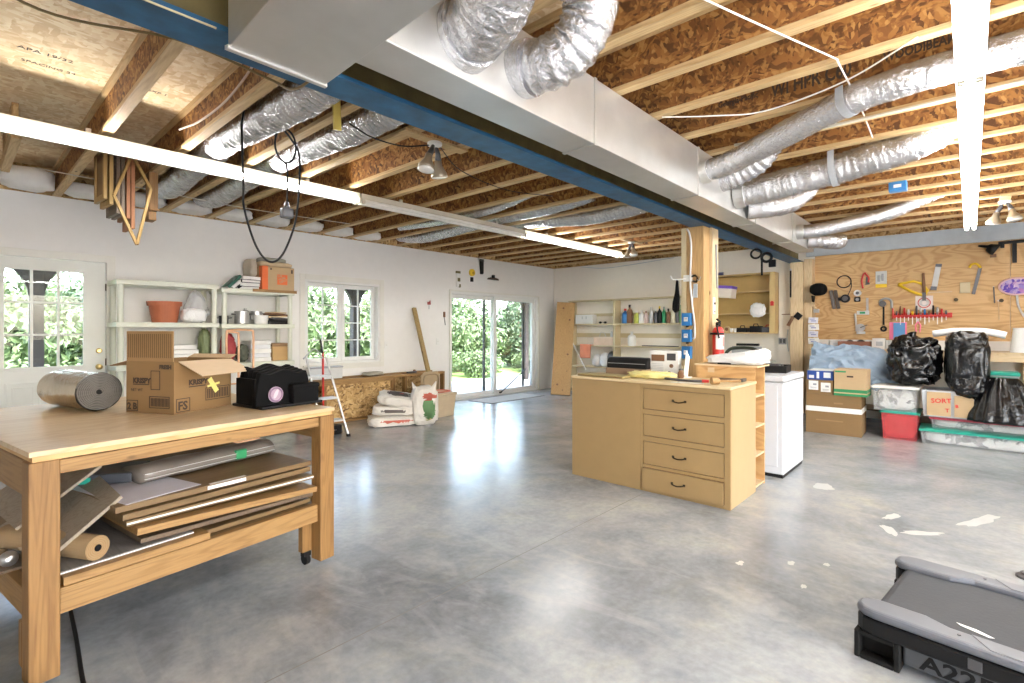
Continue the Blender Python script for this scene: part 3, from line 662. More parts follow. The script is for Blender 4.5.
# ================================================================== lights
def strip_light(label, x0, x1, yc, wd, zt, lit, n_t=2, group='fluorescent strip lights', hood=False):
    """channel, hood and two bare tubes on end sockets"""
    t = thing('strip_light', label, 'light', ((x0+x1)/2, yc, zt), 0, group); h = (x1-x0)/2
    MB().box((-h, -wd*0.22, -0.05), (h, wd*0.22, 0)).build('channel', M['fixture'], t, 0.003)
    hd = MB()
    hd.box((-h, -wd*0.23, -0.0555), (h, wd*(0.36 if hood else 0.23), -0.0505))
    for x in (-h*0.6, h*0.6): hd.box((x-0.015, -0.015, 0.0), (x+0.015, 0.015, ZJ-zt-0.001))
    if hood: hd.prism([(wd*0.36, -0.0505), (wd*0.36, -0.0555), (wd*0.66, -0.078), (wd*0.67, -0.073)], 'x', -h, h)
    hd.build('reflector', M['fixture'], t)
    ys = [-wd*0.24, wd*0.24] if n_t == 2 else [0]
    for i, y in enumerate(ys):
        on = lit if isinstance(lit, bool) else lit[i]
        MB().cyl((-h+0.03, y, -0.078), (h-0.03, y, -0.078), 0.019, n=14).build('tube', M['tube_on'] if on else M['tube_off'], t, smooth=False)
        for s in (-1, 1):
            MB().box((s*(h-0.001), y-0.016, -0.105), (s*(h-0.03), y+0.016, -0.05)).build('lamp_socket', M['fixture'], t, 0.003)
    return t
strip_light('lit fluorescent strip light nearest the door, tubes glowing over the work table', 0.12, 2.80, 4.66, 0.20, 2.763, (True, False), hood=True)
strip_light('unlit cream strip light between the two lit ones on the left', 2.82, 5.36, 4.66, 0.20, 2.763, False, hood=True)
strip_light('lit fluorescent strip light farthest along the left row', 5.38, 8.05, 4.66, 0.20, 2.763, (True, False), hood=True)
strip_light('lit strip light at the top of the picture in the right hand row', 0.86, 3.29, 0.0, 0.14, 2.67, True)
strip_light('middle lit strip light of the right row, between two sets of sockets', 3.31, 5.79, 0.0, 0.14, 2.67, True)
strip_light('lit strip light of the right row ending at the tool wall', 5.81, 8.26, 0.0, 0.14, 2.67, True)
# one more row, added out of view on the right as fill light
for x, lb in ((0.8, 'near'), (5.6, 'far')):
    strip_light('unseen strip light added for fill light on the right, the %s one' % lb, x-1.22, x+1.22, -3.2, 0.14, 2.67, True)

def flood(label, x, y, z, rz, lit=None):
    t = thing('twin_floodlight', label, 'light', (x, y, z), rz, 'twin floodlights under the joists')
    MB().lathe([(0.055, 0), (0.055, -0.02), (0.03, -0.03)], n=16).build('base_plate', M['white'], t)
    mb = MB(); mb.box((-0.30, -0.045, 0.0), (0.30, 0.045, 0.02), (0, 0, -rz), (0, 0, 0)); mb.build('mounting_board', M['flange'], t, 0.002)
    for s in (-1, 1):
        MB().tube([(s*0.02, 0, -0.02), (s*0.05, 0, -0.07), (s*0.075, 0.01, -0.12)], [0.012, 0.02, 0.026], 12).build('lamp_holder', M['dark_steel'], t, smooth=True)
        MB().tube([(s*0.072, 0.01, -0.11), (s*0.082, 0.012, -0.15), (s*0.10, 0.015, -0.205), (s*0.106, 0.016, -0.23)], [0.026, 0.030, 0.062, 0.066], 20).build('bulb', plain((0.42, 0.36, 0.27), 0.3, 0.6), t, smooth=True)
        MB().tube([(s*0.106, 0.016, -0.2305), (s*0.1075, 0.016, -0.238), (s*0.108, 0.016, -0.241)], [0.063, 0.05, 0.02], 20).build('bulb_face', M['bulb'], t, smooth=True)
    return t
flood('twin floodlight with two white bulbs hanging left of the blue beam', 2.45, 3.0, 2.779, 0.4)
flood('twin floodlight hanging beyond the far end of the left light row', 7.35, 4.05, 2.779, 1.0)
flood('twin floodlight hanging right of the right hand light row', 7.75, -0.28, 2.779, 0.9)

# ------------------------------------------------------------------ cords and wires
def cable(name, label, pts, r, mat, cat='cable', group=None):
    return tag(MB().tube(crom(pts, 10), r, 7).build(name, mat, smooth=True), label, cat, group)
e = thing('extension_cord', 'black extension cord looped over the ceiling and hanging down by the left light', 'cord', (1.5, 3.6, 2.8))
loop = [(-0.19, 0, 0.02), (-0.20, 0, -0.1), (-0.19, 0, -0.45), (-0.185, 0, -0.62), (-0.11, 0, -0.86), (-0.02, 0, -0.96), (0.07, 0, -0.90), (0.155, 0, -0.68), (0.185, 0, -0.45), (0.19, 0, -0.18), (0.13, 0, -0.07), (-0.02, 0, 0.07), (-0.14, 0, 0.18), (-0.18, 0, 0.16), (-0.19, 0, 0.02)]
MB().tube(crom(loop, 10), 0.0075, 8).build('cord_loop', M['black'], e, smooth=True)
sm = [(0.09, 0.02, -0.22) if k == 99 else (0.10+0.075*math.sin(a), 0.02, -0.12+0.12*math.cos(a)) for k, a in enumerate([2*PI*i/20 for i in range(21)])]
MB().tube(sm, 0.0075, 8).build('small_coil', M['black'], e, smooth=True)
MB().tube(crom([(0.10, 0.01, -0.24), (0.105, 0.0, -0.35), (0.10, 0, -0.55)], 6), 0.006, 8).build('drop_cord', M['black'], e, smooth=True)
MB().box((0.06, -0.03, -0.64), (0.14, 0.03, -0.57)).tube([(0.10, 0, -0.57), (0.10, 0, -0.52)], [0.022, 0.012], 10).build('socket_block', M['dark_steel'], e, 0.01)
cable('loose_cable', 'thin brown cable drooping under the deck from the top left corner to the plenum box', [(-0.25, 2.75, 2.93), (0.2, 2.9, 2.72), (0.7, 2.7, 2.70), (1.0, 2.45, 2.55), (1.04, 2.28, 2.46), (1.05, 2.04, 2.455)], 0.006, plain((0.22, 0.15, 0.06), 0.6))
cable('loose_cable', 'pale twine tied along the lower edge of the blue beam', [(-0.3, 2.04, 2.472), (0.3, 2.043, 2.47), (0.65, 2.043, 2.47)], 0.004, plain((0.55, 0.48, 0.30), 0.7))
cable('loose_cable', 'white wire strung under the joists and dropping to the strapped duct on the right', [(1.90, 0.94, 2.79), (2.17, 0.85, 2.79), (2.61, 0.70, 2.79), (3.08, 0.535, 2.79), (3.13, 0.52, 2.788), (3.18, 0.52, 2.785), (3.9, 0.53, 2.82), (4.6, 0.54, 2.80)], 0.0045, M['trim'])
cable('loose_cable', 'white wire sagging across the lettered joist', [(3.19, 1.53, 2.79), (3.35, 1.25, 2.77), (3.51, 0.98, 2.775), (3.42, 0.54, 2.785), (3.15, 0.19, 2.79)], 0.0045, M['trim'])
cable('loose_cable', 'bundle of white wire stapled across the joists near the strapped duct', [(4.05, 1.35, 2.79), (4.1, 0.8, 2.785), (4.12, 0.2, 2.79), (4.1, -0.6, 2.79)], 0.011, M['fixture'])
cable('loose_cable', 'thin white wire run across the joists above the wall near the plastic shelves', [(0.5, 6.1, 2.792), (1.4, 6.2, 2.792), (2.4, 6.3, 2.792), (3.6, 6.2, 2.792)], 0.005, M['fixture'])
cable('loose_cable', 'black wire from the yellow hanger to the nearest twin floodlight', [(1.75, 3.02, 2.72), (1.95, 3.05, 2.69), (2.2, 3.05, 2.70), (2.42, 3.02, 2.76)], 0.005, M['black'])
cable('loose_cable', 'thin black wire sagging from the nearest twin floodlight toward the far joists', [(2.5, 3.02, 2.78), (3.0, 3.3, 2.755), (3.7, 3.4, 2.75), (4.3, 3.3, 2.79)], 0.004, M['black'])
cable('loose_cable', 'grey cable along the top of the far white wall', [(9.5, 6.5, 2.78), (9.49, 5.9, 2.70), (9.49, 5.2, 2.72), (9.5, 4.3, 2.78)], 0.006, M['sill'])
cable('loose_cable', 'red and white wires running down the web of the joist nearest the door light', [(1.10, 2.45, 3.03), (1.215, 3.1, 2.98), (1.216, 3.6, 2.88), (1.17, 4.0, 2.83), (1.15, 4.4, 2.87)], 0.007, plain((0.70, 0.58, 0.46), 0.5))
t = thing('wooden_hanger', 'yellow wooden slat hanging from a hook at the second flexible duct', 'hanger', (1.62, 2.95, 2.72), 0)
MB().bar((0, 0, 0.10), (0.02, 0.02, -0.09), 0.05, 0.018, (0, 1, 0)).build('slat', plain((0.66, 0.50, 0.12), 0.5), t, 0.003)
MB().tube([(0, 0, 0.09), (0, -0.01, 0.12), (0.01, 0.01, 0.15), (0.0, 0.02, 0.1)], 0.004, 6).build('hook', M['steel'], t)
bx = thing('junction_box', 'small blue electrical box fixed under a joist left of the light', 'electrical box', (6.15, 0.52, 2.795))
MB().box((-0.05, -0.07, -0.09), (0.05, 0.07, 0)).build('box_body', plain((0.05, 0.22, 0.50), 0.4), bx, 0.006)
MB().box((-0.054, -0.03, -0.06), (-0.05, 0.03, -0.03)).build('label_plate', M['white'], bx)

# ------------------------------------------------------------------ picture frames stored up in the joists
hon = wood('honey_wood', (0.40, 0.255, 0.085), (0.28, 0.16, 0.045), 'z'); rdw = wood('red_wood', (0.36, 0.15, 0.06), (0.24, 0.09, 0.035), 'z')
fr = [(0.865, 0.30, 2.47, hon, M['card'], 'pale wood picture frame at the left end of the stack hung in the joists'), (0.905, 0.30, 2.43, hon, M['card'], 'honey coloured picture frame second from the left in the hanging stack'),
      (0.95, 0.32, 2.36, M['board_dark'], M['board_dark'], 'thick dark brown picture frame in the middle of the hanging stack'), (0.985, 0.30, 2.35, M['board_dark'], M['black'], 'black backed dark picture frame beside the thick brown one in the hanging stack'),
      (1.025, 0.28, 2.33, rdw, M['board_dark'], 'reddish picture frame in the hanging stack'), (1.06, 0.26, 2.25, rdw, M['card_dark'], 'rust brown picture frame at the right of the hanging stack')]
for x, wd, zb, m_, m2, lb in fr:
    t = thing('picture_frame', lb, 'picture frame', (x, 5.55, 2.86), 0.06, 'picture frames hung in the joists')
    mb = MB(); y0, y1, z0 = -wd/2, wd/2, zb-2.86
    mb.box((-0.014, y0, z0), (0.014, y0+0.045, 0.06)).box((-0.014, y1-0.045, z0), (0.014, y1, 0.06)).box((-0.014, y0+0.045, z0), (0.014, y1-0.045, z0+0.045)).box((-0.014, y0+0.045, 0.015), (0.014, y1-0.045, 0.06))
    mb.build('moulding', m_, t, 0.003); MB().box((-0.004, y0+0.045, z0+0.045), (0.004, y1-0.045, 0.015)).build('backing', m2, t)
t = thing('picture_frame', 'large empty wooden frame hanging corner down in front of the stored picture frames', 'picture frame', (1.06, 5.25, 2.09), 0.0, 'picture frames hung in the joists')
for a, b in [((0, 0, 0), (-0.145, 0.06, 0.40)), ((0, 0, 0), (0.11, 0.05, 0.50)), ((-0.145, 0.06, 0.40), (-0.01, 0.12, 0.79)), ((0.11, 0.05, 0.50), (-0.01, 0.12, 0.79))]:
    MB().bar(a, b, 0.022, 0.030, (0, 1, 0)).build('frame_rail', hon, t, 0.003)
t = thing('blocking', 'short pale wood block between the joists at the left edge of the picture', 'wood block', (0.33, 5.3, 2.80)); MB().box((-0.03, 0, 0), (0.03, 1.2, 0.09)).build('block', M['flange'], t, 0.003); MB().box((-0.02, 0.1, 0.09), (0.02, 1.1, 0.299)).build('nailer', M['osb_panel'], t)
t = MB().box((1.20, 5.5, 2.45), (1.27, 5.62, 2.799)).box((1.195, 5.49, 2.36), (1.255, 5.63, 2.44)).build('scrap_block', M['pine_z'], None, 0.004)
tag(t, 'short wood block nailed to the joist right of the stored picture frames', 'wood block')

# ================================================================== work table in the left foreground
TX, TY, TR = 0.195, 2.60, 0.145
wt = thing('work_table', 'big pine work table on casters with a plywood top and full lower shelf', 'table', (TX, TY, 0), TR)
TL, TD = 1.345, 1.60
MB().box((0, 0, 0.89), (TL, TD, 0.91)).build('tabletop', M['ply_top'], wt, 0.002)
MB().box((0.012, 0.012, 0.868), (TL-0.012, TD-0.012, 0.889)).build('under_layer', M['ply_box'], wt)
for x in (0.0, TL-0.093):
    for y in (0.005, TD-0.10):
        MB().box((x, y, 0.028), (x+0.093, y+0.088, 0.867)).build('leg', M['pine_z'], wt, 0.004)
        c = Vector((x + (0.046 if x < 0.1 else -0.028), y+(0.10 if y < 0.1 else -0.02), 0))
        MB().cyl(c+Vector((-0.012, 0.0, 0.03)), c+Vector((0.012, 0.0, 0.03)), 0.03, n=16).box(c+Vector((-0.022, -0.018, 0.05)), c+Vector((0.022, 0.018, 0.075))).build('caster', M['black'], wt)
        MB().box((min(x, c.x-0.03), y+(0.0885 if y < 0.1 else -0.04), 0.0755), (max(x+0.09, c.x+0.03), y+(0.128 if y < 0.1 else -0.0005), 0.249)).build('caster_block', M['pine_z'], wt, 0.002)
MB().box((0.0935, 0.02, 0.808), (TL-0.0935, 0.058, 0.862)).build('apron', M['pine_x'], wt, 0.003)
MB().box((0.0935, TD-0.06, 0.79), (TL-0.0935, TD-0.022, 0.862)).build('apron', M['pine_x'], wt, 0.003)
for x in (0.012, TL-0.05): MB().box((x, 0.10, 0.725), (x+0.038, TD-0.10, 0.862)).build('apron', M['pine_y'], wt, 0.003)
MB().box((0.0935, 0.03, 0.255), (TL-0.0935, 0.068, 0.355)).build('lower_rail', M['pine_x'], wt, 0.003)
MB().box((0.10, TD-0.07, 0.255), (TL-0.10, TD-0.032, 0.355)).build('lower_rail', M['pine_x'], wt, 0.003)
for x in (0.014, TL-0.052): MB().box((x, 0.10, 0.25), (x+0.038, TD-0.10, 0.36)).build('lower_rail', M['pine_y'], wt, 0.003)
for y in (0.45, 1.05): MB().box((0.053, y, 0.30), (TL-0.053, y+0.09, 0.338)).build('shelf_bearer', M['pine_x'], wt)
MB().box((0.053, 0.07, 0.339), (TL-0.053, TD-0.071, 0.351)).build('lower_shelf', M['board'], wt)

def tw(x, y, z=0.0):
    c, s = math.cos(TR), math.sin(TR); return (TX + c*x - s*y, TY + s*x + c*y, z)
def on_table(name, label, cat, x, y, z, rz=0.0, group=None): return thing(name, label, cat, tw(x, y, z), TR+rz, group)
# stored boards on the lower shelf, bottom to top
def board(label, x0, x1, y0, y1, z, th, mat, rz=0.0, tilt=0.0, edge=None):
    t = on_table('stored_panel', label, 'panel', (x0+x1)/2, (y0+y1)/2, z, rz, 'boards on the lower shelf')
    t.rotation_euler = (0, tilt, TR+rz)
    hx, hy = (x1-x0)/2, (y1-y0)/2
    MB().box((-hx, -hy, 0), (hx, hy, th)).build('panel_body', mat, t, 0.0015)
    if edge: MB().box((-hx, -hy-0.003, th*0.35), (hx, -hy-0.0005, th*0.65)).build('edge_strip', edge, t)
    return t
gp = wood('grey_board', (0.22, 0.205, 0.195), (0.14, 0.13, 0.12), 'y', 0.5, False)
board('short pine panel lying lowest at the front of the shelf', 0.11, 0.66, 0.035, 0.60, 0.357, 0.033, M['pine_x'], 0.0, 0)
board('dark grey laminate panel with a white edge lying on the short pine panel', 0.10, 0.60, 0.075, 0.80, 0.391, 0.012, gp, 0.01, 0, M['white'])
board('thin brown panel near the bottom of the right hand stack', 0.67, 1.25, 0.10, 1.2, 0.357, 0.022, M['board'], 0.0)
board('brown panel with a black seam under the projecting one', 0.40, 1.26, 0.085, 1.1, 0.405, 0.020, M['board_dark'], -0.015, 0.02)
board('long honey coloured panel sticking out toward the near right leg', 0.36, 1.245, 0.025, 1.0, 0.455, 0.030, M['pine_x'], -0.01, 0.045, None)
board('brown panel with a pale stripe along its edge', 0.33, 1.25, 0.07, 1.05, 0.505, 0.024, M['board'], 0.0, 0.015, M['white'])
board('chipped brown panel second from the top of the stack', 0.31, 1.24, 0.09, 1.1, 0.538, 0.026, M['board'], 0.02, 0.0)
tp = board('large brown panel on top of the stack with a white sticker', 0.30, 1.255, 0.10, 1.10, 0.572, 0.026, M['board'], 0.0, 0.0)
MB().box((-0.10, -0.505, 0.006), (0.09, -0.5015, 0.022)).build('sticker', M['white'], tp)
MB().box((-0.08, -0.49, 0.026), (0.10, -0.47, 0.0268)).build('sticker', M['white'], tp)
t = on_table('paper_sheet', 'pale lavender sheet lying on the left part of the top panel', 'sheet', 0.47, 0.36, 0.599, 0.12)
MB().box((-0.16, -0.24, 0), (0.17, 0.34, 0.002)).build('sheet', plain((0.62, 0.60, 0.66), 0.5), t)
# rolled goods
t = on_table('paper_roll', 'brown paper roll with a hollow core lying end-on behind the near leg', 'paper roll', 0.235, 0.09, 0.402+0.05, 0.35)
MB().tube([(0, 0, 0), (0, 0.52, 0)], 0.05, 26).build('roll_body', plain((0.33, 0.225, 0.12), 0.7), t, smooth=False)
mb = MB()
for r in (0.018, 0.026, 0.034, 0.042, 0.049):
    mb.rings([[(r*math.cos(2*PI*k/24), -0.002, r*math.sin(2*PI*k/24)) for k in range(24)], [((r-0.003)*math.cos(2*PI*k/24), -0.002, (r-0.003)*math.sin(2*PI*k/24)) for k in range(24)]], cap=False)
mb.build('winding', M['card_dark'], t)
MB().cyl((0, -0.003, 0), (0, -0.001, 0), 0.014, n=20).build('core_hole', M['black'], t)
t = on_table('vinyl_roll', 'flattened grey vinyl roll with a green tape mark on top of the boards', 'roll', 0.50, 0.34, 0.60, 0.10)
mb = MB(); R = []
for i in range(13):
    x = 0.72*i/12; R.append([(x, 0.11+0.11*math.cos(2*PI*k/18), 0.045+0.042*math.sin(2*PI*k/18)*(1-0.25*math.cos(2*PI*k/18)) + 0.004*math.sin(i*1.3+k)) for k in range(18)])
mb.rings(R).build('roll_body', plain((0.20, 0.175, 0.155), 0.35), t, smooth=True)
for q in (0.03, 0.055): MB().box((0.0, -0.001, q), (0.72, 0.012, q+0.002)).build('edge_line', M['grey_light'], t)
MB().box((0.47, -0.003, 0.02), (0.54, 0.03, 0.075)).build('green_tape', M['green'], t, 0.01)
t = on_table('binder', 'dark grey slab with a teal spine mark leaning on the vinyl roll', 'binder', 0.36, 0.62, 0.605, 0.9)
MB().box((-0.05, -0.20, 0), (0.20, 0.16, 0.012)).box((-0.055, -0.20, 0), (-0.045, 0.16, 0.045)).box((-0.05, -0.20, 0.036), (0.20, 0.16, 0.048)).build('cover', plain((0.06, 0.065, 0.08), 0.4), t, 0.004)
MB().box((-0.04, -0.195, 0.013), (0.19, 0.155, 0.035)).build('pages', M['grey_light'], t)
MB().box((-0.058, -0.03, 0.008), (-0.0555, 0.06, 0.038)).build('spine_mark', M['teal'], t)
def tilted(label, pts, th, mat):
    t = thing('tilted_sheet', label, 'panel', tw(*pts[0]), 0, 'tilted sheets by the near leg'); o = Vector(tw(*pts[0]))
    P = [Vector(tw(*q))-o for q in pts]; n = (P[1]-P[0]).cross(P[3]-P[0]).normalized()*th
    mb = MB(); A = [mb.bm.verts.new(q) for q in P]; B = [mb.bm.verts.new(q+n) for q in P]
    mb.bm.faces.new(A); mb.bm.faces.new(B[::-1])
    for i in range(4): mb.bm.faces.new((A[i], B[i], B[(i+1) % 4], A[(i+1) % 4]))
    mb.build('sheet', mat, t)
    return t
gv = wood('grey_veneer', (0.34, 0.285, 0.22), (0.22, 0.175, 0.125), 'z', 0.5, False)
tilted('grey veneered sheet tilted upward beside the near left leg', [(0.06, 0.16, 0.42), (0.06, 0.75, 0.45), (0.40, 0.75, 0.66), (0.34, 0.16, 0.63)], 0.014, gv)
tilted('second tilted sheet leaning up to the apron behind the first one', [(0.05, 0.42, 0.52), (0.05, 0.95, 0.54), (0.36, 0.95, 0.74), (0.34, 0.40, 0.73)], 0.012, gv)
tilted('brown plank propped across the left end of the lower shelf', [(0.02, 0.55, 0.40), (0.02, 1.25, 0.40), (0.16, 1.25, 0.50), (0.16, 0.55, 0.50)], 0.02, M['board'])
t = on_table('dark_bracket', 'dark folded metal legs sticking up between the tilted sheets', 'bracket', 0.30, 0.66, 0.60, 0.3)
MB().bar((0, 0, 0), (0.11, 0.05, 0.13), 0.03, 0.02).build('bracket_arm', M['board_dark'], t)
MB().bar((0.10, 0.0, 0), (0.03, 0.05, 0.13), 0.03, 0.02).build('bracket_arm', M['black'], t)
t = on_table('glass_float', 'small chrome ball resting at the left end of the lower shelf', 'ball', -0.0, 0.42, 0.4, 0)
MB().ball((0.03, 0, 0.0), 0.032, 3).build('ball_body', M['steel'], t, smooth=True)
MB().box((-0.01, -0.05, -0.04), (0.07, 0.05, -0.03)).build('ball_rest', M['board_dark'], t)

# things on the table top
t = on_table('insulation_roll', 'roll of silver bubble insulation lying on the work table', 'insulation roll', 0, 0, 0)
t.location = (0.56, 3.63, 0.911+0.110); t.rotation_euler = (0, 0, math.radians(14)); t.scale = (0.93, 0.93, 0.93)
mb = MB(); R = []
for i in range(15):
    y = 0.50*i/14; R.append([((0.115+0.004*noise.noise(Vector((k*.5, i*.6, 1))))*math.cos(2*PI*k/40)*1.06, y, (0.115+0.004*noise.noise(Vector((k*.5, i*.6, 4))))*math.sin(2*PI*k/40)) for k in range(40)])
mb.rings(R, cap=False).build('foil_wrap', M['foil_smooth'], t, smooth=True)
mb = MB(); pts = []
for i in range(220):
    a = i*0.30; r = 0.014+0.099*i/219; pts.append((r*1.05*math.cos(a), 0.004, r*math.sin(a)))
for a, b in zip(pts, pts[1:]): mb.bar(a, b, 0.012, 0.0042, (a[0], 0, a[2]))
mb.build('wound_layers', plain((0.21, 0.195, 0.175), 0.6), t)
MB().cyl((0, 0.008, 0), (0, 0.49, 0), 0.110, n=40).build('inner_winding', plain((0.07, 0.065, 0.06), 0.7), t)
MB().cyl((0, 0.002, 0), (0, 0.0085, 0), 0.016, n=20).build('core_hole', M['black'], t)

bx = thing('cardboard_box', 'open brown printed cardboard box with raised flaps on the work table', 'box', (0.806, 3.179, 0.911), math.radians(27))
LX, LY, LZ = 0.385, 0.335, 0.285
mb = MB(); th = 0.004
mb.box((0, 0, 0), (LX, th, LZ)).box((0, LY-th, 0), (LX, LY, LZ)).box((0, th, 0), (th, LY-th, LZ)).box((LX-th, th, 0), (LX, LY-th, LZ)).box((th, th, 0), (LX-th, LY-th, th))
mb.build('box_walls', M['card'], bx)
MB().box((-0.001, 0.004, LZ), (0.003, LY-0.004, LZ+0.165)).build('flap', M['card_dark'], bx)
MB().bar((LX*0.5+0.01, 0.0, LZ-0.001), (LX*0.5+0.02, -0.15, LZ-0.075), LX-0.01, 0.004).build('flap', M['flap_in'], bx)
MB().bar((LX*0.5, LY, LZ), (LX*0.5, LY+0.13, LZ-0.03), LX-0.01, 0.004).build('flap', M['card_dark'], bx)
MB().bar((LX, LY*0.5, LZ), (LX+0.05, LY*0.5, LZ+0.02), LY-0.01, 0.004, (0, 0, 1)).build('flap', M['card_light'], bx)
corr = MB()
for k in range(22): corr.box((-0.0035, 0.02+k*(LY-0.04)/21-0.0025, LZ+0.02), (-0.0012, 0.02+k*(LY-0.04)/21+0.0025, LZ+0.15))
corr.build('printed_stripes', plain((0.16, 0.09, 0.035), 0.8), bx)
L_, U_ = (0, -1, 0), (0, 0, 1)
def left_text(s, size, y, z, bold=0.002): text('lettering', s, size, (-0.001, y, z), L_, U_, M['ink'], bx, bold)
def front_text(s, size, x, z, bold=0.002): text('lettering', s, size, (x, -0.001, z), (1, 0, 0), U_, M['ink'], bx, bold)
left_text('KRISPY', 0.040, 0.285, 0.165); left_text('2 B', 0.05, 0.325, 0.02); left_text('NET WT', 0.022, 0.30, 0.12, 0); left_text('FRESH', 0.03, 0.10, 0.245)
front_text('KRISPY', 0.040, 0.09, 0.15); front_text('FS', 0.065, 0.022, 0.02)
def outline(mb, axis, a0, a1, z0, z1, wd=0.004):
    def b(p0, p1, q0, q1):
        if axis == 'l': mb.box((-0.0016, p0, q0), (-0.0006, p1, q1))
        else: mb.box((p0, -0.0016, q0), (p1, -0.0006, q1))
    b(a0, a1, z0, z0+wd); b(a0, a1, z1-wd, z1); b(a0, a0+wd, z0, z1); b(a1-wd, a1, z0, z1)
pr_ = MB(); outline(pr_, 'l', 0.03, 0.17, 0.03, 0.095); outline(pr_, 'l', 0.25, 0.332, 0.01, 0.07); outline(pr_, 'f', 0.012, 0.098, 0.008, 0.082); outline(pr_, 'f', 0.20, 0.372, 0.05, 0.125); outline(pr_, 'l', 0.095, 0.16, 0.13, 0.235)
for k in range(13): pr_.box((-0.0016, 0.038+k*0.0096, 0.04), (-0.0006, 0.038+k*0.0096+0.005, 0.085)); pr_.box((0.212+k*0.0118, -0.0016, 0.06), (0.212+k*0.0118+0.006, -0.0006, 0.115))
pr_.box((-0.0016, 0.17, 0.155), (-0.0006, 0.285, 0.160)); pr_.box((0.09, -0.0016, 0.137), (0.20, -0.0006, 0.143))
pr_.build('printed_lettering', M['ink'], bx)
tpz = MB(); tpz.bar((0.225, -0.003, 0.175), (0.275, -0.006, 0.095), 0.03, 0.002, (0, 1, 0)); tpz.bar((0.21, -0.004, 0.13), (0.295, -0.004, 0.145), 0.012, 0.002, (0, 1, 0)); tpz.build('yellow_tape', plain((0.80, 0.74, 0.25), 0.5), bx)

bg_ = thing('tool_bag', 'black ribbed fabric organiser bag with a round pink badge at the table corner', 'bag', (1.185, 2.965, 0.911), TR)
for i in range(5):
    y = 0.075+i*0.05; h = 0.205+0.007*i; poly = []
    for k in range(25):
        x = 0.355*k/24; e_ = min(1, min(x, 0.355-x)/0.035); e_ = math.sin(e_*PI/2)
        poly.append((x+0.005*i, 0.06+(h-0.06)*e_ + 0.012*math.cos((x-0.18)/0.355*4*PI)*e_))
    poly = [(0.005*i, 0.0)] + poly + [(0.355+0.005*i, 0.0)]
    MB().prism(poly, 'y', y, y+0.046).build('fabric_divider', M['black_soft'], bg_, 0.008)
MB().box((0.005, 0.10, 0.017), (0.35, 0.30, 0.17)).build('inner_body', M['black_soft'], bg_)
MB().box((0.0, 0.015, 0.0), (0.40, 0.34, 0.016)).build('base_tray', M['black'], bg_, 0.006)
MB().box((0.20, 0.018, 0.0), (0.375, 0.072, 0.125)).box((0.195, 0.014, 0.10), (0.38, 0.074, 0.13)).build('front_pocket', M['black_soft'], bg_, 0.01)
bdg = MB().cyl((0.115, 0.070, 0.075), (0.115, 0.064, 0.075), 0.046, n=32).build('badge', plain((0.36, 0.26, 0.34), 0.5), bg_)
MB().tube([(0.115+0.038*math.cos(2*PI*k/28), 0.0635, 0.075+0.038*math.sin(2*PI*k/28)) for k in range(28)], 0.005, 6, closed=True).build('badge_ring', plain((0.20, 0.12, 0.20), 0.5), bdg)
MB().prism([(0.115+0.012*math.cos(a)+0.010*math.sin(a), 0.078+0.026*math.sin(a)) for a in [2*PI*k/16 for k in range(16)]], 'y', 0.0625, 0.0638).build('badge_mark', plain((0.55, 0.48, 0.52), 0.5), bdg)
MB().box((0.008, 0.0705, 0.006), (0.035, 0.0745, 0.014)).build('tag', M['white'], bg_)
cable('rubber_strip', 'thin black rubber strip lying on the floor under the work table', [(0.42, 3.7, 0.007), (0.392, 3.27, 0.007), (0.37, 2.9, 0.007), (0.344, 2.55, 0.007), (0.33, 2.2, 0.007)], 0.008, M['rubber'], 'rubber strip')
# object at the lower left corner of the picture
t = thing('wood_offcut', 'brown wood offcut with white tape at the foot of the near table leg', 'wood offcut', (0.10, 2.50, 0.0), 0.5)
MB().box((-0.10, -0.06, 0), (0.09, 0.07, 0.07)).build('block', M['board'], t, 0.004)
MB().box((-0.102, -0.062, 0.02), (-0.03, 0.072, 0.073)).build('white_tape', M['white'], t, 0.004)

# ================================================================== resin shelving along the long wall
def shelving(label, x0, x1, y0, y1, levels):
    t = thing('shelving_unit', label, 'shelves', (x0, y0, 0)); L, D = x1-x0, y1-y0
    for z in levels:
        sh = MB().box((0, 0, z-0.012), (L, D, z)).box((0, 0, z-0.055), (L, 0.016, z-0.012)).box((0, D-0.016, z-0.055), (L, D, z-0.012)).box((0, 0.016, z-0.055), (0.016, D-0.016, z-0.012)).box((L-0.016, 0.016, z-0.055), (L, D-0.016, z-0.012))
        sh.build('shelf', M['resin'], t, 0.004)
    lv = sorted(levels)
    for x in (0.045, L-0.045):
        for y in (0.045, D-0.045):
            for a, b in zip([0.0]+lv[:-1], [q-0.055 for q in lv]):
                if b-a > 0.05: MB().cyl((x, y, a), (x, y, b), 0.03, n=14).build('post', M['resin'], t, smooth=False)
    return t
shelving('cream resin shelving unit next to the glazed door', 1.19, 2.20, 6.80, 7.27, [0.10, 0.50, 0.97, 1.45, 1.915])
s2 = shelving('cream resin shelving unit with a wood edged top beside the window', 2.225, 3.13, 6.80, 7.27, [0.10, 0.50, 0.95, 1.44, 1.885])
MB().box((0.36, -0.012, 1.855), (0.93, -0.0005, 1.892)).build('wood_edging', M['pine_x'], s2, 0.003)
def S(dx): return 2.225+dx
t = thing('flower_pot', 'large terracotta plastic flower pot on the upper shelf', 'pot', (1.685, 7.02, 1.451))
MB().lathe([(0.125, 0), (0.155, 0.19), (0.157, 0.195), (0.172, 0.195), (0.178, 0.245), (0.168, 0.245), (0.15, 0.20), (0.12, 0.01)], n=36).build('pot_body', M['terracotta'], t, smooth=False)
MB().cyl((0, 0, 0.19), (0, 0, 0.2), 0.145, n=30).build('soil', M['brown'], t)
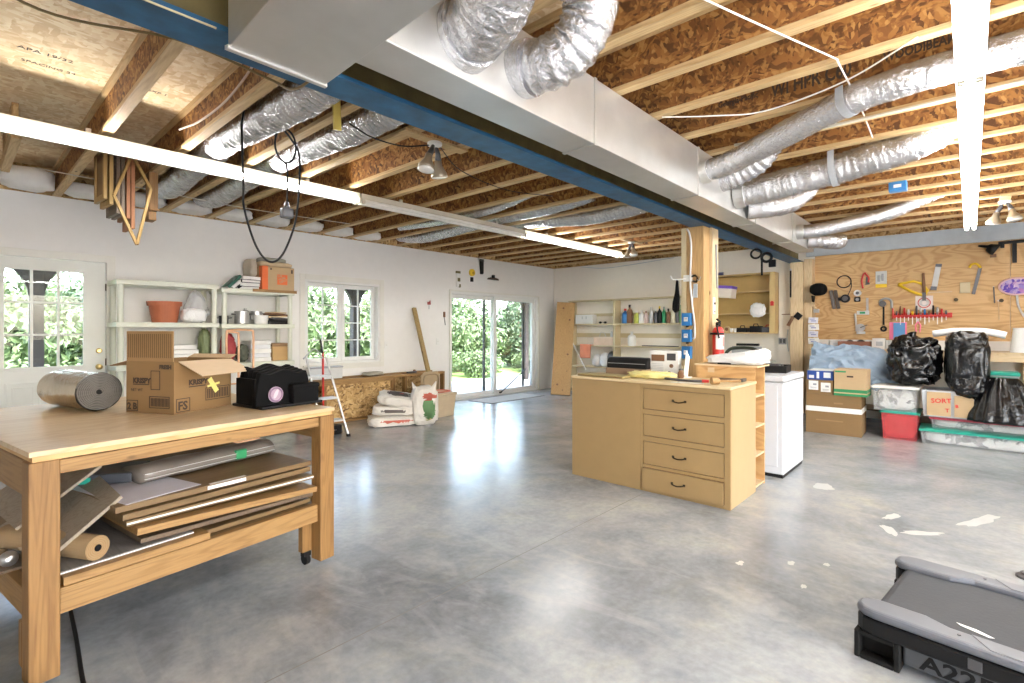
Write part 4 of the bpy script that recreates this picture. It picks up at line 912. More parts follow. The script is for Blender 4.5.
t = blob((0.26, 0.24, 0.17), 4, 4, 0.12, 2.6, 0.6).build('wrapped_bundle', M['bag_white'], smooth=True); t.location = (1.96, 6.96, 1.451); tag(t, 'white plastic wrapped bundle beside the flower pot', 'bundle')
mb = blob((0.30, 0.28, 0.40), 9, 4, 0.16, 3, 0.85)
for v in mb.bm.verts: f_ = 1-0.6*max(0, v.co.z-0.12)/0.28; v.co.x *= f_; v.co.y *= f_
t = mb.build('plastic_bag', M['film'], smooth=True); t.location = (2.02, 7.06, 1.452); tag(t, 'cloudy clear plastic bag peaked up behind the white wrapped bundle', 'bag')
t = thing('stacked_panels', 'white foam sheets stacked on the middle shelf beside the door', 'foam sheets', (1.78, 7.03, 0.971))
for k in range(4): MB().box((-0.28+0.01*k, -0.18, 0.055*k), (0.25-0.02*k, 0.18, 0.055*k+0.05)).build('foam_sheet', M['white'], t, 0.004)
t = blob((0.12, 0.2, 0.40), 12, 4, 0.2, 4, 0.8).build('green_bag', plain((0.20, 0.24, 0.12), 0.5), smooth=True); t.location = (2.10, 7.03, 0.971); tag(t, 'dark green bag standing at the right end of the middle shelf', 'bag')
# top of the second unit
bk = [((0.07, 0.11, 0.10), 0.55, 'green and black book leaning at the left end of the row on the shelf top', plain((0.02, 0.11, 0.075), 0.5)), ((0.0, 0, 0), 0.50, 'white book leaning beside the green one on the shelf top', M['white']), ((0, 0, 0), 0.46, 'black binder leaning beside the white book on the shelf top', M['black'])]
for k, (_, tl, lb, m_) in enumerate(bk):
    t = thing('leaning_book', lb, 'book', (2.34+0.055*k, 7.0, 1.886), 0, 'books on the shelf top'); t.rotation_euler = (0, 0.78+0.05*k, 0)
    MB().box((-0.035, -0.11, 0), (-0.031, 0.11, 0.22)).box((-0.004, -0.11, 0), (0, 0.11, 0.22)).box((-0.035, -0.112, 0), (0, -0.109, 0.22)).build('cover', m_, t, 0.001)
    MB().box((-0.031, -0.107, 0.004), (-0.004, 0.107, 0.216)).build('pages', M['paper'], t)
for k, (m_, lb) in enumerate([(M['black'], 'black binder at the bottom of the flat pile beside the orange cornered box'), (M['white'], 'white binder second from the bottom of the flat pile on the shelf top'), (M['black'], 'black album third from the bottom of the flat pile on the shelf top'), (M['paper'], 'loose white papers on top of the flat pile of binders')]):
    t = thing('flat_binder', lb, 'binder', (2.60, 7.0, 1.886+0.043*k), 0.1*k-0.1, 'flat pile of binders on the shelf top')
    MB().box((-0.13, -0.12, 0), (0.11, 0.12, 0.005)).box((-0.13, -0.12, 0.035), (0.11, 0.12, 0.04)).box((-0.134, -0.12, 0), (-0.128, 0.12, 0.04)).build('cover', m_, t)
    MB().box((-0.126, -0.115, 0.006), (0.105, 0.115, 0.034)).build('pages', M['paper'], t)
t = thing('moving_box', 'cardboard moving box with an orange corner and square orange logo on the shelf', 'box', (2.73, 6.86, 1.894))
MB().box((0, 0, 0), (0.42, 0.36, 0.31)).build('carton', M['card_light'], t, 0.004)
MB().box((-0.002, -0.002, 0.0), (0.07, 0.1, 0.312)).build('orange_corner', M['orange'], t)
lg = MB().box((0.19, -0.003, 0.075), (0.325, -0.001, 0.21)).build('logo', M['orange'], t)
for k, s_ in enumerate(('THE', 'HOME', 'DEPOT')): text('logo_text', s_, 0.042, (0.200+0.012*k, -0.0035, 0.165-0.037*k), (0.94, 0, 0.34), (-0.34, 0, 0.94), M['card_light'], lg, 0.001, squash=0.8)
MB().box((0.10, -0.002, 0.265), (0.12, -0.0005, 0.29)).box((0.375, -0.002, 0.235), (0.40, -0.0005, 0.285)).build('printed_lettering', M['ink'], t)
t = thing('folded_blanket', 'grey and tan blankets folded on top of the orange cornered box', 'blanket', (2.93, 7.04, 2.206))
blob((0.46, 0.34, 0.07), 3, 3, 0.1, 3, 0.5).build('tan_layer', plain((0.60, 0.47, 0.30), 0.9), t, smooth=True)
g2 = blob((0.36, 0.26, 0.07), 7, 3, 0.15, 4, 0.6).build('grey_layer', plain((0.33, 0.33, 0.28), 0.9), t, smooth=True); g2.location = (-0.02, 0, 0.06)
t = blob((0.10, 0.30, 0.24), 17, 3, 0.12, 3, 0.5).build('paper_sack', plain((0.45, 0.40, 0.32), 0.8), smooth=True); t.location = (2.665, 7.10, 2.06); tag(t, 'grey paper sack squeezed behind the left end of the orange cornered box', 'sack')
# pots on the second shelf
z = 1.441
def pot(name, label, x, y, r, h, mat, handles=True, lid=False):
    t = thing(name, label, 'cooking pot', (x, y, z), 0, 'pots and bowls on the shelf')
    MB().lathe([(r*0.92, 0), (r, 0.01), (r, h), (r*1.04, h+0.004), (r*0.95, h+0.004), (r*0.93, 0.012)], n=28).build('pot_body', mat, t, smooth=False)
    if handles:
        for s in (-1, 1): MB().tube([(s*r, -0.03, h*0.75), (s*(r+0.03), -0.025, h*0.78), (s*(r+0.03), 0.025, h*0.78), (s*r, 0.03, h*0.75)], 0.006, 6).build('handle', M['dark_steel'], t)
    if lid: MB().lathe([(r*1.02, h+0.004), (r*0.6, h+0.03), (0.02, h+0.04), (0.02, h+0.06), (0.005, h+0.06)], n=24).build('pot_lid', mat, t)
    return t
pot('steel_pot', 'shiny steel stock pot on the second shelf', 2.51, 6.95, 0.085, 0.16, M['steel'])
pot('white_bowl', 'white enamel bowl beside the steel stock pot', 2.76, 6.97, 0.085, 0.115, M['white'], False)
t = pot('steel_pan', 'steel saucepan nested in the white enamel bowl', 2.74, 7.08, 0.07, 0.11, M['steel']); t.location.z = 1.50
pot('dark_pot', 'small dark pot at the left end of the second shelf', 2.33, 7.05, 0.055, 0.10, M['dark_steel'])
pot('steel_kettle', 'small steel kettle at the back behind the stock pot', 2.62, 7.13, 0.06, 0.15, M['steel'], True, True)
t = thing('roasting_pans', 'heap of dark roasting pans and wooden boards at the right of the second shelf', 'pans', (2.97, 7.0, z))
for k, (m_, a, h) in enumerate([(M['black'], 0.0, 0.05), (M['dark_steel'], 0.12, 0.035), (M['pale_x'], -0.1, 0.02), (M['brown'], 0.2, 0.03), (M['pale_x'], 0.05, 0.018)]):
    zz = [0, 0.052, 0.09, 0.112, 0.145][k]; MB().box((-0.15+0.012*k, -0.12, zz), (0.13-0.012*k, 0.12, zz+h), (0, a*0.5, a*2)).build('pan' if k < 2 else 'cutting_board', m_, t, 0.01)
# third shelf
z = 0.951
t = thing('hand_cart', 'peach coloured folding hand cart frame in front of the second shelving unit', 'cart', (2.26, 6.74, 0.0))
MB().tube(crom([(0, 0, 0.02), (0, 0, 0.9), (0, 0, 1.30), (0.04, 0, 1.36), (0.27, 0, 1.36), (0.31, 0, 1.30), (0.31, 0, 0.9), (0.31, 0, 0.02)], 6), 0.013, 10).build('tall_hoop', M['peach'], t, smooth=True)
MB().tube(crom([(0.14, 0.01, 0.1), (0.14, 0.01, 0.9), (0.14, 0.01, 1.28), (0.12, 0.01, 1.33), (0.02, 0.01, 1.34)], 6), 0.013, 10).build('inner_hoop', M['peach'], t, smooth=True)
for zz in (0.35, 0.7): MB().tube([(0, 0, zz), (0.31, 0, zz)], 0.010, 8).build('cross_bar', M['peach'], t)
MB().box((-0.02, -0.2, 0), (0.33, 0.01, 0.02)).build('toe_plate', M['peach'], t)
t = blob((0.17, 0.14, 0.36), 21, 4, 0.2, 4, 0.8).build('red_bundle', plain((0.45, 0.06, 0.07), 0.6), smooth=True); t.location = (2.36, 7.0, z); tag(t, 'red and dark bundle standing behind the peach cart hoop', 'bundle')
t = blob((0.14, 0.16, 0.22), 22, 4, 0.2, 4, 0.8).build('dark_bundle', plain((0.10, 0.11, 0.08), 0.6), smooth=True); t.location = (2.53, 7.0, z); tag(t, 'dark olive bundle in front of the stacked white papers', 'bundle')
for k in range(5):
    t = MB().box((2.60+0.006*(k % 3), 6.90, z+0.055*k), (2.86-0.008*(k % 2), 7.2, z+0.055*k+0.052)).build('paper_stack', M['paper'] if k % 2 == 0 else plain((0.75, 0.76, 0.78), 0.7), None, 0.003)
    tag(t, ['lowest', 'second lowest', 'middle', 'second highest', 'topmost'][k] + ' white ream in the paper stack beside the tan basket', 'paper ream', 'paper reams on the shelf')
t = thing('storage_basket', 'tan lidded basket at the right end of the third shelf', 'basket', (2.89, 6.93, z))
MB().box((0, 0, 0), (0.21, 0.25, 0.19)).build('basket_body', plain((0.52, 0.34, 0.15), 0.7, bmp=0.5), t, 0.006)
MB().box((-0.01, -0.01, 0.19), (0.22, 0.26, 0.235)).build('basket_lid', plain((0.28, 0.17, 0.08), 0.7, bmp=0.4), t, 0.008)

# ================================================================== under and beside the window
rk = thing('lumber_box', 'long low box of two-by-fours and pressed board under the window', 'lumber box', (3.20, 6.85, 0))
MB().box((0, 0, 0.60), (2.62, 0.09, 0.638)).build('top_plate', M['pine_x'], rk, 0.003)
MB().box((0, 0.34, 0.60), (2.62, 0.43, 0.638)).build('top_plate', M['pine_x'], rk, 0.003)
MB().box((0, 0, 0.0), (2.62, 0.09, 0.038)).build('bottom_plate', M['pine_x'], rk, 0.003)
MB().box((0, 0.34, 0.0), (2.62, 0.43, 0.038)).build('bottom_plate', M['pine_x'], rk, 0.003)
for x in (0.0, 0.38, 1.52, 1.78, 2.58):
    MB().box((x, 0.0, 0.039), (x+0.038, 0.09, 0.599)).build('stud', M['pine_z'], rk, 0.002)
    MB().box((x, 0.34, 0.039), (x+0.038, 0.43, 0.599)).build('stud', M['pine_z'], rk, 0.002)
MB().box((0.42, 0.03, 0.045), (1.515, 0.045, 0.595)).build('front_panel', M['osb_panel'], rk)
MB().box((0.0, 0.425, 0.04), (2.62, 0.435, 0.6)).build('back_panel', M['osb_panel'], rk)
MB().box((0, -0.001, 0.56), (1.55, 0.0, 0.6)).build('front_strip', M['pine_x'], rk)
t = thing('grey_crate', 'grey flat crate standing under the left half of the window', 'crate', (3.46, 7.02, 0.639))
MB().box((0, 0, 0), (0.50, 0.10, 0.17)).build('crate_body', M['grey_light'], t, 0.003)
MB().box((-0.01, -0.006, 0.16), (0.51, 0.106, 0.185)).build('crate_rim', M['grey'], t, 0.004)
t = thing('folded_cloth', 'small grey folded cloth on the lumber box under the right half of the window', 'cloth', (4.50, 7.05, 0.639), 0.2)
blob((0.34, 0.20, 0.06), 2, 3, 0.15, 3, 0.5).build('cloth_fold', plain((0.40, 0.37, 0.30), 0.9), t, smooth=True)
t = thing('hand_plane', 'small dark tool lying on the lumber box near the shovel', 'tool', (5.22, 7.0, 0.639), 0.1)
MB().box((-0.1, -0.025, 0), (0.1, 0.025, 0.025)).build('tool_body', M['dark_steel'], t, 0.006); MB().box((0.04, -0.015, 0.026), (0.08, 0.015, 0.05)).build('tool_handle', M['brown'], t, 0.006)
ld = thing('step_ladder', 'folding step ladder with silver front rails and red rear rails by the window', 'ladder', (3.42, 5.92, 0), 0.0)
for dx in (0, -0.33):
    MB().bar((dx, 0, 0.02), (dx*0.8-0.16, 0.27, 1.02), 0.028, 0.02, (1, 0, 0)).build('front_rail', M['steel'], ld, 0.004)
    MB().bar((dx-0.05, 0.55, 0.02), (dx*0.8-0.19, 0.30, 1.08 if dx == 0 else 0.74), 0.026, 0.02, (1, 0, 0)).build('rear_rail', M['red'], ld, 0.004)
    MB().box((dx-0.02, -0.02, 0), (dx+0.02, 0.02, 0.035)).build('rubber_foot', M['rubber'], ld, 0.004)
    if dx == 0: MB().bar((-0.20, 0.29, 1.06), (-0.23, 0.29, 1.24), 0.022, 0.022).build('grip_post', M['black'], ld, 0.005)
for zz, d_ in ((0.20, 0.08), (0.48, 0.10), (0.76, 0.13)):
    f_ = zz; MB().box((-0.16*f_-0.36, 0.27*f_-0.02, zz), (-0.16*f_+0.0, 0.27*f_+0.14, zz+0.022)).build('tread', M['grey_light'], ld, 0.004)
MB().tube(crom([(-0.20, 0.28, 1.0), (-0.33, 0.25, 1.12), (-0.46, 0.28, 1.0)], 8), 0.010, 8).build('hand_hoop', M['grey'], ld, smooth=True)
t = thing('tool_case', 'black tool case on the floor behind the step ladder foot', 'case', (3.30, 6.12, 0), 0.1)
MB().box((-0.20, 0, 0), (0.16, 0.2, 0.12)).build('case_body', M['black'], t, 0.015); MB().tube([(-0.07, -0.005, 0.06), (-0.07, -0.03, 0.07), (0.05, -0.03, 0.07), (0.05, -0.005, 0.06)], 0.008, 8).build('handle', M['dark_steel'], t)

sk = plain((0.70, 0.655, 0.60), 0.6, 0.05)
def sack(label, loc, dims, rot, seed, prints, sq=0.42):
    t = thing('filled_sack', label, 'sack', loc, 0, 'garden product sacks'); t.rotation_euler = rot
    b = blob(dims, seed, 5, 0.09, 2.6, sq).build('sack_body', sk, t, smooth=True)
    for cx, cz, rx, rz_, m_, face in prints:
        if face == 'top': keep = lambda c, n: n.z > 0.3 and ((c.x-cx)/rx)**2+((c.y-cz)/rz_)**2 < 1 + 0.5*noise.noise(c*25)
        else: keep = lambda c, n: n.y < -0.25 and ((c.x-cx)/rx)**2+((c.z-cz)/rz_)**2 < 1 + 0.6*noise.noise(c*25)
        skin_patch(b, keep, 'printed_patch', m_)
    return t
pk_g, pk_r, pk_d = plain((0.10, 0.22, 0.08), 0.6), plain((0.50, 0.10, 0.06), 0.6), plain((0.10, 0.08, 0.07), 0.6)
sack('white printed garden sack at the bottom of the pile of three', (4.27, 6.20, 0), (0.66, 0.44, 0.14), (0, 0, -0.5), 5, [(0.05, 0.075, 0.22, 0.02, pk_r, 'front')])
sack('white printed garden sack in the middle of the pile of three', (4.33, 6.22, 0.141), (0.60, 0.42, 0.14), (0, 0.03, -0.65), 6, [(0.0, 0.07, 0.18, 0.025, pk_d, 'front')])
sack('white garden sack with a red and green print tilted on top of the pile', (4.36, 6.20, 0.285), (0.56, 0.44, 0.15), (0.12, 0.16, -0.6), 7, [(0.0, 0.0, 0.17, 0.13, pk_d, 'top'), (-0.04, 0.03, 0.13, 0.08, pk_r, 'top'), (0.08, -0.06, 0.06, 0.05, pk_g, 'top')])
t = sack('white garden sack with a green plant print standing upright by the pile', (4.60, 5.86, 0), (0.38, 0.22, 0.55), (-0.05, 0, -0.45), 8, [(0.05, 0.24, 0.085, 0.17, pk_g, 'front'), (0.05, 0.40, 0.10, 0.05, pk_r, 'front'), (0.04, 0.12, 0.05, 0.06, plain((0.55, 0.42, 0.16), 0.6), 'front')], 0.5)
for s_ in (-1, 1): MB().prism([(s_*0.05, 0.48), (s_*0.16, 0.46), (s_*0.18, 0.62), (s_*0.12, 0.55)], 'y', -0.02, 0.02).build('sack_ear', sk, t, 0.008)
t = thing('storage_bin', 'tan plastic storage bin with its lid near the sliding glass door', 'bin', (5.02, 6.10, 0), 0.0)
MB().rings([[(0.03, 0.02, 0), (0.37, 0.02, 0), (0.37, 0.40, 0), (0.03, 0.40, 0)], [(0, 0, 0.33), (0.40, 0, 0.33), (0.40, 0.43, 0.33), (0, 0.43, 0.33)]]).build('bin_body', M['tan_bin'], t, 0.012)
MB().box((-0.015, -0.015, 0.331), (0.415, 0.445, 0.375)).build('bin_lid', M['tan_bin'], t, 0.012)
t = thing('red_strap', 'red strap lying on the lid of the tan storage bin', 'strap', (5.22, 6.28, 0.376))
MB().tube(crom([(-0.15, -0.1, 0.012), (0.0, -0.14, 0.014), (0.16, -0.08, 0.012), (0.12, 0.1, 0.014), (-0.1, 0.06, 0.012)], 6), 0.010, 8).build('strap_loop', plain((0.70, 0.22, 0.16), 0.6), t)
t = thing('leaning_shovel', 'wooden handled shovel with a tan scoop leaning on the wall by the sliding door', 'shovel', (5.43, 6.80, 0.66), 0)
MB().bar((0.0, 0.0, -0.06), (0.01, 0.43, 1.09), 0.075, 0.05, (0, 1, 0)).build('handle', wood('old_handle', (0.38, 0.27, 0.11), (0.27, 0.18, 0.06), 'z'), t, 0.01)
poly = [(-0.13, 0.0), (0.15, 0.0), (0.20, -0.06), (0.20, -0.34), (0.14, -0.40), (-0.14, -0.40), (-0.20, -0.34), (-0.20, -0.06)]
MB().prism(poly, 'y', -0.045, -0.02).build('scoop', plain((0.42, 0.32, 0.20), 0.6), t, 0.015)
MB().tube(crom([(-0.14, -0.055, -0.30), (-0.15, -0.055, -0.12), (-0.09, -0.055, -0.05), (0.10, -0.055, -0.05), (0.16, -0.055, -0.12), (0.15, -0.055, -0.30)], 5), 0.012, 8).build('scoop_rib', plain((0.30, 0.22, 0.13), 0.6), t)
t = thing('door_mat', 'pale flat mat on the floor in front of the sliding glass door', 'mat', (7.45, 6.85, 0.0), 0.0)
MB().box((-0.75, -0.28, 0.0), (0.75, 0.28, 0.008)).build('mat_face', plain((0.46, 0.45, 0.42), 0.9), t, 0.003); mb = MB(); frame_rect(mb, -0.78, 0.78, -0.31, 0.31, 0.03, 0.0, 0.010)
for v in mb.bm.verts: v.co.y, v.co.z = v.co.z, v.co.y
mb.build('mat_border', plain((0.30, 0.29, 0.27), 0.9), t)
t = thing('door_bar', 'dark bar propped diagonally across the right sliding glass panel', 'bar', (7.75, 7.325, 0.035)); MB().bar((0, 0, 0.01), (0.82, 0, 0.46), 0.02, 0.02).build('bar_body', M['dark_steel'], t, 0.003); MB().box((-0.03, -0.012, 0), (0.03, 0.012, 0.03)).build('bar_shoe', M['black'], t, 0.003)

# small things on the long wall
YW = 7.298
def wallthing(name, label, cat, x, z, group=None): return thing(name, label, cat, (x, YW, z), 0, group)
for x, z, lb in [(4.92, 1.11, 'white wall switch plate just right of the window'), (6.03, 1.15, 'white wall switch plate left of the sliding glass door')]:
    t = wallthing('switch_plate', lb, 'light switch', x, z); MB().box((-0.037, -0.007, -0.06), (0.037, 0, 0.06)).build('plate', M['white'], t, 0.003); MB().box((-0.006, -0.017, -0.012), (0.006, -0.007, 0.012)).build('toggle', M['trim'], t, 0.002)
t = wallthing('wall_hook', 'small dark red hook on the white wall above the shovel', 'hook', 5.82, 1.84)
MB().box((-0.035, -0.02, -0.02), (0.035, 0, 0.03)).tube([(0, -0.02, 0.02), (0, -0.045, 0.05)], 0.012, 8).build('hook_body', plain((0.35, 0.08, 0.07), 0.5), t, 0.006); MB().box((-0.008, -0.012, -0.10), (0.012, -0.002, -0.02)).build('hook_tail', M['grey_light'], t)
t = wallthing('paint_brush', 'narrow brown brush hanging left of the sliding glass door frame', 'brush', 6.18, 1.60)
MB().box((-0.022, -0.02, 0), (0.022, 0, 0.10)).build('brush_head', M['brown'], t, 0.006); MB().bar((0, -0.01, 0), (0.025, -0.01, -0.15), 0.018, 0.014).build('handle', M['grey'], t, 0.004)
t = wallthing('spirit_level', 'white torpedo level with dark ends hanging above the sliding door corner', 'level', 6.52, 2.19)
MB().box((-0.05, -0.025, 0), (0.05, 0, 0.30)).build('level_body', M['white'], t, 0.004); MB().box((-0.053, -0.028, 0.255), (0.053, 0, 0.30)).box((-0.02, -0.03, 0.10), (0.045, -0.002, 0.17)).box((0.02, -0.03, -0.01), (0.06, -0.002, 0.05)).build('level_cap', plain((0.16, 0.14, 0.05), 0.5), t, 0.004)
t = wallthing('tape_reel', 'yellow tape reel hanging over the left of the sliding door', 'tape reel', 6.88, 2.46)
MB().tube([(0, -0.04, 0.03), (0, 0, 0.03)], [0.07, 0.07], 24).build('reel_body', M['yellow'], t, 0.004); MB().box((-0.035, -0.035, -0.15), (0.03, -0.003, -0.06)).build('grip', M['black'], t, 0.008); MB().cyl((0.02, -0.044, 0.02), (0.02, -0.04, 0.02), 0.03, n=16).build('hub', plain((0.55, 0.33, 0.02), 0.5), t)
t = wallthing('black_sheath', 'long black sheath hanging under the joists over the sliding door', 'sheath', 7.15, 2.48)
MB().prism([(-0.05, 0.30), (0.05, 0.30), (0.045, 0.02), (0.02, 0), (-0.035, 0.0)], 'y', -0.03, -0.002).build('sheath_body', M['black'], t, 0.004); MB().box((-0.055, -0.034, 0.26), (0.055, -0.001, 0.275)).build('sheath_band', M['dark_steel'], t)
t = wallthing('black_trowel', 'black flat trowel hung over the middle of the sliding door', 'trowel', 7.48, 2.39)
MB().prism([(-0.17, 0.0), (0.17, 0.0), (0.14, 0.035), (0.05, 0.05), (-0.05, 0.05), (-0.14, 0.035)], 'y', -0.03, -0.005).build('blade', plain((0.06, 0.035, 0.02), 0.5), t, 0.004); MB().box((-0.035, -0.04, 0.04), (0.035, -0.004, 0.10)).build('handle', M['black'], t, 0.01)

# ================================================================== drawer cabinet in the middle
CX, CY = 3.951, 1.345
cb = thing('drawer_cabinet', 'tan painted freestanding cabinet with four drawers and a blank left side', 'cabinet', (CX, CY, 0))
CD, CW, CH = 0.61, 1.455, 0.932
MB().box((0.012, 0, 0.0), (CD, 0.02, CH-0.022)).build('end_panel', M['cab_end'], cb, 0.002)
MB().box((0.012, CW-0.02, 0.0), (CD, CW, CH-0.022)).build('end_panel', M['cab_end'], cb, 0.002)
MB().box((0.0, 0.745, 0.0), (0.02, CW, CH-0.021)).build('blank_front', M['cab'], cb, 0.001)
ff = MB(); D = [(0.025, 0.205), (0.228, 0.425), (0.468, 0.655), (0.695, 0.872)]
y0, y1 = 0.045, 0.725
ff.box((0.0, 0.0, 0.0), (0.02, y0, CH-0.021)).box((0.0, y1, 0), (0.02, 0.744, CH-0.021)).box((0, y0, 0), (0.02, y1, D[0][0])).box((0, y0, D[3][1]), (0.02, y1, CH-0.021))
for a, b in zip(D, D[1:]): ff.box((0, y0, a[1]), (0.02, y1, b[0]))
ff.build('face_frame', M['cab'], cb, 0.0015)
MB().box((0.02, 0.02, 0.0), (CD, CW-0.02, 0.02)).box((CD-0.012, 0.02, 0.02), (CD, CW-0.02, CH-0.022)).build('carcass', M['cab'], cb)
MB().box((0.0255, 0.021, 0.021), (0.027, 0.744, CH-0.03)).build('gap_shade_panel', M['brown'], cb)  # dark brown sheet standing in for shade in the drawer gaps
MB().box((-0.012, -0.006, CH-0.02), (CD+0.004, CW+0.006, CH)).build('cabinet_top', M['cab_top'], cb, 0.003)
for k, (a, b) in enumerate(D):
    pr2 = -0.018 if k == 0 else 0.004
    dr = MB().box((pr2, y0+0.005, a+0.005), (pr2+0.02, y1-0.005, b-0.005)).box((pr2+0.02, y0+0.012, a+0.012), (0.5, y1-0.012, b-0.03)).build('drawer', M['cab'], cb, 0.002)
    zc = (a+b)/2+0.005; yc = (y0+y1)/2+0.02
    hd = MB(); hd.tube(crom([(pr2-0.002, yc+0.05, zc), (pr2-0.022, yc+0.042, zc-0.003), (pr2-0.028, yc, zc-0.010), (pr2-0.022, yc-0.042, zc-0.003), (pr2-0.002, yc-0.05, zc)], 4), 0.0055, 8)
    hd.box((pr2-0.003, yc+0.042, zc-0.009), (pr2, yc+0.06, zc+0.009)).box((pr2-0.003, yc-0.06, zc-0.009), (pr2, yc-0.042, zc+0.009))
    hd.build('drawer_pull', M['bronze'], dr)
zc = CH+0.001
def on_cab(name, label, cat, x, y, rz=0.0, z=zc, group=None): return thing(name, label, cat, (x, y, z), rz, group)
t = on_cab('folded_pad', 'flat olive green pad lying along the left end of the cabinet top', 'pad', 4.06, 2.52, 0.0)
MB().box((-0.08, -0.24, 0), (0.12, 0.24, 0.022)).build('pad_body', plain((0.30, 0.24, 0.10), 0.8), t, 0.006); MB().box((-0.082, -0.24, 0.008), (-0.0805, 0.24, 0.013)).build('pad_seam', M['brown'], t)
t = on_cab('yellow_cloth', 'crumpled pale yellow cloth on the middle of the cabinet top', 'cloth', 4.22, 2.13, 0.1)
blob((0.22, 0.40, 0.06), 31, 4, 0.25, 4, 0.6).build('cloth_fold', plain((0.76, 0.67, 0.28), 0.8), t, smooth=True)
t = on_cab('case_on_cabinet', 'long black hard case with a brown base on the back of the cabinet top', 'case', 4.47, 2.53, 0.0); t.name = 'hard_case'
MB().prism([(-0.09, 0.06), (0.09, 0.06), (0.085, 0.135), (0.05, 0.165), (-0.05, 0.165), (-0.085, 0.135)], 'y', -0.27, 0.16).build('case_lid', M['black'], t, 0.012)
MB().box((-0.095, -0.275, 0), (0.095, 0.165, 0.06)).build('case_base', plain((0.30, 0.20, 0.13), 0.6), t, 0.004); MB().box((-0.097, -0.26, 0.105), (-0.089, 0.14, 0.11)).build('trim_line', M['grey'], t)
t = on_cab('intercom', 'white wall intercom radio with a dark display standing on the cabinet top', 'radio', 4.50, 2.12, 0.0)
MB().box((-0.03, -0.14, 0), (0.03, 0.15, 0.24)).build('radio_body', M['white'], t, 0.008)
MB().box((-0.033, 0.0, 0.14), (-0.029, 0.13, 0.20)).build('display', M['brown'], t); MB().box((-0.033, -0.11, 0.15), (-0.029, -0.025, 0.215)).build('tuner_window', M['dark_steel'], t)
sg = MB()
for k in range(7): sg.box((-0.033, 0.01, 0.02+0.015*k), (-0.029, 0.13, 0.026+0.015*k))
sg.build('speaker_grille', M['grey_light'], t); MB().cyl((-0.04, -0.07, 0.10), (-0.03, -0.07, 0.10), 0.018, n=16).build('knob', M['brown'], t); MB().cyl((-0.04, -0.05, 0.04), (-0.03, -0.05, 0.04), 0.012, n=16).build('knob', M['dark_steel'], t)
t = on_cab('paper_stack', 'white sheets of paper leaning beside the intercom on the cabinet', 'paper', 4.50, 1.92, 0.2)
MB().bar((-0.04, 0, 0), (0.06, 0, 0.21), 0.15, 0.006, (0, 1, 0)).bar((-0.10, 0.02, 0.003), (0.02, 0.03, 0.006), 0.15, 0.004, (0, 0, 1)).build('sheet', M['paper'], t)
t = on_cab('brown_jar', 'small red brown jar in front of the papers on the cabinet', 'jar', 4.40, 1.93)
MB().lathe([(0.022, 0), (0.026, 0.01), (0.026, 0.05), (0.018, 0.06), (0.018, 0.07)], n=16).build('jar_body', M['brown'], t); MB().lathe([(0.02, 0.0705), (0.02, 0.085)], n=16).build('jar_lid', M['dark_steel'], t)
t = on_cab('pry_bar', 'dark curved pry bar with a red tip lying on the cabinet top', 'pry bar', 4.12, 1.80, 0.0)
MB().tube(crom([(0.10, 0.26, 0.012), (0.02, 0.12, 0.012), (-0.02, -0.05, 0.012), (0.02, -0.18, 0.014)], 8), 0.010, 8).build('bar', M['dark_steel'], t, smooth=True); MB().cyl((0.015, -0.165, 0.014), (0.035, -0.215, 0.014), 0.013, n=10).build('red_tip', M['red'], t)
t = on_cab('grey_rule', 'thin grey steel rule beside the pry bar on the cabinet top', 'ruler', 4.04, 1.72, 0.25)
MB().box((-0.015, -0.13, 0), (0.015, 0.13, 0.004)).build('rule', M['grey_light'], t); MB().box((-0.016, 0.06, 0.0041), (0.016, 0.075, 0.005)).build('rule_mark', M['dark_steel'], t)
t = on_cab('wooden_mallet', 'wooden mallet lying at the near corner of the cabinet top', 'mallet', 4.06, 1.50, 0.0)
MB().cyl((-0.03, 0.02, 0.03), (0.02, -0.02, 0.03), 0.028, n=20).build('mallet_head', wood('mallet_wood', (0.42, 0.25, 0.10), (0.28, 0.15, 0.05), 'x'), t, 0.004); MB().tube([(0.0, 0.0, 0.03), (0.14, -0.06, 0.022), (0.27, -0.10, 0.016)], [0.011, 0.011, 0.014], 10).build('handle', M['pine_x'], t, smooth=True)
t = on_cab('claw_hammer', 'dark headed hammer lying behind the mallet on the cabinet top', 'hammer', 4.40, 1.50, 0.0)
MB().tube([(0.0, 0.12, 0.014), (0.02, -0.08, 0.014)], 0.013, 10).build('handle', M['board_dark'], t, smooth=True); MB().box((-0.03, -0.11, 0.002), (0.07, -0.08, 0.03)).build('hammer_head', M['dark_steel'], t, 0.004)

# plywood pigeonhole unit behind the cabinet
pg = thing('pigeonhole_unit', 'narrow plywood shelf unit with four cubbies behind the drawer cabinet', 'shelves', (4.585, 1.36, 0))
PW, PH, PL = 0.285, 1.045, 0.50
MB().box((0, 0, 0), (0.015, PL, PH)).build('side_panel', M['ply_box'], pg, 0.001); MB().box((PW-0.015, 0, 0), (PW, PL, PH)).build('side_panel', M['ply_box'], pg, 0.001)
MB().box((0.0155, PL-0.012, 0.0), (PW-0.0155, PL, PH)).build('back_panel', M['ply_box'], pg)
for z_ in (0.03, 0.29, 0.54, 0.80): MB().box((0.0155, 0, z_-0.014), (PW-0.0155, PL-0.0125, z_)).build('shelf', M['pale_y'], pg)
MB().box((-0.03, -0.03, PH+0.0005), (PW+0.03, PL+0.01, PH+0.014)).build('top_board', M['pale_y'], pg, 0.001)
MB().box((-0.0015, 0.34, PH-0.06), (-0.0003, 0.40, PH-0.015)).build('pale_sticker', M['pale_y'], pg)
t = thing('wrapped_parcel', 'long white plastic wrapped parcel lying on the plywood shelf unit', 'parcel', (4.74, 1.545, PH+0.015), 0)
b = blob((0.30, 0.50, 0.10), 41, 4, 0.12, 3.2, 0.5)
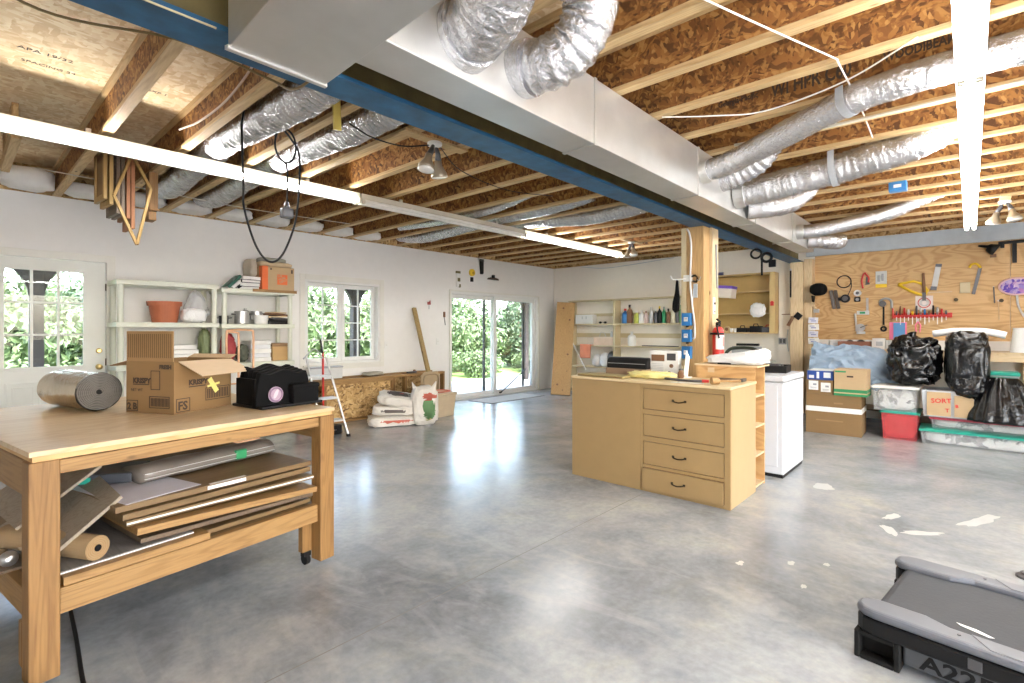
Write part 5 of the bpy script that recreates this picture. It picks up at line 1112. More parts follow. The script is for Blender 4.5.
for v in b.bm.verts: v.co.z *= 1.0 + (0.55 if v.co.y < 0 else -0.2)*min(1, abs(v.co.y)/0.25)
b.build('plastic_wrap', M['bag_white'], t, smooth=True)
t = thing('black_file', 'small black file lying at the front edge of the plywood shelf unit', 'file', (4.58, 1.62, PH+0.015), 0.0)
MB().bar((0, 0.05, 0.008), (0.005, -0.06, 0.008), 0.02, 0.012).build('file_body', M['black'], t, 0.003)

# upright freezer
fz = thing('chest_freezer', 'white upright chest freezer standing behind the drawer cabinet', 'freezer', (5.12, 1.27, 0))
FX, FY, FH = 0.74, 0.62, 0.94
MB().box((0.0, 0.0, 0.03), (FX, FY, FH-0.06)).build('freezer_body', M['enamel'], fz, 0.012)
MB().box((-0.012, -0.006, FH-0.055), (FX+0.006, FY+0.006, FH)).build('freezer_lid', M['enamel'], fz, 0.012)
MB().box((-0.008, 0.05, 0.10), (0.0, FY-0.05, FH-0.09)).build('front_panel', M['enamel'], fz, 0.004)
MB().box((0.01, 0.01, 0.0), (FX-0.01, FY-0.01, 0.03)).build('plinth', M['black'], fz)
for x, y in ((0.03, 0.03), (FX-0.03, 0.03)): MB().cyl((x, y, 0), (x, y, 0.028), 0.018, n=12).build('foot', M['black'], fz)
def on_fz(name, label, cat, x, y, rz=0.0): return thing(name, label, cat, (5.12+x, 1.27+y, FH), rz)
t = on_fz('tool_tray', 'black tool tray of loose parts on the freezer top', 'tray', 0.50, 0.20, 0.1)
tr_ = MB().box((-0.16, -0.12, 0), (0.16, 0.12, 0.012)).box((-0.16, -0.12, 0.012), (-0.15, 0.12, 0.07)).box((0.15, -0.12, 0.012), (0.16, 0.12, 0.07)).box((-0.15, -0.12, 0.012), (0.15, -0.11, 0.07)).box((-0.15, 0.11, 0.012), (0.15, 0.12, 0.07)); tr_.build('tray_body', M['black'], t, 0.004)
MB().box((-0.10, -0.05, 0.013), (0.0, 0.06, 0.085)).box((0.03, -0.06, 0.013), (0.11, 0.03, 0.075)).build('tray_contents', M['dark_steel'], t, 0.006)
t = on_fz('black_scanner', 'flat black machine at the near corner of the freezer top', 'machine', 0.42, 0.42, 0.0)
MB().box((-0.14, -0.09, 0), (0.14, 0.09, 0.05)).box((-0.11, -0.07, 0.05), (0.10, 0.06, 0.075)).build('machine_body', M['black'], t, 0.008); MB().cyl((0.06, -0.03, 0.075), (0.06, -0.03, 0.085), 0.02, n=14).build('dial', M['grey'], t)
t = on_fz('small_black_box', 'small black box beside the white parcel on the freezer top', 'box', 0.10, 0.35, 0.3)
MB().box((-0.05, -0.07, 0), (0.05, 0.07, 0.055)).build('case_shell', M['black'], t, 0.006); MB().box((-0.052, -0.03, 0.02), (-0.05, 0.03, 0.04)).build('case_latch', M['steel'], t)

# ------------------------------------------------------------------ things on the first timber post
def onpost(name, label, cat, loc, group=None): return thing(name, label, cat, loc, 0, group)
st_ = onpost('conduit_board', 'cream board carrying the outlet boxes up the left side of the wooden post', 'board', (5.36, 2.292, 0.98))
MB().box((0.0, 0.0, 0.0), (0.05, 0.055, 1.49)).build('board_strip', M['shelf_cream'], st_, 0.002)
for k, (z, lb) in enumerate([(1.412, 'topmost'), (1.235, 'middle'), (1.055, 'lowest')]):
    t = onpost('outlet_box', 'blue electrical outlet box on the wooden post, %s of three' % lb, 'outlet', (5.359, 2.27, z), 'blue outlet boxes on the post')
    MB().box((-0.06, -0.05, 0), (0, 0.05, 0.135)).build('box_body', M['blue'], t, 0.006)
    MB().box((-0.064, -0.022, 0.045), (-0.0605, 0.022, 0.09)).build('receptacle', M['white'], t, 0.002)
    sl_ = MB(); sl_.box((-0.0655, -0.010, 0.065), (-0.0645, -0.004, 0.085)).box((-0.0655, 0.004, 0.065), (-0.0645, 0.010, 0.085)); sl_.build('slot', M['dark_steel'], t)
    if k < 3: MB().cyl((-0.02, 0, -0.02), (-0.02, 0, 0.0), 0.016, n=12).build('plug', M['black'], t)
cable('conduit_cable', 'white flexible cable looping down the front of the wooden post to the outlet boxes', [(5.355, 2.28, 2.46), (5.35, 2.25, 2.40), (5.345, 2.23, 2.25), (5.345, 2.24, 1.9), (5.345, 2.225, 1.7), (5.34, 2.205, 1.55), (5.34, 2.19, 1.42), (5.345, 2.19, 1.30), (5.35, 2.21, 1.27)], 0.010, M['white'])
t = onpost('coat_hook', 'white double coat hook sticking out left of the wooden post', 'hook', (5.355, 2.30, 1.92))
MB().tube(crom([(0, -0.01, 0.0), (-0.02, 0.06, -0.005), (-0.03, 0.13, 0.0), (-0.03, 0.155, 0.04)], 6), 0.008, 8).build('hook_arm', M['white'], t, smooth=True); MB().box((-0.006, -0.08, -0.03), (0, 0.02, 0.04)).build('hook_plate', M['white'], t, 0.002)
t = onpost('brown_fitting', 'small brown pipe fitting hung on the wooden post under the hook', 'fitting', (5.358, 2.19, 1.90))
MB().tube([(-0.02, 0.03, 0.04), (-0.025, -0.01, 0.05), (-0.025, -0.035, 0.02), (-0.02, -0.02, -0.02), (-0.01, 0.02, -0.01)], 0.012, 8).build('fitting_loop', M['bronze'], t, smooth=True); MB().tube([(-0.03, -0.07, 0.03), (-0.03, -0.055, -0.01), (-0.03, -0.03, 0.0)], 0.005, 6).build('wire', M['steel'], t)
t = onpost('grey_tool', 'grey blade tool hanging below the brown fitting on the post', 'tool', (5.357, 2.185, 1.66))
MB().box((-0.014, -0.022, 0.05), (0, 0.022, 0.20)).build('tool_blade', M['sill'], t, 0.003); MB().cyl((-0.008, 0.03, -0.06), (-0.008, 0.025, 0.15), 0.004, n=8).build('tool_rod', M['steel'], t)
t = onpost('black_pouch', 'black cloth pouch hanging at the left side of the post', 'pouch', (5.35, 2.385, 1.55))
pz = MB().prism([(-0.015, 0.36), (0.005, 0.36), (0.02, 0.22), (0.045, 0.12), (0.05, 0.04), (0.02, 0.0), (-0.025, 0.02), (-0.03, 0.16)], 'x', -0.035, -0.003); pz.build('pouch_body', M['black_soft'], t, 0.008); MB().box((-0.02, -0.03, 0.33), (-0.012, 0.0, 0.34)).build('pouch_peg', M['steel'], t)
t = onpost('steel_rod', 'long grey bar hanging on the right face of the wooden post', 'bar', (5.64, 2.062, 1.82))
MB().bar((0, 0, 0), (-0.03, 0, 0.48), 0.022, 0.012, (0, 1, 0)).build('bar_body', M['grey'], t, 0.002); MB().cyl((-0.03, -0.015, 0.47), (-0.03, 0.006, 0.47), 0.006, n=8).build('nail', M['steel'], t)
t = onpost('white_switch', 'white switch plate on the right face of the wooden post', 'light switch', (5.56, 2.069, 1.64))
MB().box((-0.028, -0.008, -0.10), (0.028, 0, 0.08)).build('plate', M['white'], t, 0.003); MB().box((-0.007, -0.018, 0.0), (0.007, -0.008, 0.025)).build('toggle', M['black'], t); MB().box((-0.007, -0.014, -0.085), (0.007, -0.008, -0.07)).build('screw', M['dark_steel'], t)
fe = onpost('fire_extinguisher', 'red fire extinguisher with a white label mounted on the wooden post', 'fire extinguisher', (5.50, 2.0, 1.04))
MB().lathe([(0.052, 0), (0.058, 0.012), (0.058, 0.31), (0.045, 0.345), (0.022, 0.36)], n=28).build('cylinder', M['red'], fe, smooth=False)
lb_ = MB(); R = []
for z_ in (0.12, 0.27): R.append([(0.0592*math.cos(a), 0.0592*math.sin(a), z_) for a in [math.radians(175+130*k/16) for k in range(17)]])
for k in range(16):
    vs = [lb_.bm.verts.new(q) for q in (R[0][k], R[0][k+1], R[1][k+1], R[1][k])]; lb_.bm.faces.new(vs)
lo_ = lb_.build('label', M['white'], fe)
MB().box((-0.03, -0.0605, 0.15), (0.0, -0.0575, 0.25)).build('label_print', plain((0.6, 0.25, 0.22), 0.6), lo_)
MB().lathe([(0.026, 0.36), (0.026, 0.40), (0.016, 0.41)], n=16).build('valve', M['black'], fe); MB().bar((0.03, -0.01, 0.41), (-0.09, -0.02, 0.44), 0.022, 0.012).bar((0.03, -0.01, 0.395), (-0.08, -0.02, 0.385), 0.022, 0.010).build('squeeze_handle', M['black'], fe, 0.003)
MB().tube(crom([(-0.02, -0.01, 0.39), (-0.085, -0.02, 0.36), (-0.075, -0.03, 0.28), (-0.055, -0.03, 0.24)], 6), 0.009, 8).build('hose', M['black'], fe, smooth=True); MB().cyl((0, 0, 0.275), (0, 0, 0.295), 0.0605, n=28).box((-0.06, -0.01, 0.275), (0.065, 0.064, 0.295)).build('bracket', M['black'], fe)
# rings hanging under the beam
for k, (x, lb) in enumerate([(7.30, 'black hose ring hanging from the underside of the blue beam'), (7.78, 'black clamp with a hanging strap beside the hose ring under the beam')]):
    t = thing('hanging_ring', lb, 'clamp', (x, 2.15, 2.474))
    MB().tube([(0.0, 0.065*math.sin(a), -0.08+0.06*math.cos(a)) for a in [2*PI*i/20 for i in range(20)]], 0.014 if k == 0 else 0.02, 8, closed=True).build('ring', M['black'], t, smooth=True)
    MB().box((-0.01, -0.015, -0.02), (0.01, 0.015, 0)).build('hook', M['dark_steel'], t)
    if k: MB().box((-0.012, 0.05, -0.33), (0.012, 0.075, -0.10)).box((-0.02, -0.12, -0.22), (0.02, -0.03, -0.12)).build('strap', M['black'], t, 0.004)

# ================================================================== shelves on the far white wall
fs = thing('bottle_shelves', 'cream open shelving with two bays against the far white wall', 'shelves', (9.29, 4.05, 0))
for y in (0, 1.46, 2.59): MB().box((0, y, 0), (0.255, y+0.025, 1.985)).build('upright', M['shelf_cream'], fs, 0.002)
MB().box((-0.002, 1.45, 0.0), (-0.0002, 1.495, 1.985)).build('upright_facing', M['shelf_cream'], fs)
MB().box((-0.01, -0.02, 1.985), (0.256, 2.635, 2.01)).build('top_board', M['shelf_cream'], fs, 0.002)
LV = [0.10, 0.57, 1.03, 1.495]
for a, b in ((0.0255, 1.4595), (1.4855, 2.5895)):
    for z in LV: MB().box((0.0, a, z-0.025), (0.255, b, z)).build('shelf', M['shelf_cream'], fs, 0.002)
    MB().box((0.235, a, 1.20), (0.254, b, 1.29)).build('wall_cleat', M['shelf_cream'], fs); MB().box((0.235, a, 1.66), (0.254, b, 1.72)).build('wall_cleat', M['shelf_cream'], fs)
def bottle(label, x, y, z, r, h, body, cap, neck=0.35, name='bottle'):
    t = thing(name, label, 'bottle', (x, y, z), 0, 'bottles on the far shelf')
    MB().lathe([(r*0.92, 0), (r, 0.008), (r, h*0.62), (r*0.8, h*0.72), (r*neck, h*0.80), (r*neck, h*0.86)], n=16).build('bottle_body', body, t, smooth=False)
    MB().lathe([(r*neck*1.15, h*0.86+0.0005), (r*neck*1.1, h), (r*neck*0.6, h)], n=12).build('bottle_cap', cap, t)
P_ = lambda c: plain(c, 0.4)
bl = [(5.32, 0.055, 0.24, M['blue'], M['red'], 'big blue bottle at the left end of the bottle row'), (5.22, 0.048, 0.30, M['brown'], M['black'], 'dark brown bottle behind the big blue one'), (5.06, 0.042, 0.20, P_((0.55, 0.60, 0.10)), M['white'], 'lime green bottle third in the bottle row'),
      (4.95, 0.045, 0.21, M['white'], M['trim'], 'white bottle next to the lime green one'), (4.85, 0.035, 0.19, P_((0.70, 0.55, 0.52)), M['brown'], 'pale pink bottle with a brown cap in the bottle row'), (4.74, 0.032, 0.25, M['grey_light'], M['steel'], 'slim grey spray can left of the yellow capped ones'),
      (4.64, 0.03, 0.22, M['dark_steel'], M['white'], 'black bottle with a white cap in the middle of the bottle row'), (4.56, 0.035, 0.26, M['black'], M['yellow'], 'black spray can with a yellow cap in the bottle row'), (4.47, 0.03, 0.25, M['green'], M['grey'], 'green bottle with a grey cap in the bottle row'),
      (4.38, 0.033, 0.22, M['brown'], M['black'], 'brown bottle between the green and the yellow ones'), (4.28, 0.034, 0.26, P_((0.80, 0.75, 0.55)), M['yellow'], 'cream spray can with a yellow cap near the right of the row'), (4.19, 0.03, 0.24, M['dark_steel'], M['dark_steel'], 'dark grey can second from the right of the bottle row'), (4.12, 0.032, 0.27, P_((0.16, 0.36, 0.18)), M['green'], 'tall green bottle at the right end of the bottle row')]
for y, r, h, m1, m2, lb in bl: bottle(lb, 9.40, y, LV[3]+0.001, r*1.25, h*1.28, m1, m2)
bottle('white plastic jug on the third shelf under the bottle row', 9.42, 5.18, LV[2]+0.001, 0.085, 0.30, M['white'], M['white'], 0.3, 'jug')
t = thing('long_tools', 'row of thin dark rods lying along the third shelf of the right bay', 'rods', (9.36, 4.5, LV[2]+0.001), 0)
for k in range(3): MB().cyl((0.02*k, -0.35+0.05*k, 0.012), (0.03*k, 0.42, 0.012), 0.009, n=8).build('rod', M['dark_steel'], t)
t = thing('white_carton', 'white carton with two dark marks on the top shelf of the left bay', 'carton', (9.36, 6.2, LV[3]+0.001)); MB().box((-0.04, -0.13, 0), (0.12, 0.32, 0.20)).build('carton_body', M['white'], t, 0.004); MB().box((-0.043, 0.02, 0.10), (-0.0405, 0.05, 0.16)).box((-0.043, 0.12, 0.10), (-0.0405, 0.15, 0.16)).build('carton_mark', M['grey_light'], t)
t = thing('sunglasses', 'small dark goggles beside the white carton on the top shelf', 'goggles', (9.36, 5.84, LV[3]+0.001)); MB().ball((0, 0.06, 0.025), 0.03, 2, (0.6, 1.4, 0.8)).ball((0, -0.06, 0.025), 0.03, 2, (0.6, 1.4, 0.8)).build('lens_cup', M['black'], t); MB().cyl((0, 0.03, 0.03), (0, -0.03, 0.03), 0.006, n=8).build('bridge', M['black'], t)
t = thing('pink_box', 'long pale pink box on the third shelf of the left bay', 'box', (9.36, 5.80, LV[2]+0.001)); MB().box((-0.05, -0.23, 0), (0.12, 0.24, 0.18)).build('box_body', plain((0.76, 0.58, 0.44), 0.7), t, 0.004); MB().box((-0.053, -0.232, 0.15), (0.122, 0.242, 0.184)).build('box_lid', plain((0.80, 0.66, 0.52), 0.7), t, 0.003)
t = thing('wire_basket', 'small clear bottle and wire loop on top of the pale pink box', 'wire loop', (9.38, 5.75, LV[2]+0.186)); MB().tube([(0, 0.02, 0), (0, 0.06, 0.08), (0, 0.14, 0.10), (0, 0.19, 0.0)], 0.006, 6).build('loop', M['steel'], t); MB().lathe([(0.03, 0), (0.03, 0.08), (0.012, 0.10), (0.012, 0.12)], (0, -0.12, 0), 12).build('clear_bottle', M['grey_light'], t)
t = thing('orange_rag', 'orange cloth draped over the third shelf edge of the left bay', 'cloth', (9.28, 6.22, LV[2]))
cl = MB(); R = []
for i in range(9):
    zz = 0.02-0.30*i/8; R.append([(-0.012-0.012*math.sin(k*1.1+i*0.3)-0.004*i, -0.15+0.30*k/10*(1-0.1*i/8), zz) for k in range(11)] + [(-0.004-0.012*math.sin(k*1.1+i*0.3)-0.004*i, -0.15+0.30*k/10*(1-0.1*i/8), zz) for k in range(10, -1, -1)])
cl.rings(R).build('cloth_drape', plain((0.80, 0.30, 0.18), 0.85), t, smooth=True); MB().box((-0.02, -0.15, 0.001), (0.10, 0.10, 0.012)).build('cloth_fold', plain((0.80, 0.30, 0.18), 0.85), t, 0.004)
t = thing('thin_batten', 'thin white stick leaning diagonally across the left bay', 'stick', (9.24, 6.60, 1.18)); MB().bar((0, 0, 0), (-0.02, -0.42, -0.68), 0.025, 0.014).build('stick', M['white'], t, 0.002)
t = thing('bag_of_bottles', 'white bags of bottles on the second shelf of the left bay', 'bags', (9.40, 5.72, LV[1]+0.001))
for k, (dy, h, m_) in enumerate([(0.28, 0.26, M['bag_white']), (0.08, 0.30, M['bag_white']), (-0.10, 0.34, M['dark_steel'])]):
    q = blob((0.2, 0.20, h), 50+k, 3, 0.18, 3, 0.7).build('bag', m_, t, smooth=True); q.location = (0, dy, 0)
pk = thing('leaning_plank', 'wide knotty pine plank leaning at the left end of the far shelves', 'plank', (8.47, 6.30, 0.0))
MB().bar((0, 0, 0.015), (0.775, 0.42, 1.97), 0.04, 0.40, (-0.6, 0.8, 0)).build('plank_body', M['post_z'], pk, 0.003)
kn = MB(); ax = Vector((0.775, 0.42, 1.955)); nr = ax.cross(Vector((-0.6, 0.8, 0))).normalized(); lt = nr.cross(ax).normalized()
if nr.x > 0: nr = -nr
for a, b in ((0.10, 0.08), (0.42, -0.10), (0.80, -0.10), (0.93, 0.05)): c = Vector((0, 0, 0.015))+ax*a+lt*b; kn.cyl(c+nr*0.0195, c+nr*0.0212, 0.022, n=14)
kn.build('knot', M['brown'], pk)
bb = thing('grey_lath', 'thin grey laths leaning in the corner behind the pine plank', 'lath', (9.15, 7.0, 0)); MB().bar((0.0, 0, 0), (0.3, 0.1, 1.55), 0.05, 0.015, (0, 1, 0)).build('lath', gv, bb); MB().bar((0.05, 0.08, 0), (0.33, 0.16, 1.3), 0.05, 0.015, (0, 1, 0)).build('lath', gv, bb)

# wall cabinet without doors
wc = thing('open_wall_cabinet', 'open tan cabinet hung on the far wall between the two posts', 'cabinet', (9.25, 2.43, 1.30))
WD, WW, WH = 0.298, 1.13, 1.04
ct = plain((0.60, 0.44, 0.20), 0.5, var=0.04); ci = plain((0.56, 0.39, 0.14), 0.5, var=0.04)
MB().box((0.012, 0, 0), (WD, 0.02, WH)).box((0, 0, 0), (0.012, 0.085, WH)).build('side_panel', ct, wc, 0.002); MB().box((0.0, WW-0.02, 0), (WD, WW, WH)).build('side_panel', ct, wc, 0.002)
MB().box((0.002, 0.0205, WH-0.02), (WD, WW-0.0205, WH)).build('top_panel', ct, wc); MB().box((0.002, 0.0205, 0), (WD, WW-0.0205, 0.02)).build('bottom_panel', ct, wc)
MB().box((WD-0.012, 0.0205, 0.0205), (WD, WW-0.0205, WH-0.0205)).build('back_panel', ci, wc)
for z in (0.36, 0.74): MB().box((0.013, 0.0205, z-0.02), (WD-0.0125, WW-0.0205, z)).build('shelf', ct, wc)
MB().cyl((-0.002, 0.042, 0.52), (0.0, 0.042, 0.52), 0.03, n=16).box((-0.0025, 0.015, 0.47), (0.0, 0.07, 0.50)).build('red_sticker', M['red'], wc)
def incab(name, label, cat, y, z, x=0.10): return thing(name, label, cat, (9.25+x, 2.43+y, 1.30+z))
t = incab('white_bag', 'white plastic bag hanging over the middle shelf edge of the wall cabinet', 'bag', 0.25, 0.28, -0.06); blob((0.10, 0.24, 0.24), 61, 4, 0.2, 3, 0.8, False).build('bag_film', M['bag_white'], t, smooth=True)
t = incab('blue_carton', 'white carton with a blue lid edge sticking out of the wall cabinet', 'carton', 0.82, 0.66, -0.16); bc = MB().box((-0.1, -0.20, -0.03), (0.15, 0.24, 0.13)); bc.build('carton_body', plain((0.80, 0.72, 0.62), 0.7), t, 0.003); MB().box((-0.105, -0.205, 0.13), (0.155, 0.245, 0.18)).build('carton_lid', M['purple'], t, 0.003); t.rotation_euler = (0.10, 0, 0)
t = incab('dark_gadget', 'small dark gadget on top of the blue lidded carton', 'gadget', 1.0, 0.86, -0.10); MB().box((-0.05, -0.06, 0), (0.05, 0.06, 0.09)).build('gadget_body', M['black'], t, 0.006); MB().cyl((-0.06, 0.0, 0.05), (-0.05, 0, 0.05), 0.02, n=12).build('gadget_lens', M['white'], t)
t = incab('dark_roll', 'short dark blue roll on the wall cabinet above the blue lidded carton', 'roll', 0.93, 1.04, 0.02); MB().cyl((0, -0.08, 0.03), (0, 0.09, 0.03), 0.028, n=16).build('roll_body', plain((0.05, 0.06, 0.16), 0.5), t); MB().cyl((0, -0.085, 0.03), (0, -0.08, 0.03), 0.018, n=12).build('roll_core', M['grey'], t)
t = incab('green_strip', 'bright green strip hanging at the left of the wall cabinet', 'strip', 0.98, 0.16, -0.02); MB().bar((0, 0, 0), (0, -0.03, 0.46), 0.07, 0.012, (1, 0, 0)).build('strip_body', plain((0.06, 0.50, 0.14), 0.4), t, 0.003); MB().cyl((-0.012, -0.03, 0.44), (0.012, -0.03, 0.44), 0.008, n=8).build('strip_eyelet', M['steel'], t)
for k, (y, m_, h, lb) in enumerate([(0.13, M['dark_steel'], 0.09, 'dark tool box at the right end of the bottom shelf of the wall cabinet'), (0.33, M['black'], 0.11, 'black power tool on the bottom shelf of the wall cabinet'), (0.55, M['black'], 0.08, 'black drill case on the bottom shelf beside the white cups')]):
    t = incab('tool_case', lb, 'tool case', y, 0.0205, 0.12); MB().box((-0.07, -0.09, 0), (0.09, 0.09, h)).build('case_body', m_, t, 0.01); MB().tube([(-0.01, -0.04, h-0.004), (-0.01, -0.03, h+0.035), (-0.01, 0.03, h+0.035), (-0.01, 0.04, h-0.004)], 0.009, 8).build('handle', M['red'] if k == 0 else M['black'], t)
t = incab('tape_roll', 'tan roll of tape on the bottom shelf of the wall cabinet', 'tape', 0.80, 0.075, 0.06); MB().tube([(-0.02, 0, 0), (0.03, 0, 0)], 0.055, 20).build('tape_body', plain((0.60, 0.45, 0.22), 0.5), t); MB().cyl((-0.022, 0, 0), (-0.02, 0, 0), 0.03, n=14).build('tape_core', M['brown'], t)
t = incab('white_tube', 'white tube lying at the left of the bottom shelf of the wall cabinet', 'tube', 0.98, 0.045, 0.06); MB().cyl((0, -0.09, 0), (0, 0.09, 0), 0.024, n=14).build('tube_body', M['white'], t); MB().cyl((0, -0.12, 0), (0, -0.0905, 0), 0.014, n=10).build('tube_cap', M['trim'], t)
for k in range(2):
    t = incab('white_cup', ['white cup left of the black drill case in the wall cabinet', 'white cup next to the tan tape in the wall cabinet'][k], 'cup', 0.66+0.06*k, 0.0205, 0.05); MB().lathe([(0.02, 0), (0.028, 0.07), (0.024, 0.07), (0.018, 0.006)], n=14).build('cup_body', M['white'], t)
# low things behind the post
t = thing('folding_chair', 'dark green folding chair folded up behind the wooden post', 'chair', (7.2, 2.55, 0), 0.0)
MB().tube(crom([(0, 0.0, 0.02), (0, 0.0, 0.85), (0, -0.06, 1.07), (0, -0.20, 1.12), (0, -0.42, 1.10), (0, -0.47, 0.95), (0, -0.47, 0.02)], 6), 0.022, 8).build('chair_frame', plain((0.03, 0.035, 0.02), 0.5), t, smooth=True); MB().box((-0.01, -0.45, 0.45), (0.02, -0.02, 0.98)).build('seat_sling', plain((0.10, 0.12, 0.07), 0.8), t, 0.01); MB().box((-0.03, -0.45, 0.40), (0.03, -0.02, 0.44)).build('cross_bar', M['black'], t)
sd2 = thing('side_bench', 'low grey bench standing against the far wall under the wall cabinet', 'bench', (8.9, 2.45, 0))
MB().box((0, 0, 0.80), (0.5, 1.2, 0.84)).build('bench_top', M['grey_light'], sd2, 0.004)
for x in (0.03, 0.43):
    for y in (0.03, 1.13): MB().box((x, y, 0), (x+0.04, y+0.04, 0.80)).build('leg', M['pale_z'], sd2)
t = thing('spray_bottle', 'green and white spray bottle beyond the white parcel', 'bottle', (9.1, 3.30, 0.841)); MB().lathe([(0.05, 0), (0.05, 0.14), (0.02, 0.20), (0.02, 0.24)], n=14).build('bottle_body', M['green'], t); MB().box((-0.05, -0.02, 0.2405), (0.03, 0.02, 0.32)).build('spray_head', M['white'], t, 0.006)
t = thing('grey_monitor', 'dark flat screen lying back against the wall under the wall cabinet', 'screen', (9.15, 2.85, 0.841)); MB().box((-0.02, -0.24, 0.04), (0.03, 0.24, 0.24), (0, 0.25, 0)).build('screen_shell', M['grey'], t, 0.006); MB().box((-0.08, -0.2, 0), (0.1, 0.2, 0.03)).build('screen_base', M['black'], t, 0.006); MB().box((-0.06, -0.2, 0.25), (0.04, 0.15, 0.29)).build('screen_bar', M['black'], t, 0.004)
# wall bits right of the wall cabinet
t = thing('outlet_plate', 'dark outlet plate on the far white wall beside the second post', 'outlet', (9.449, 2.36, 1.17)); MB().box((-0.008, -0.06, -0.05), (0, 0.06, 0.06)).build('plate', M['grey'], t, 0.002); MB().box((-0.011, -0.045, -0.03), (-0.008, -0.008, 0.04)).box((-0.011, 0.008, -0.03), (-0.008, 0.045, 0.04)).build('socket', M['dark_steel'], t)
t = thing('dark_bracket', 'dark angled bracket hung on the second post near its foot', 'bracket', (9.295, 2.10, 1.52)); MB().box((-0.02, -0.06, 0.02), (0, 0.04, 0.12), (0.7, 0, 0)).build('bracket_plate', M['black'], t, 0.003); MB().bar((-0.01, 0.06, 0.06), (-0.01, 0.14, -0.09), 0.05, 0.015, (1, 0, 0)).build('bracket_tail', M['brown'], t)
t = thing('narrow_file', 'thin brown file hanging on the white chase left of the second post', 'file', (9.447, 2.30, 1.62)); MB().box((-0.012, -0.07, 0), (0, 0.07, 0.012)).build('file_body', M['brown'], t); MB().cyl((-0.006, -0.07, 0.006), (-0.006, -0.10, 0.006), 0.01, n=8).build('file_grip', M['board_dark'], t)
t = thing('black_belt', 'thin black strap hanging down the left edge of the second post', 'strap', (9.295, 2.20, 1.9)); MB().box((-0.012, -0.012, 0), (0, 0.012, 0.45)).build('strap_body', M['black'], t); MB().box((-0.016, -0.015, 0.44), (0, 0.015, 0.47)).build('strap_buckle', M['steel'], t)
t = thing('green_wire', 'thin dark wire hanging on the white chase above the freezer', 'wire', (9.448, 2.28, 1.0)); MB().tube(crom([(-0.006, 0, 0.35), (-0.006, 0.01, 0.2), (-0.006, -0.01, 0.0)], 5), 0.006, 6).build('wire_body', M['sill'], t); MB().box((-0.01, -0.012, 0.34), (0, 0.012, 0.37)).build('wire_clip', M['steel'], t)

# ================================================================== work bench along the tool wall
wbn = thing('workbench', 'long plywood workbench under the tool wall', 'workbench', (8.87, -3.2, 0))
BL = 5.05
MB().box((0, 0, 1.045), (0.655, BL, 1.08)).build('bench_top', M['ply_top'], wbn, 0.002)
MB().box((0.0, 0, 0.96), (0.038, BL, 1.044)).build('apron', M['pale_y'], wbn, 0.002)
MB().box((0.630, 0, 1.0805), (0.655, BL, 1.21)).build('backsplash', M['white'], wbn, 0.002)
for y in (0.02, 1.3, 2.6, 3.85, BL-0.11):
    for x in (0.04, 0.56): MB().box((x, y, 0), (x+0.09, y+0.09, 1.044)).build('leg', M['pale_z'], wbn, 0.002)
MB().box((0.05, 0.1, 0.20), (0.64, BL-0.1, 0.22)).build('lower_shelf', M['board'], wbn)

# ------------------------------------------------------------------ tools on the plywood
XT = X1-0.0225
def tool(name, label, cat, y, z, group=None): return thing(name, label, cat, (XT, y, z), 0, group)
def ring_pts(r, n=24, x=-0.012, a0=0.0, a1=2*PI): return [(x, r*math.sin(a0+(a1-a0)*k/n), r*math.cos(a0+(a1-a0)*k/n)) for k in range(n+1)]
t = thing('baseball_hat', 'black baseball cap hung on the second post', 'hat', (9.29, 1.80, 1.91))
b = blob((0.22, 0.24, 0.20), 3, 3, 0.05, 2, 0.8); b.build('crown', M['black_soft'], t, smooth=True); MB().prism([(-0.13, 0.0), (-0.09, -0.10), (0.03, -0.10), (0.08, 0.0)], 'y', 0.06, 0.075).build('visor', M['black_soft'], t, 0.004)
t = tool('cable_coil', 'thin black cable coil with a hanging tail on the tool wall', 'cable', 1.49, 2.13)
MB().tube(ring_pts(0.095), 0.008, 8).build('coil', M['black'], t, smooth=True); MB().tube(crom([(-0.012, -0.09, 0.02), (-0.012, -0.10, -0.08), (-0.012, -0.06, -0.2), (-0.012, -0.02, -0.26)], 6), 0.006, 6).build('tail', M['black'], t, smooth=True)
t = tool('leather_strop', 'long dark brown leather loop hanging left of the black gauges', 'strop', 1.63, 1.70)
for k, y in enumerate((0.04, -0.02)): MB().bar((-0.02, y, 0.30), (-0.02, y-0.05, 0.0), 0.05, 0.03, (1, 0, 0)).build('strap', plain((0.10, 0.075, 0.06), 0.6) if k else plain((0.16, 0.14, 0.13), 0.6), t, 0.008)
t = tool('black_gauge', 'round black gauge hanging under the cable coil', 'gauge', 1.47, 1.86); MB().cyl((-0.05, 0, 0), (0, 0, 0), 0.065, n=20).box((-0.04, 0.04, -0.03), (0, 0.10, 0.02)).build('gauge_body', M['black'], t, 0.006); MB().cyl((-0.054, 0, 0), (-0.0505, 0, 0), 0.04, n=20).build('gauge_face', M['dark_steel'], t)
t = tool('tape_disc', 'white tape disc hanging right of the cable coil', 'tape', 1.31, 1.94); MB().tube([(-0.03, 0, 0), (0, 0, 0)], 0.05, 20).build('tape_body', M['white'], t); MB().cyl((-0.033, 0, 0), (-0.0305, 0, 0), 0.024, n=16).build('tape_core', M['dark_steel'], t)
t = tool('dark_tape_measure', 'small dark tape measure below the white tape disc', 'tape measure', 1.31, 1.84); MB().box((-0.04, -0.04, -0.035), (0, 0.04, 0.04)).build('case', M['black'], t, 0.012); MB().cyl((-0.043, 0, 0.0), (-0.0405, 0, 0.0), 0.025, n=16).build('face', M['grey'], t)
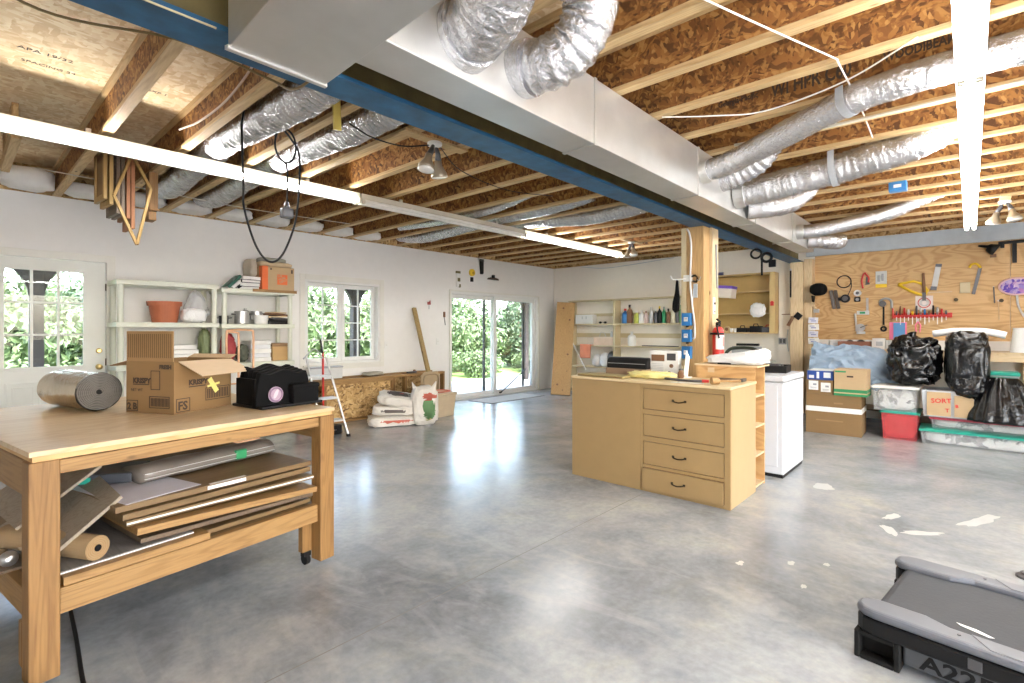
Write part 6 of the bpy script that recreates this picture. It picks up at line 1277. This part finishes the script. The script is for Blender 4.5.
t = tool('red_snips', 'red handled snips hanging beside the cable coil', 'snips', 1.21, 2.15); MB().tube(crom([(-0.012, 0.03, -0.14), (-0.014, 0.045, -0.02), (-0.014, 0.02, 0.08), (-0.014, -0.01, 0.10)], 5), 0.012, 8).tube(crom([(-0.02, -0.04, -0.05), (-0.02, -0.045, 0.02), (-0.018, 0.0, 0.09)], 5), 0.012, 8).build('handle', M['red'], t, smooth=True); MB().prism([(-0.06, -0.08), (0.0, -0.09), (-0.01, 0.03), (-0.03, 0.04)], 'x', -0.02, -0.005).build('blade', M['dark_steel'], t)
t = tool('packaged_part', 'clear packet with a yellow strip hanging on the tool wall', 'packet', 1.01, 2.01); MB().box((-0.012, -0.07, 0.03), (0, 0.07, 0.25)).build('packet_card', plain((0.62, 0.64, 0.62), 0.4), t, 0.003); MB().box((-0.014, -0.07, 0.0), (0, 0.07, 0.055)).build('yellow_strip', M['yellow'], t, 0.002); MB().box((-0.03, -0.035, 0.10), (-0.0125, -0.005, 0.21)).box((-0.03, 0.01, 0.09), (-0.0125, 0.045, 0.19)).build('packet_contents', M['grey'], t, 0.004)
t = tool('combination_square', 'steel try square with a white head under the tape measure', 'square', 1.19, 1.60); MB().box((-0.014, -0.02, 0.0), (-0.006, 0.01, 0.26)).build('blade', M['steel'], t); MB().box((-0.022, -0.03, 0.0), (0, 0.13, 0.06)).build('stock', M['grey_light'], t, 0.004); MB().box((-0.024, 0.02, 0.015), (-0.0225, 0.09, 0.045)).build('stock_inlay', M['green'], t)
t = tool('pipe_hook', 'bent grey pipe wrench hanging under the yellow strip packet', 'pipe wrench', 0.94, 1.77); MB().tube(crom([(-0.015, 0.08, -0.03), (-0.02, 0.075, 0.04), (-0.02, 0.01, 0.07), (-0.02, -0.055, 0.03), (-0.015, -0.06, -0.08)], 6), 0.016, 8).build('hook_pipe', M['grey'], t, smooth=True); MB().cyl((-0.035, 0.05, -0.01), (0, 0.05, -0.01), 0.045, n=16).build('jaw', M['dark_steel'], t)
t = tool('hand_drill', 'steel eggbeater hand drill hanging low on the tool wall', 'hand drill', 1.29, 1.34); MB().cyl((-0.02, 0.03, 0.0), (-0.02, 0.05, 0.28), 0.014, n=10).build('shaft', M['steel'], t); MB().cyl((-0.035, -0.02, 0.06), (-0.015, -0.02, 0.06), 0.06, n=20).build('gear', M['steel'], t); MB().bar((-0.045, -0.02, 0.06), (-0.045, -0.11, 0.10), 0.016, 0.012).build('crank', M['dark_steel'], t); MB().box((-0.05, -0.08, -0.04), (0.0, 0.03, 0.0)).build('drill_head', M['grey_light'], t, 0.006)
t = tool('open_wrench', 'black ring spanner hanging left of the red rack', 'spanner', 0.98, 1.38); MB().box((-0.012, -0.012, 0.06), (-0.002, 0.012, 0.34)).build('shank', M['black'], t, 0.003); MB().tube(ring_pts(0.03, 16, -0.008), 0.014, 8).build('ring_end', M['black'], t, smooth=True)
t = tool('coping_saw', 'yellow frame saw with a pointed nose hanging over the red rack', 'saw', 0.60, 1.96); fr_ = [(0.17, 0.11), (-0.06, 0.13), (-0.11, 0.0), (-0.06, -0.05), (0.0, -0.03), (0.17, 0.11)]
MB().tube([(-0.012, a, b_) for a, b_ in [(0.20, 0.09), (0.02, 0.12), (-0.07, 0.08)]], 0.018, 8).tube([(-0.012, a, b_) for a, b_ in [(0.20, 0.08), (0.06, -0.02), (-0.10, -0.10)]], 0.020, 8).build('frame', M['yellow'], t, smooth=True); MB().tube([(-0.012, -0.07, 0.08), (-0.012, -0.14, -0.02), (-0.012, -0.10, -0.10)], 0.018, 8).build('grip', M['yellow'], t, smooth=True)
t = tool('wooden_chisel', 'brown handled chisel hanging point down in front of a red rimmed disc', 'chisel', 0.50, 1.81); MB().tube([(-0.03, 0, 0.10), (-0.03, 0.004, 0.22), (-0.03, 0.01, 0.38)], [0.018, 0.02, 0.015], 10).build('handle', M['brown'], t, smooth=True); MB().box((-0.034, -0.022, -0.02), (-0.028, 0.022, 0.10)).build('blade', M['dark_steel'], t)
t = tool('disc_packet', 'white square disc packet with a red rim under the chisel', 'packet', 0.50, 1.76); MB().box((-0.01, -0.10, -0.10), (0, 0.10, 0.10)).build('packet_card', plain((0.80, 0.72, 0.68), 0.5), t); MB().tube(ring_pts(0.07, 24, -0.012), 0.006, 6).build('disc_rim', M['red'], t); MB().tube(ring_pts(0.04, 24, -0.013), 0.012, 6).build('disc_rim', M['grey_light'], t)
t = tool('steel_rasp', 'wide steel rasp hanging above a thin wooden stick', 'rasp', 0.36, 1.96); MB().bar((-0.012, 0.03, 0.0), (-0.012, -0.02, 0.33), 0.012, 0.065, (0, 1, 0.15)).build('blade', M['grey_light'], t, 0.002); MB().bar((-0.02, 0.036, -0.02), (-0.02, 0.03, 0.03), 0.03, 0.07, (0, 1, 0.15)).bar((-0.02, -0.02, 0.31), (-0.02, -0.025, 0.35), 0.02, 0.07, (0, 1, 0.15)).build('end_cap', M['dark_steel'], t)
t = tool('thin_stick', 'thin wooden stick lying level below the steel rasp', 'stick', 0.33, 1.90); MB().box((-0.014, -0.14, 0), (0, 0.13, 0.014)).build('stick', M['pale_y'], t); MB().cyl((-0.02, 0.0, 0.007), (0, 0, 0.007), 0.004, n=8).build('nail', M['steel'], t)
rk2 = tool('tool_rack', 'red steel tool rack full of screwdrivers on the tool wall', 'rack', 0.53, 1.57)
MB().box((-0.06, -0.34, 0.0), (-0.004, 0.34, 0.012)).box((-0.006, -0.34, -0.03), (0.0, 0.34, 0.04)).box((-0.064, -0.34, -0.015), (-0.058, 0.34, 0.014)).box((-0.06, 0.325, -0.04), (0, 0.34, 0.12)).build('rail', M['red'], rk2, 0.002)
cols_ = [M['dark_steel'], M['brown'], M['red'], M['grey_light'], M['yellow'], M['dark_steel'], M['steel'], M['blue'], M['brown'], M['black'], M['steel'], M['red'], M['dark_steel']]
nm_ = ['first', 'second', 'third', 'fourth', 'fifth', 'sixth', 'seventh', 'eighth', 'ninth', 'tenth', 'eleventh', 'twelfth', 'last']
cn_ = ['dark', 'brown', 'red', 'grey', 'yellow', 'dark', 'steel', 'blue', 'brown', 'black', 'steel', 'red', 'dark']
for k in range(13):
    y = 0.82-0.047*k; t = thing('screwdriver', '%s handled screwdriver, %s from the left in the red rack' % (cn_[k], nm_[k]), 'screwdriver', (XT-0.034, y, 1.583), 0, 'screwdrivers in the red rack'); h = 0.06+0.025*((k*7) % 4)
    MB().tube([(0, 0, 0), (0, 0, h*0.6), (0, 0, h)], [0.012, 0.014, 0.010], 8).build('handle', cols_[k], t, smooth=True); MB().cyl((0, 0, -0.02), (0, 0, -0.08-0.03*((k*5) % 3)), 0.005, n=8).build('blade', M['steel'], t)
t = tool('bow_saw', 'black bladed saw with a yellow top handle hung on the plywood', 'saw', -0.08, 1.86); MB().bar((-0.012, 0.05, 0.0), (-0.012, -0.02, 0.36), 0.012, 0.038, (0, 1, 0.2)).build('blade', M['dark_steel'], t, 0.002); MB().tube(crom([(-0.014, -0.03, 0.36), (-0.014, 0.02, 0.42), (-0.014, 0.07, 0.41), (-0.014, 0.09, 0.37)], 6), 0.014, 8).build('handle', M['yellow'], t, smooth=True)
t = tool('white_block', 'small white block fixed to the middle of the plywood', 'block', 0.055, 1.89); MB().box((-0.035, -0.055, 0), (0, 0.055, 0.14)).build('block_body', M['shelf_cream'], t, 0.004); MB().box((-0.04, -0.06, -0.008), (0, 0.06, 0.0)).build('block_ledge', M['shelf_cream'], t)
for k, (y, z, L, lb) in enumerate([(-0.245, 1.73, 0.22, 'thin dark file hanging right of the yellow topped saw'), (-0.29, 1.50, 0.26, 'fine pale rod hanging low beside the thin dark file')]):
    t = tool('hanging_file', lb, 'file', y, z); MB().cyl((-0.008, 0.0, 0), (-0.008, 0.01, L), 0.007 if k == 0 else 0.004, n=8).build('shank', M['dark_steel'] if k == 0 else M['pale_z'], t); MB().cyl((-0.012, 0.01, L), (0, 0.01, L), 0.009, n=8).build('hook', M['steel'], t)
for y, z, lb in [(0.15, 1.79, 'small dark knob screwed on the plywood below the rasp'), (-0.31, 1.76, 'small wooden peg on the plywood near the patterned paddle')]:
    t = tool('wall_peg', lb, 'peg', y, z); MB().cyl((-0.04, 0, 0), (0, 0, 0), 0.016, n=10).build('peg', M['bronze'], t); MB().cyl((-0.05, 0, 0), (-0.04, 0, 0), 0.024, n=12).build('peg_head', M['bronze'], t)
t = tool('black_funnel', 'black funnel hung high on the plywood near the sill', 'funnel', -0.20, 2.47); MB().tube([(-0.05, 0.12, 0.05), (-0.05, 0.03, 0.03), (-0.05, 0.02, 0.02), (-0.05, -0.06, -0.03)], [0.014, 0.02, 0.05, 0.085], 18).build('funnel_cone', M['black'], t, smooth=True); MB().bar((-0.03, 0.0, 0), (0.0, 0.0, 0.02), 0.012, 0.01).build('hook', M['steel'], t); MB().box((-0.08, -0.06, -0.12), (-0.03, 0.0, -0.08)).build('lever', M['brown'], t, 0.004)
t = tool('iron_square', 'black tee shaped iron bracket at the top right of the tool wall', 'bracket', -0.44, 2.36); MB().box((-0.02, -0.20, 0.16), (0, 0.16, 0.20)).box((-0.02, -0.02, -0.10), (0, 0.025, 0.16)).build('tee', M['black'], t, 0.003); MB().box((-0.03, 0.10, 0.11), (0, 0.14, 0.16)).build('tab', M['black'], t, 0.003)
t = tool('patterned_paddle', 'purple patterned paddle with a grey ribbon at the right edge of the tool wall', 'paddle', -0.46, 1.85); pm_ = osb('purple_print', [(0.10, 0.05, 0.45), (0.18, 0.10, 0.60), (0.75, 0.65, 0.85), (0.45, 0.15, 0.50)], 14)
b = blob((0.03, 0.34, 0.23), 5, 3, 0.05, 2, 0.8, False); o_ = b.build('paddle_face', pm_, t, smooth=True); o_.location = (-0.02, 0, -0.02); MB().tube([(-0.02, 0.17*math.sin(a), 0.095+0.11*math.cos(a)) for a in [2*PI*i/32 for i in range(32)]], 0.014, 8, closed=True).build('paddle_rim', plain((0.75, 0.5, 0.5), 0.5), t, smooth=True); MB().tube(crom([(-0.02, 0.0, -0.02), (-0.02, -0.01, -0.15), (-0.02, -0.05, -0.27), (-0.02, -0.08, -0.33)], 6), 0.012, 8).build('ribbon', M['grey_light'], t, smooth=True)
t = tool('blue_card', 'blue and pink folder standing against the plywood left of the bags', 'folder', 0.80, 1.22); MB().box((-0.014, -0.08, 0.0), (-0.006, 0.06, 0.25)).build('blue_cover', plain((0.12, 0.33, 0.66), 0.5), t, 0.002); MB().box((-0.005, -0.10, 0.0), (0.0, 0.11, 0.26)).build('pink_cover', M['pink'], t, 0.002)
t = tool('pink_pliers', 'thin pink handled pliers hanging right of the blue folder', 'pliers', 0.57, 1.33); MB().tube([(-0.012, 0.02, 0.0), (-0.012, 0.03, 0.10), (-0.012, 0.0, 0.16)], 0.008, 6).tube([(-0.012, -0.02, 0.0), (-0.012, -0.03, 0.10), (-0.012, 0.0, 0.16)], 0.008, 6).build('handle', M['pink'], t); MB().box((-0.018, -0.012, 0.155), (-0.006, 0.012, 0.20)).build('jaw', M['steel'], t)
t = thing('paper_tags', 'strip of white paper tags hanging on the second post under the cap', 'tags', (9.29, 1.87, 1.14))
for k in range(4): MB().box((-0.02, -0.08+0.012*(k % 2), 0.11*k), (-0.012, 0.07, 0.11*k+0.095), (0.1*(k % 2)-0.05, 0, 0)).build('tag', M['paper'] if k % 2 == 0 else plain((0.72, 0.72, 0.80), 0.6), t)
tk = MB()
for k in range(4): tk.box((-0.024, -0.04, 0.11*k+0.03), (-0.0205, 0.03, 0.11*k+0.045)).box((-0.024, -0.02, 0.11*k+0.06), (-0.0205, 0.05, 0.11*k+0.07))
tk.build('tag_print', plain((0.25, 0.28, 0.5), 0.6), t)
t = thing('hand_tool', 'small brown and steel tool hung on the second post above the paper tags', 'tool', (9.355, 1.86, 1.68)); MB().bar((-0.01, 0.05, 0.12), (-0.01, -0.03, 0.0), 0.02, 0.03, (0, 0, 1)).build('tool_handle', M['pale_y'], t, 0.004); MB().box((-0.02, -0.06, -0.04), (0, 0.02, 0.02)).build('tool_head', M['steel'], t, 0.003)
# clutter on the bench top
def onbench(name, label, cat, x, y, rz=0.0): return thing(name, label, cat, (8.87+x, y, 1.081), rz)
t = onbench('parts_tray', 'brown wooden tray with red edged tools on the bench over the blue tarp', 'tray', 0.30, 1.30); MB().box((-0.1, -0.2, 0), (0.1, 0.2, 0.02)).box((-0.1, -0.2, 0.02), (-0.085, 0.2, 0.11)).box((0.085, -0.2, 0.02), (0.1, 0.2, 0.11)).box((-0.085, -0.2, 0.02), (0.085, -0.185, 0.11)).box((-0.085, 0.185, 0.02), (0.085, 0.2, 0.11)).build('tray_body', plain((0.24, 0.10, 0.06), 0.6), t, 0.004); MB().ball((0, -0.08, 0.08), 0.06, 2).ball((0, 0.06, 0.08), 0.055, 2).build('tray_contents', M['dark_steel'], t, smooth=True)
for k, (y, m_, h, lb) in enumerate([(1.0, M['white'], 0.16, 'white carton on the bench right of the brown tray'), (0.82, M['grey_light'], 0.13, 'pale grey carton on the bench left of the round black bag'), (0.66, M['pale_y'], 0.10, 'small tan carton on the bench beside the blue folder'), (1.56, M['grey_light'], 0.12, 'small grey carton at the left end of the bench')]):
    t = onbench('parts_box', lb, 'carton', 0.32, y, 0.1*k); MB().box((-0.07, -0.075, 0), (0.07, 0.075, h)).build('carton_body', m_, t, 0.004); MB().box((-0.0715, -0.05, h*0.3), (-0.0702, 0.03, h*0.7)).build('carton_label', M['sill'], t)
t = onbench('foam_roll', 'long white foam roll resting on top of the tall black bag', 'foam roll', -0.62, 0.02); t.location.z = 1.345
MB().tube(crom([(0.0, 0.33, -0.03), (0.0, 0.15, 0.0), (0, -0.05, 0.005), (0, -0.2, -0.01), (0, -0.33, -0.045)], 8), 0.042, 14).build('foam_tube', M['white'], t, smooth=True); MB().cyl((0, 0.331, -0.030), (0, 0.335, -0.030), 0.015, n=12).build('foam_core', M['grey_light'], t)
t = onbench('white_bucket', 'white cone shaped bucket on the bench at the right edge of the picture', 'bucket', 0.15, -0.52); MB().lathe([(0.15, 0), (0.12, 0.30), (0.125, 0.31), (0.11, 0.31)], n=24).build('bucket_body', M['white'], t); MB().tube(crom([(0, 0.12, 0.29), (-0.06, 0.08, 0.18), (-0.09, 0, 0.15), (-0.06, -0.08, 0.18), (0, -0.12, 0.29)], 5), 0.004, 6).build('bail', M['steel'], t)

# ================================================================== boxes, bins and bags on the floor
bb = thing('large_carton', 'large brown cardboard carton with a white tape band on the floor by the bench', 'box', (7.72, 1.02, 0), 0.03)
MB().box((0, 0, 0), (0.50, 0.62, 0.335)).build('lower_carton', M['card'], bb, 0.004)
MB().box((0, 0.004, 0.337), (0.50, 0.616, 0.515)).build('upper_carton', M['card'], bb, 0.004)
cc = thing('labelled_carton', 'brown carton with two white shipping labels under the flat blue box', 'box', (7.72, 1.02, 0), 0.03)
MB().box((0.0, 0.31, 0.517), (0.48, 0.616, 0.70)).build('carton', M['card'], cc, 0.004)
MB().box((-0.002, -0.002, 0.29), (0.502, 0.622, 0.355)).build('tape_band', M['paper'], bb)
for y, z in ((0.335, 0.55), (0.475, 0.57)):
    MB().box((-0.003, y, z), (-0.0005, y+0.11, z+0.12)).build('shipping_label', M['paper'], cc)
    MB().box((-0.0045, y+0.02, z+0.03), (-0.003, y+0.09, z+0.036)).box((-0.0045, y+0.02, z+0.06), (-0.003, y+0.06, z+0.085)).box((-0.0045, y+0.02, z+0.018), (-0.003, y+0.09, z+0.022)).build('printed_lettering', M['grey'], cc)
MB().box((-0.003, 0.20, 0.40), (-0.0005, 0.30, 0.42)).box((-0.003, 0.20, 0.17), (-0.0005, 0.50, 0.185)).build('printed_lettering', M['card_dark'], bb)
t = thing('blue_box', 'flat blue and white printed box on the big brown carton', 'box', (7.74, 1.33, 0.702), 0.03); MB().box((0, 0, 0), (0.42, 0.30, 0.12)).build('carton', M['blue'] if False else plain((0.02, 0.07, 0.32), 0.5), t, 0.003); MB().box((-0.002, 0.03, 0.03), (-0.0005, 0.11, 0.10)).box((-0.002, 0.16, 0.02), (-0.0005, 0.19, 0.105)).box((-0.002, 0.22, 0.02), (-0.0005, 0.28, 0.06)).build('white_print', M['white'], t); MB().box((0.004, 0.004, 0.1205), (0.416, 0.296, 0.125)).build('lid_top', M['white'], t)
t = thing('bankers_box', 'cardboard file box with a green base band on the big carton', 'box', (7.66, 0.97, 0.53), 0.0)
t.location = (7.60, 0.985, 0.6625); t.location.z = 0.517
MB().box((0.1, -0.02, 0), (0.44, 0.33, 0.34)).build('carton', M['card_light'], t, 0.004); MB().box((0.097, -0.023, 0.0), (0.443, 0.333, 0.085)).build('green_band', plain((0.03, 0.26, 0.10), 0.6), t); MB().box((0.0965, -0.0235, 0.03), (0.4435, 0.3335, 0.045)).build('pale_stripe', M['card_light'], t)
MB().box((0.098, 0.12, 0.24), (0.1, 0.19, 0.26)).build('hand_hole', M['ink'], t); MB().box((0.0975, 0.20, 0.30), (0.0995, 0.32, 0.32)).build('green_print', plain((0.03, 0.26, 0.10), 0.6), t)
# tarp drape: from the bench edge down over the boxes behind
tp = thing('blue_tarp', 'pale blue plastic tarp heaped over boxes in front of the workbench', 'tarp', (8.30, 1.25, 0.0))
mb = MB(); NX, NY = 64, 92; V = []
for i in range(NX+1):
    row = []
    for j in range(NY+1):
        u_, v_ = i/NX, j/NY; y = 0.47-1.02*v_
        prof = [(0.50, 1.02), (0.38, 1.15), (0.25, 1.17), (0.1, 1.06), (0.0, 0.92), (-0.08, 0.75), (-0.10, 0.62)]
        f_ = u_*(len(prof)-1); a = min(int(f_), len(prof)-2); f_ -= a; x = prof[a][0]*(1-f_)+prof[a+1][0]*f_; z = prof[a][1]*(1-f_)+prof[a+1][1]*f_
        sh = max(0.0, (v_-0.58)/0.42); z -= 0.26*sh**1.5*(1-0.2*u_); z = max(z, 0.36)
        q1 = noise.noise(Vector((x*4+2, y*4.5, z*3))); q2 = 0.5-abs(noise.noise(Vector((x*5+z*4, y*6+z*2, 1))))*2; q3 = 0.5-abs(noise.noise(Vector((x*9+z*10, y*8-z*5, 4))))*2; z += 0.06*q1*(1-u_*0.5) + 0.03*q2 + 0.015*q3; x += 0.05*noise.noise(Vector((y*5, z*5, 7))) - 0.06*q2*u_ - 0.03*q3*u_
        if z < 1.06 and x > 0.43: x = 0.43
        row.append(mb.bm.verts.new((x, y, z)))
    V.append(row)
for i in range(NX):
    for j in range(NY): mb.bm.faces.new((V[i][j], V[i][j+1], V[i+1][j+1], V[i+1][j]))
o_ = mb.build('tarp_sheet', M['tarp'], tp, smooth=True); sm_ = o_.modifiers.new('thick', 'SOLIDIFY'); sm_.thickness = 0.004
MB().box((0.2, -0.10, 0.0), (0.42, 0.42, 0.36)).build('covered_box', M['card'], tp, 0.004); MB().box((0.2, -0.10, 0.361), (0.40, 0.42, 0.86)).build('covered_box', M['card'], tp, 0.004)

def bin_(label, x, y, wx, wy, h, body, lid, z=0.0, rz=0.0, contents=None, group='plastic storage bins', tap=0.02):
    """tapered tub with rim, lid and something folded inside"""
    t = thing('storage_bin', label, 'bin', (x, y, z), rz, group)
    def ring(ins, zz): return [(ins, ins, zz), (wx-ins, ins, zz), (wx-ins, wy-ins, zz), (ins, wy-ins, zz)]
    mb = MB(); mb.rings([ring(tap+0.006, 0.004), ring(tap, 0), ring(0, h), ring(0.006, h), ring(tap+0.006, 0.006)], cap=False)
    bm_f = mb.bm; bm_f.verts.ensure_lookup_table(); bm_f.faces.new([bm_f.verts[k] for k in (4, 5, 6, 7)])
    mb.build('tub', body, t)
    if contents: 
        c = blob((wx-2*tap-0.03, wy-2*tap-0.03, h-0.03), int(x*10+y*10), 4, 0.05, 5, 0.4); q = c.build('contents', contents, t, smooth=True); q.location = (wx/2, wy/2, 0.008)
    if lid: MB().box((-0.012, -0.012, h-0.012), (wx+0.012, wy+0.012, h+0.012)).box((0.03, 0.03, h+0.0121), (wx-0.03, wy-0.03, h+0.018)).build('lid', lid, t, 0.006)
    return t
bin_('pink plastic tub at the bottom under the clear white lidded bin', 7.90, 0.47, 0.50, 0.37, 0.335, M['clear_pink'], M['teal'], 0, 0, M['clothes_pink'])
bin_('clear bin with a white lid full of folded cloth standing on the pink tub', 7.86, 0.47, 0.55, 0.46, 0.29, M['clear'], M['white'], 0.356, 0, M['clothes'])
bin_('long flat clear bin with a green lid lowest in the right hand stack', 7.84, -0.95, 0.50, 1.40, 0.165, M['clear'], M['teal'], 0, 0, M['clothes'])
bin_('long flat clear bin with a red edge under the lettered bin', 7.95, -0.95, 0.48, 1.31, 0.115, M['clear'], plain((0.45, 0.05, 0.08), 0.5), 0.186, 0, M['clothes'])
gb = bin_('grey bin with red lettered cardboard sheets under the tall black bag', 7.90, -0.05, 0.50, 0.49, 0.32, plain((0.52, 0.54, 0.57), 0.4), None, 0.322, 0, M['cloth_white'])
MB().box((-0.012, 0.22, 0.02), (-0.004, 0.44, 0.30)).box((-0.012, 0.02, 0.02), (-0.004, 0.19, 0.27)).build('cardboard_sheet', M['card_light'], gb)
text('red_lettering', 'SORT', 0.075, (-0.0135, 0.40, 0.17), (0, -1, 0.06), (0, 0.06, 1), M['red'], gb, 0.002)
text('red_lettering', 'T', 0.06, (-0.0135, 0.27, 0.07), (0, -1, 0.06), (0, 0.06, 1), M['red'], gb, 0.002); text('red_lettering', 'B', 0.05, (-0.0135, 0.18, 0.13), (0, -1, 0.06), (0, 0.06, 1), M['red'], gb, 0.002)
def trash(label, x, y, z, dims, seed, rz=0.0, amp=0.2, freq=2.6, sq=0.75):
    t = thing('trash_bag', label, 'bag', (x, y, z), rz, 'black trash bags')
    mb = blob(dims, seed, 5, amp, freq, sq, ridge=True)
    for v in mb.bm.verts:
        p = v.co*9+Vector((seed, 0, 0)); v.co += (v.co-Vector((0, 0, dims[2]/2))).normalized()*(0.5-abs(noise.noise(p)))*0.030
        if v.co.z < 0: v.co.z = 0
    mb.build('bag_film', M['bag_black'], t, smooth=True); return t
t = trash('round shiny black trash bag on the clear white lidded bin', 8.12, 0.525, 0.68, (0.52, 0.49, 0.60), 11, 0.2)
MB().tube([(0.0, 0, 0.54), (0.01, 0.01, 0.60), (0.03, 0.02, 0.64)], [0.06, 0.03, 0.055], 12).build('tied_neck', M['bag_black'], t, smooth=True)
t = trash('tall straight sided black trash bag with a foam roll on top', 8.06, 0.035, 0.645, (0.44, 0.37, 0.69), 23, 0.1, 0.08, 2.2, 0.45)
q = blob((0.20, 0.30, 0.36), 37, 4, 0.2, 3, 0.8, ridge=True).build('sagging_fold', M['bag_black'], t, smooth=True); q.location = (-0.15, 0.02, -0.07); q.rotation_euler = (0.25, 0.1, 0)
t = thing('trash_bag', 'spreading black trash bag on the flat bins at the right edge', 'bag', (7.98, -0.28, 0.325), 0, 'black trash bags')
mb = MB(); R = []
for i in range(26):
    f_ = i/25; r = 0.20*(1-f_)**0.8+0.115; zz = 0.50*f_**0.85; nk = 72
    R.append([((r*(1+0.10*(1-f_*0.5)*(noise.noise(Vector((math.cos(2*PI*k/nk)*3.2, math.sin(2*PI*k/nk)*3.2, 2+f_*0.5)))*1.6+0.5*math.sin(2*PI*k/nk*17+2*f_))))*math.cos(2*PI*k/nk)*0.85, (r*(1+0.10*(noise.noise(Vector((math.cos(2*PI*k/nk)*3.2, math.sin(2*PI*k/nk)*3.2, 2+f_*0.5)))*1.6+0.5*math.sin(2*PI*k/nk*17+2*f_))))*math.sin(2*PI*k/nk), zz + 0.012*math.sin(k*0.9)*(1-f_) if i else 0.0) for k in range(nk)])
mb.rings(R).build('bag_film', M['bag_black'], t, smooth=True)
MB().tube(crom([(-0.02, 0.18, 0.44), (-0.06, 0.08, 0.475), (-0.06, -0.05, 0.47), (0, -0.14, 0.44)], 6), 0.012, 8).build('white_rim', M['white'], t, smooth=True)
t = thing('green_box_lid', 'green tub peeping out behind the spreading black bag', 'tub', (8.30, -0.42, 0.325)); MB().rings([[(0.02, 0.02, 0), (0.28, 0.02, 0), (0.28, 0.38, 0), (0.02, 0.38, 0)], [(0, 0, 0.50), (0.3, 0, 0.50), (0.3, 0.4, 0.50), (0, 0.4, 0.50)]]).build('tub_body', M['grey'], t, 0.01); MB().box((-0.01, -0.01, 0.50), (0.31, 0.41, 0.54)).build('tub_lid', M['teal'], t, 0.008); t.name = 'lidded_tub'

# ================================================================== treadmill at the lower right
tm = thing('treadmill', 'grey treadmill with a black belt lying on the floor in the lower right corner', 'treadmill', (2.535, 0.365, 0), -0.125)
# local frame: x across (near rail at 0), -y along the deck away from the rounded end
TWd, TLn = 0.755, 1.75
def railpoly(mir, g=0.0):
    pts = [(0.0+g, -TLn), (0.0+g, -0.07), (0.012+g, -0.03), (0.045, 0.0-g), (0.095, 0.0-g), (0.125, -0.02), (0.135-g, -0.06), (0.135-g, -0.22), (0.098-g, -0.30), (0.098-g, -TLn)]
    return [(TWd-a, b) for a, b in pts] if mir else pts
for mir in (False, True):
    MB().prism(railpoly(mir), 'z', 0.182, 0.22).build('side_rail', M['tread_grey'], tm, 0.016, seg=3)
    MB().prism(railpoly(mir, 0.004), 'z', 0.115, 0.181).build('rail_skirt', M['black'], tm, 0.01)
    xa, xb = (TWd-0.088, TWd-0.012) if mir else (0.012, 0.088)
    MB().prism([(xa, -TLn), (xb, -TLn), (xb, -0.36), ((xb if mir else xa), -0.40 if not mir else -0.36), (xa, -0.36 if not mir else -0.40)][:3] + [(xa if not mir else xa, -0.42)], 'z', 0.2195, 0.2225).build('foot_strip', plain((0.16, 0.17, 0.195), 0.45), tm, 0.001)
    for y in (-0.33, -0.66): MB().cyl(((xa+xb)/2, y, 0.2195), ((xa+xb)/2, y, 0.2235), 0.006, n=10).build('screw', M['dark_steel'], tm)
    MB().box((xa-0.011 if not mir else xb+0.006, -0.40, 0.13), (xa-0.006 if not mir else xb+0.011, -0.36, 0.17)).build('side_catch', M['dark_steel'], tm, 0.002)
MB().box((0.10, -TLn, 0.165), (TWd-0.10, -0.075, 0.176)).build('deck', M['black'], tm)
bl_ = MB(); R = []
for k in range(9):
    a = PI*k/8; R.append((-0.075+0.034*math.sin(a), 0.160+0.036*math.cos(a)))
bl_.prism([(-TLn, 0.196)] + R + [(-TLn, 0.124)], 'x', 0.108, TWd-0.108); bl_.build('running_belt', M['belt'], tm)
MB().prism([(0.205, -0.30), (0.19, -0.315), (0.165, -0.40), (0.175, -0.415), (0.20, -0.36)], 'z', 0.1965, 0.1975).build('belt_mark', M['white'], tm)
# hollow black feet
for x in (0.012, TWd-0.107):
    f_ = MB().box((x, -0.155, 0.0), (x+0.095, -0.135, 0.114)).box((x, -0.02, 0.0), (x+0.095, 0.0, 0.114)).box((x, -0.135, 0.0), (x+0.095, -0.02, 0.018)).box((x, -0.135, 0.096), (x+0.095, -0.02, 0.114)).box((x+0.05, -0.135, 0.018), (x+0.065, -0.02, 0.096)); f_.build('end_foot', M['rubber'], tm, 0.004)
for x in (0.04, TWd-0.08): MB().box((x, -TLn, 0.03), (x+0.04, -0.16, 0.113)).build('frame_tube', plain((0.075, 0.08, 0.09), 0.5), tm, 0.008)
for y in (-0.5, -1.2): MB().box((0.085, y, 0.05), (TWd-0.085, y-0.05, 0.11)).build('cross_member', M['black'], tm, 0.004)
text('lettering', 'A2250', 0.078, (0.0385, -0.215, 0.043), (0, -1, 0), (0, 0, 1), M['black'], tm, 0.002, squash=1.3)
for y in (-0.42, -1.3): MB().box((0.03, y-0.04, 0), (0.09, y, 0.030)).build('foot', M['rubber'], tm)
MB().box((0.02, -TLn-0.45, 0.03), (TWd-0.02, -TLn+0.02, 0.30)).build('motor_hood', M['tread_grey'], tm, 0.03)
for x in (0.02, TWd-0.08): MB().bar((x+0.03, -TLn-0.25, 0.2), (x+0.03, -TLn-0.45, 1.3), 0.06, 0.04, (0, 1, 0)).build('upright', M['black'], tm, 0.006)
MB().box((0.0, -TLn-0.55, 1.25), (TWd, -TLn-0.40, 1.45)).build('console', M['tread_grey'], tm, 0.02)
t = thing('floor_plug', 'small dark fitting on the floor above the treadmill at the right edge', 'fitting', (3.98, -0.235, 0), 0.3); MB().lathe([(0.05, 0), (0.05, 0.012), (0.03, 0.02), (0.03, 0.03)], n=18).build('fitting_base', M['dark_steel'], t); MB().cyl((0, 0, 0.0301), (0, 0, 0.045), 0.018, n=14).build('fitting_cap', M['grey'], t)
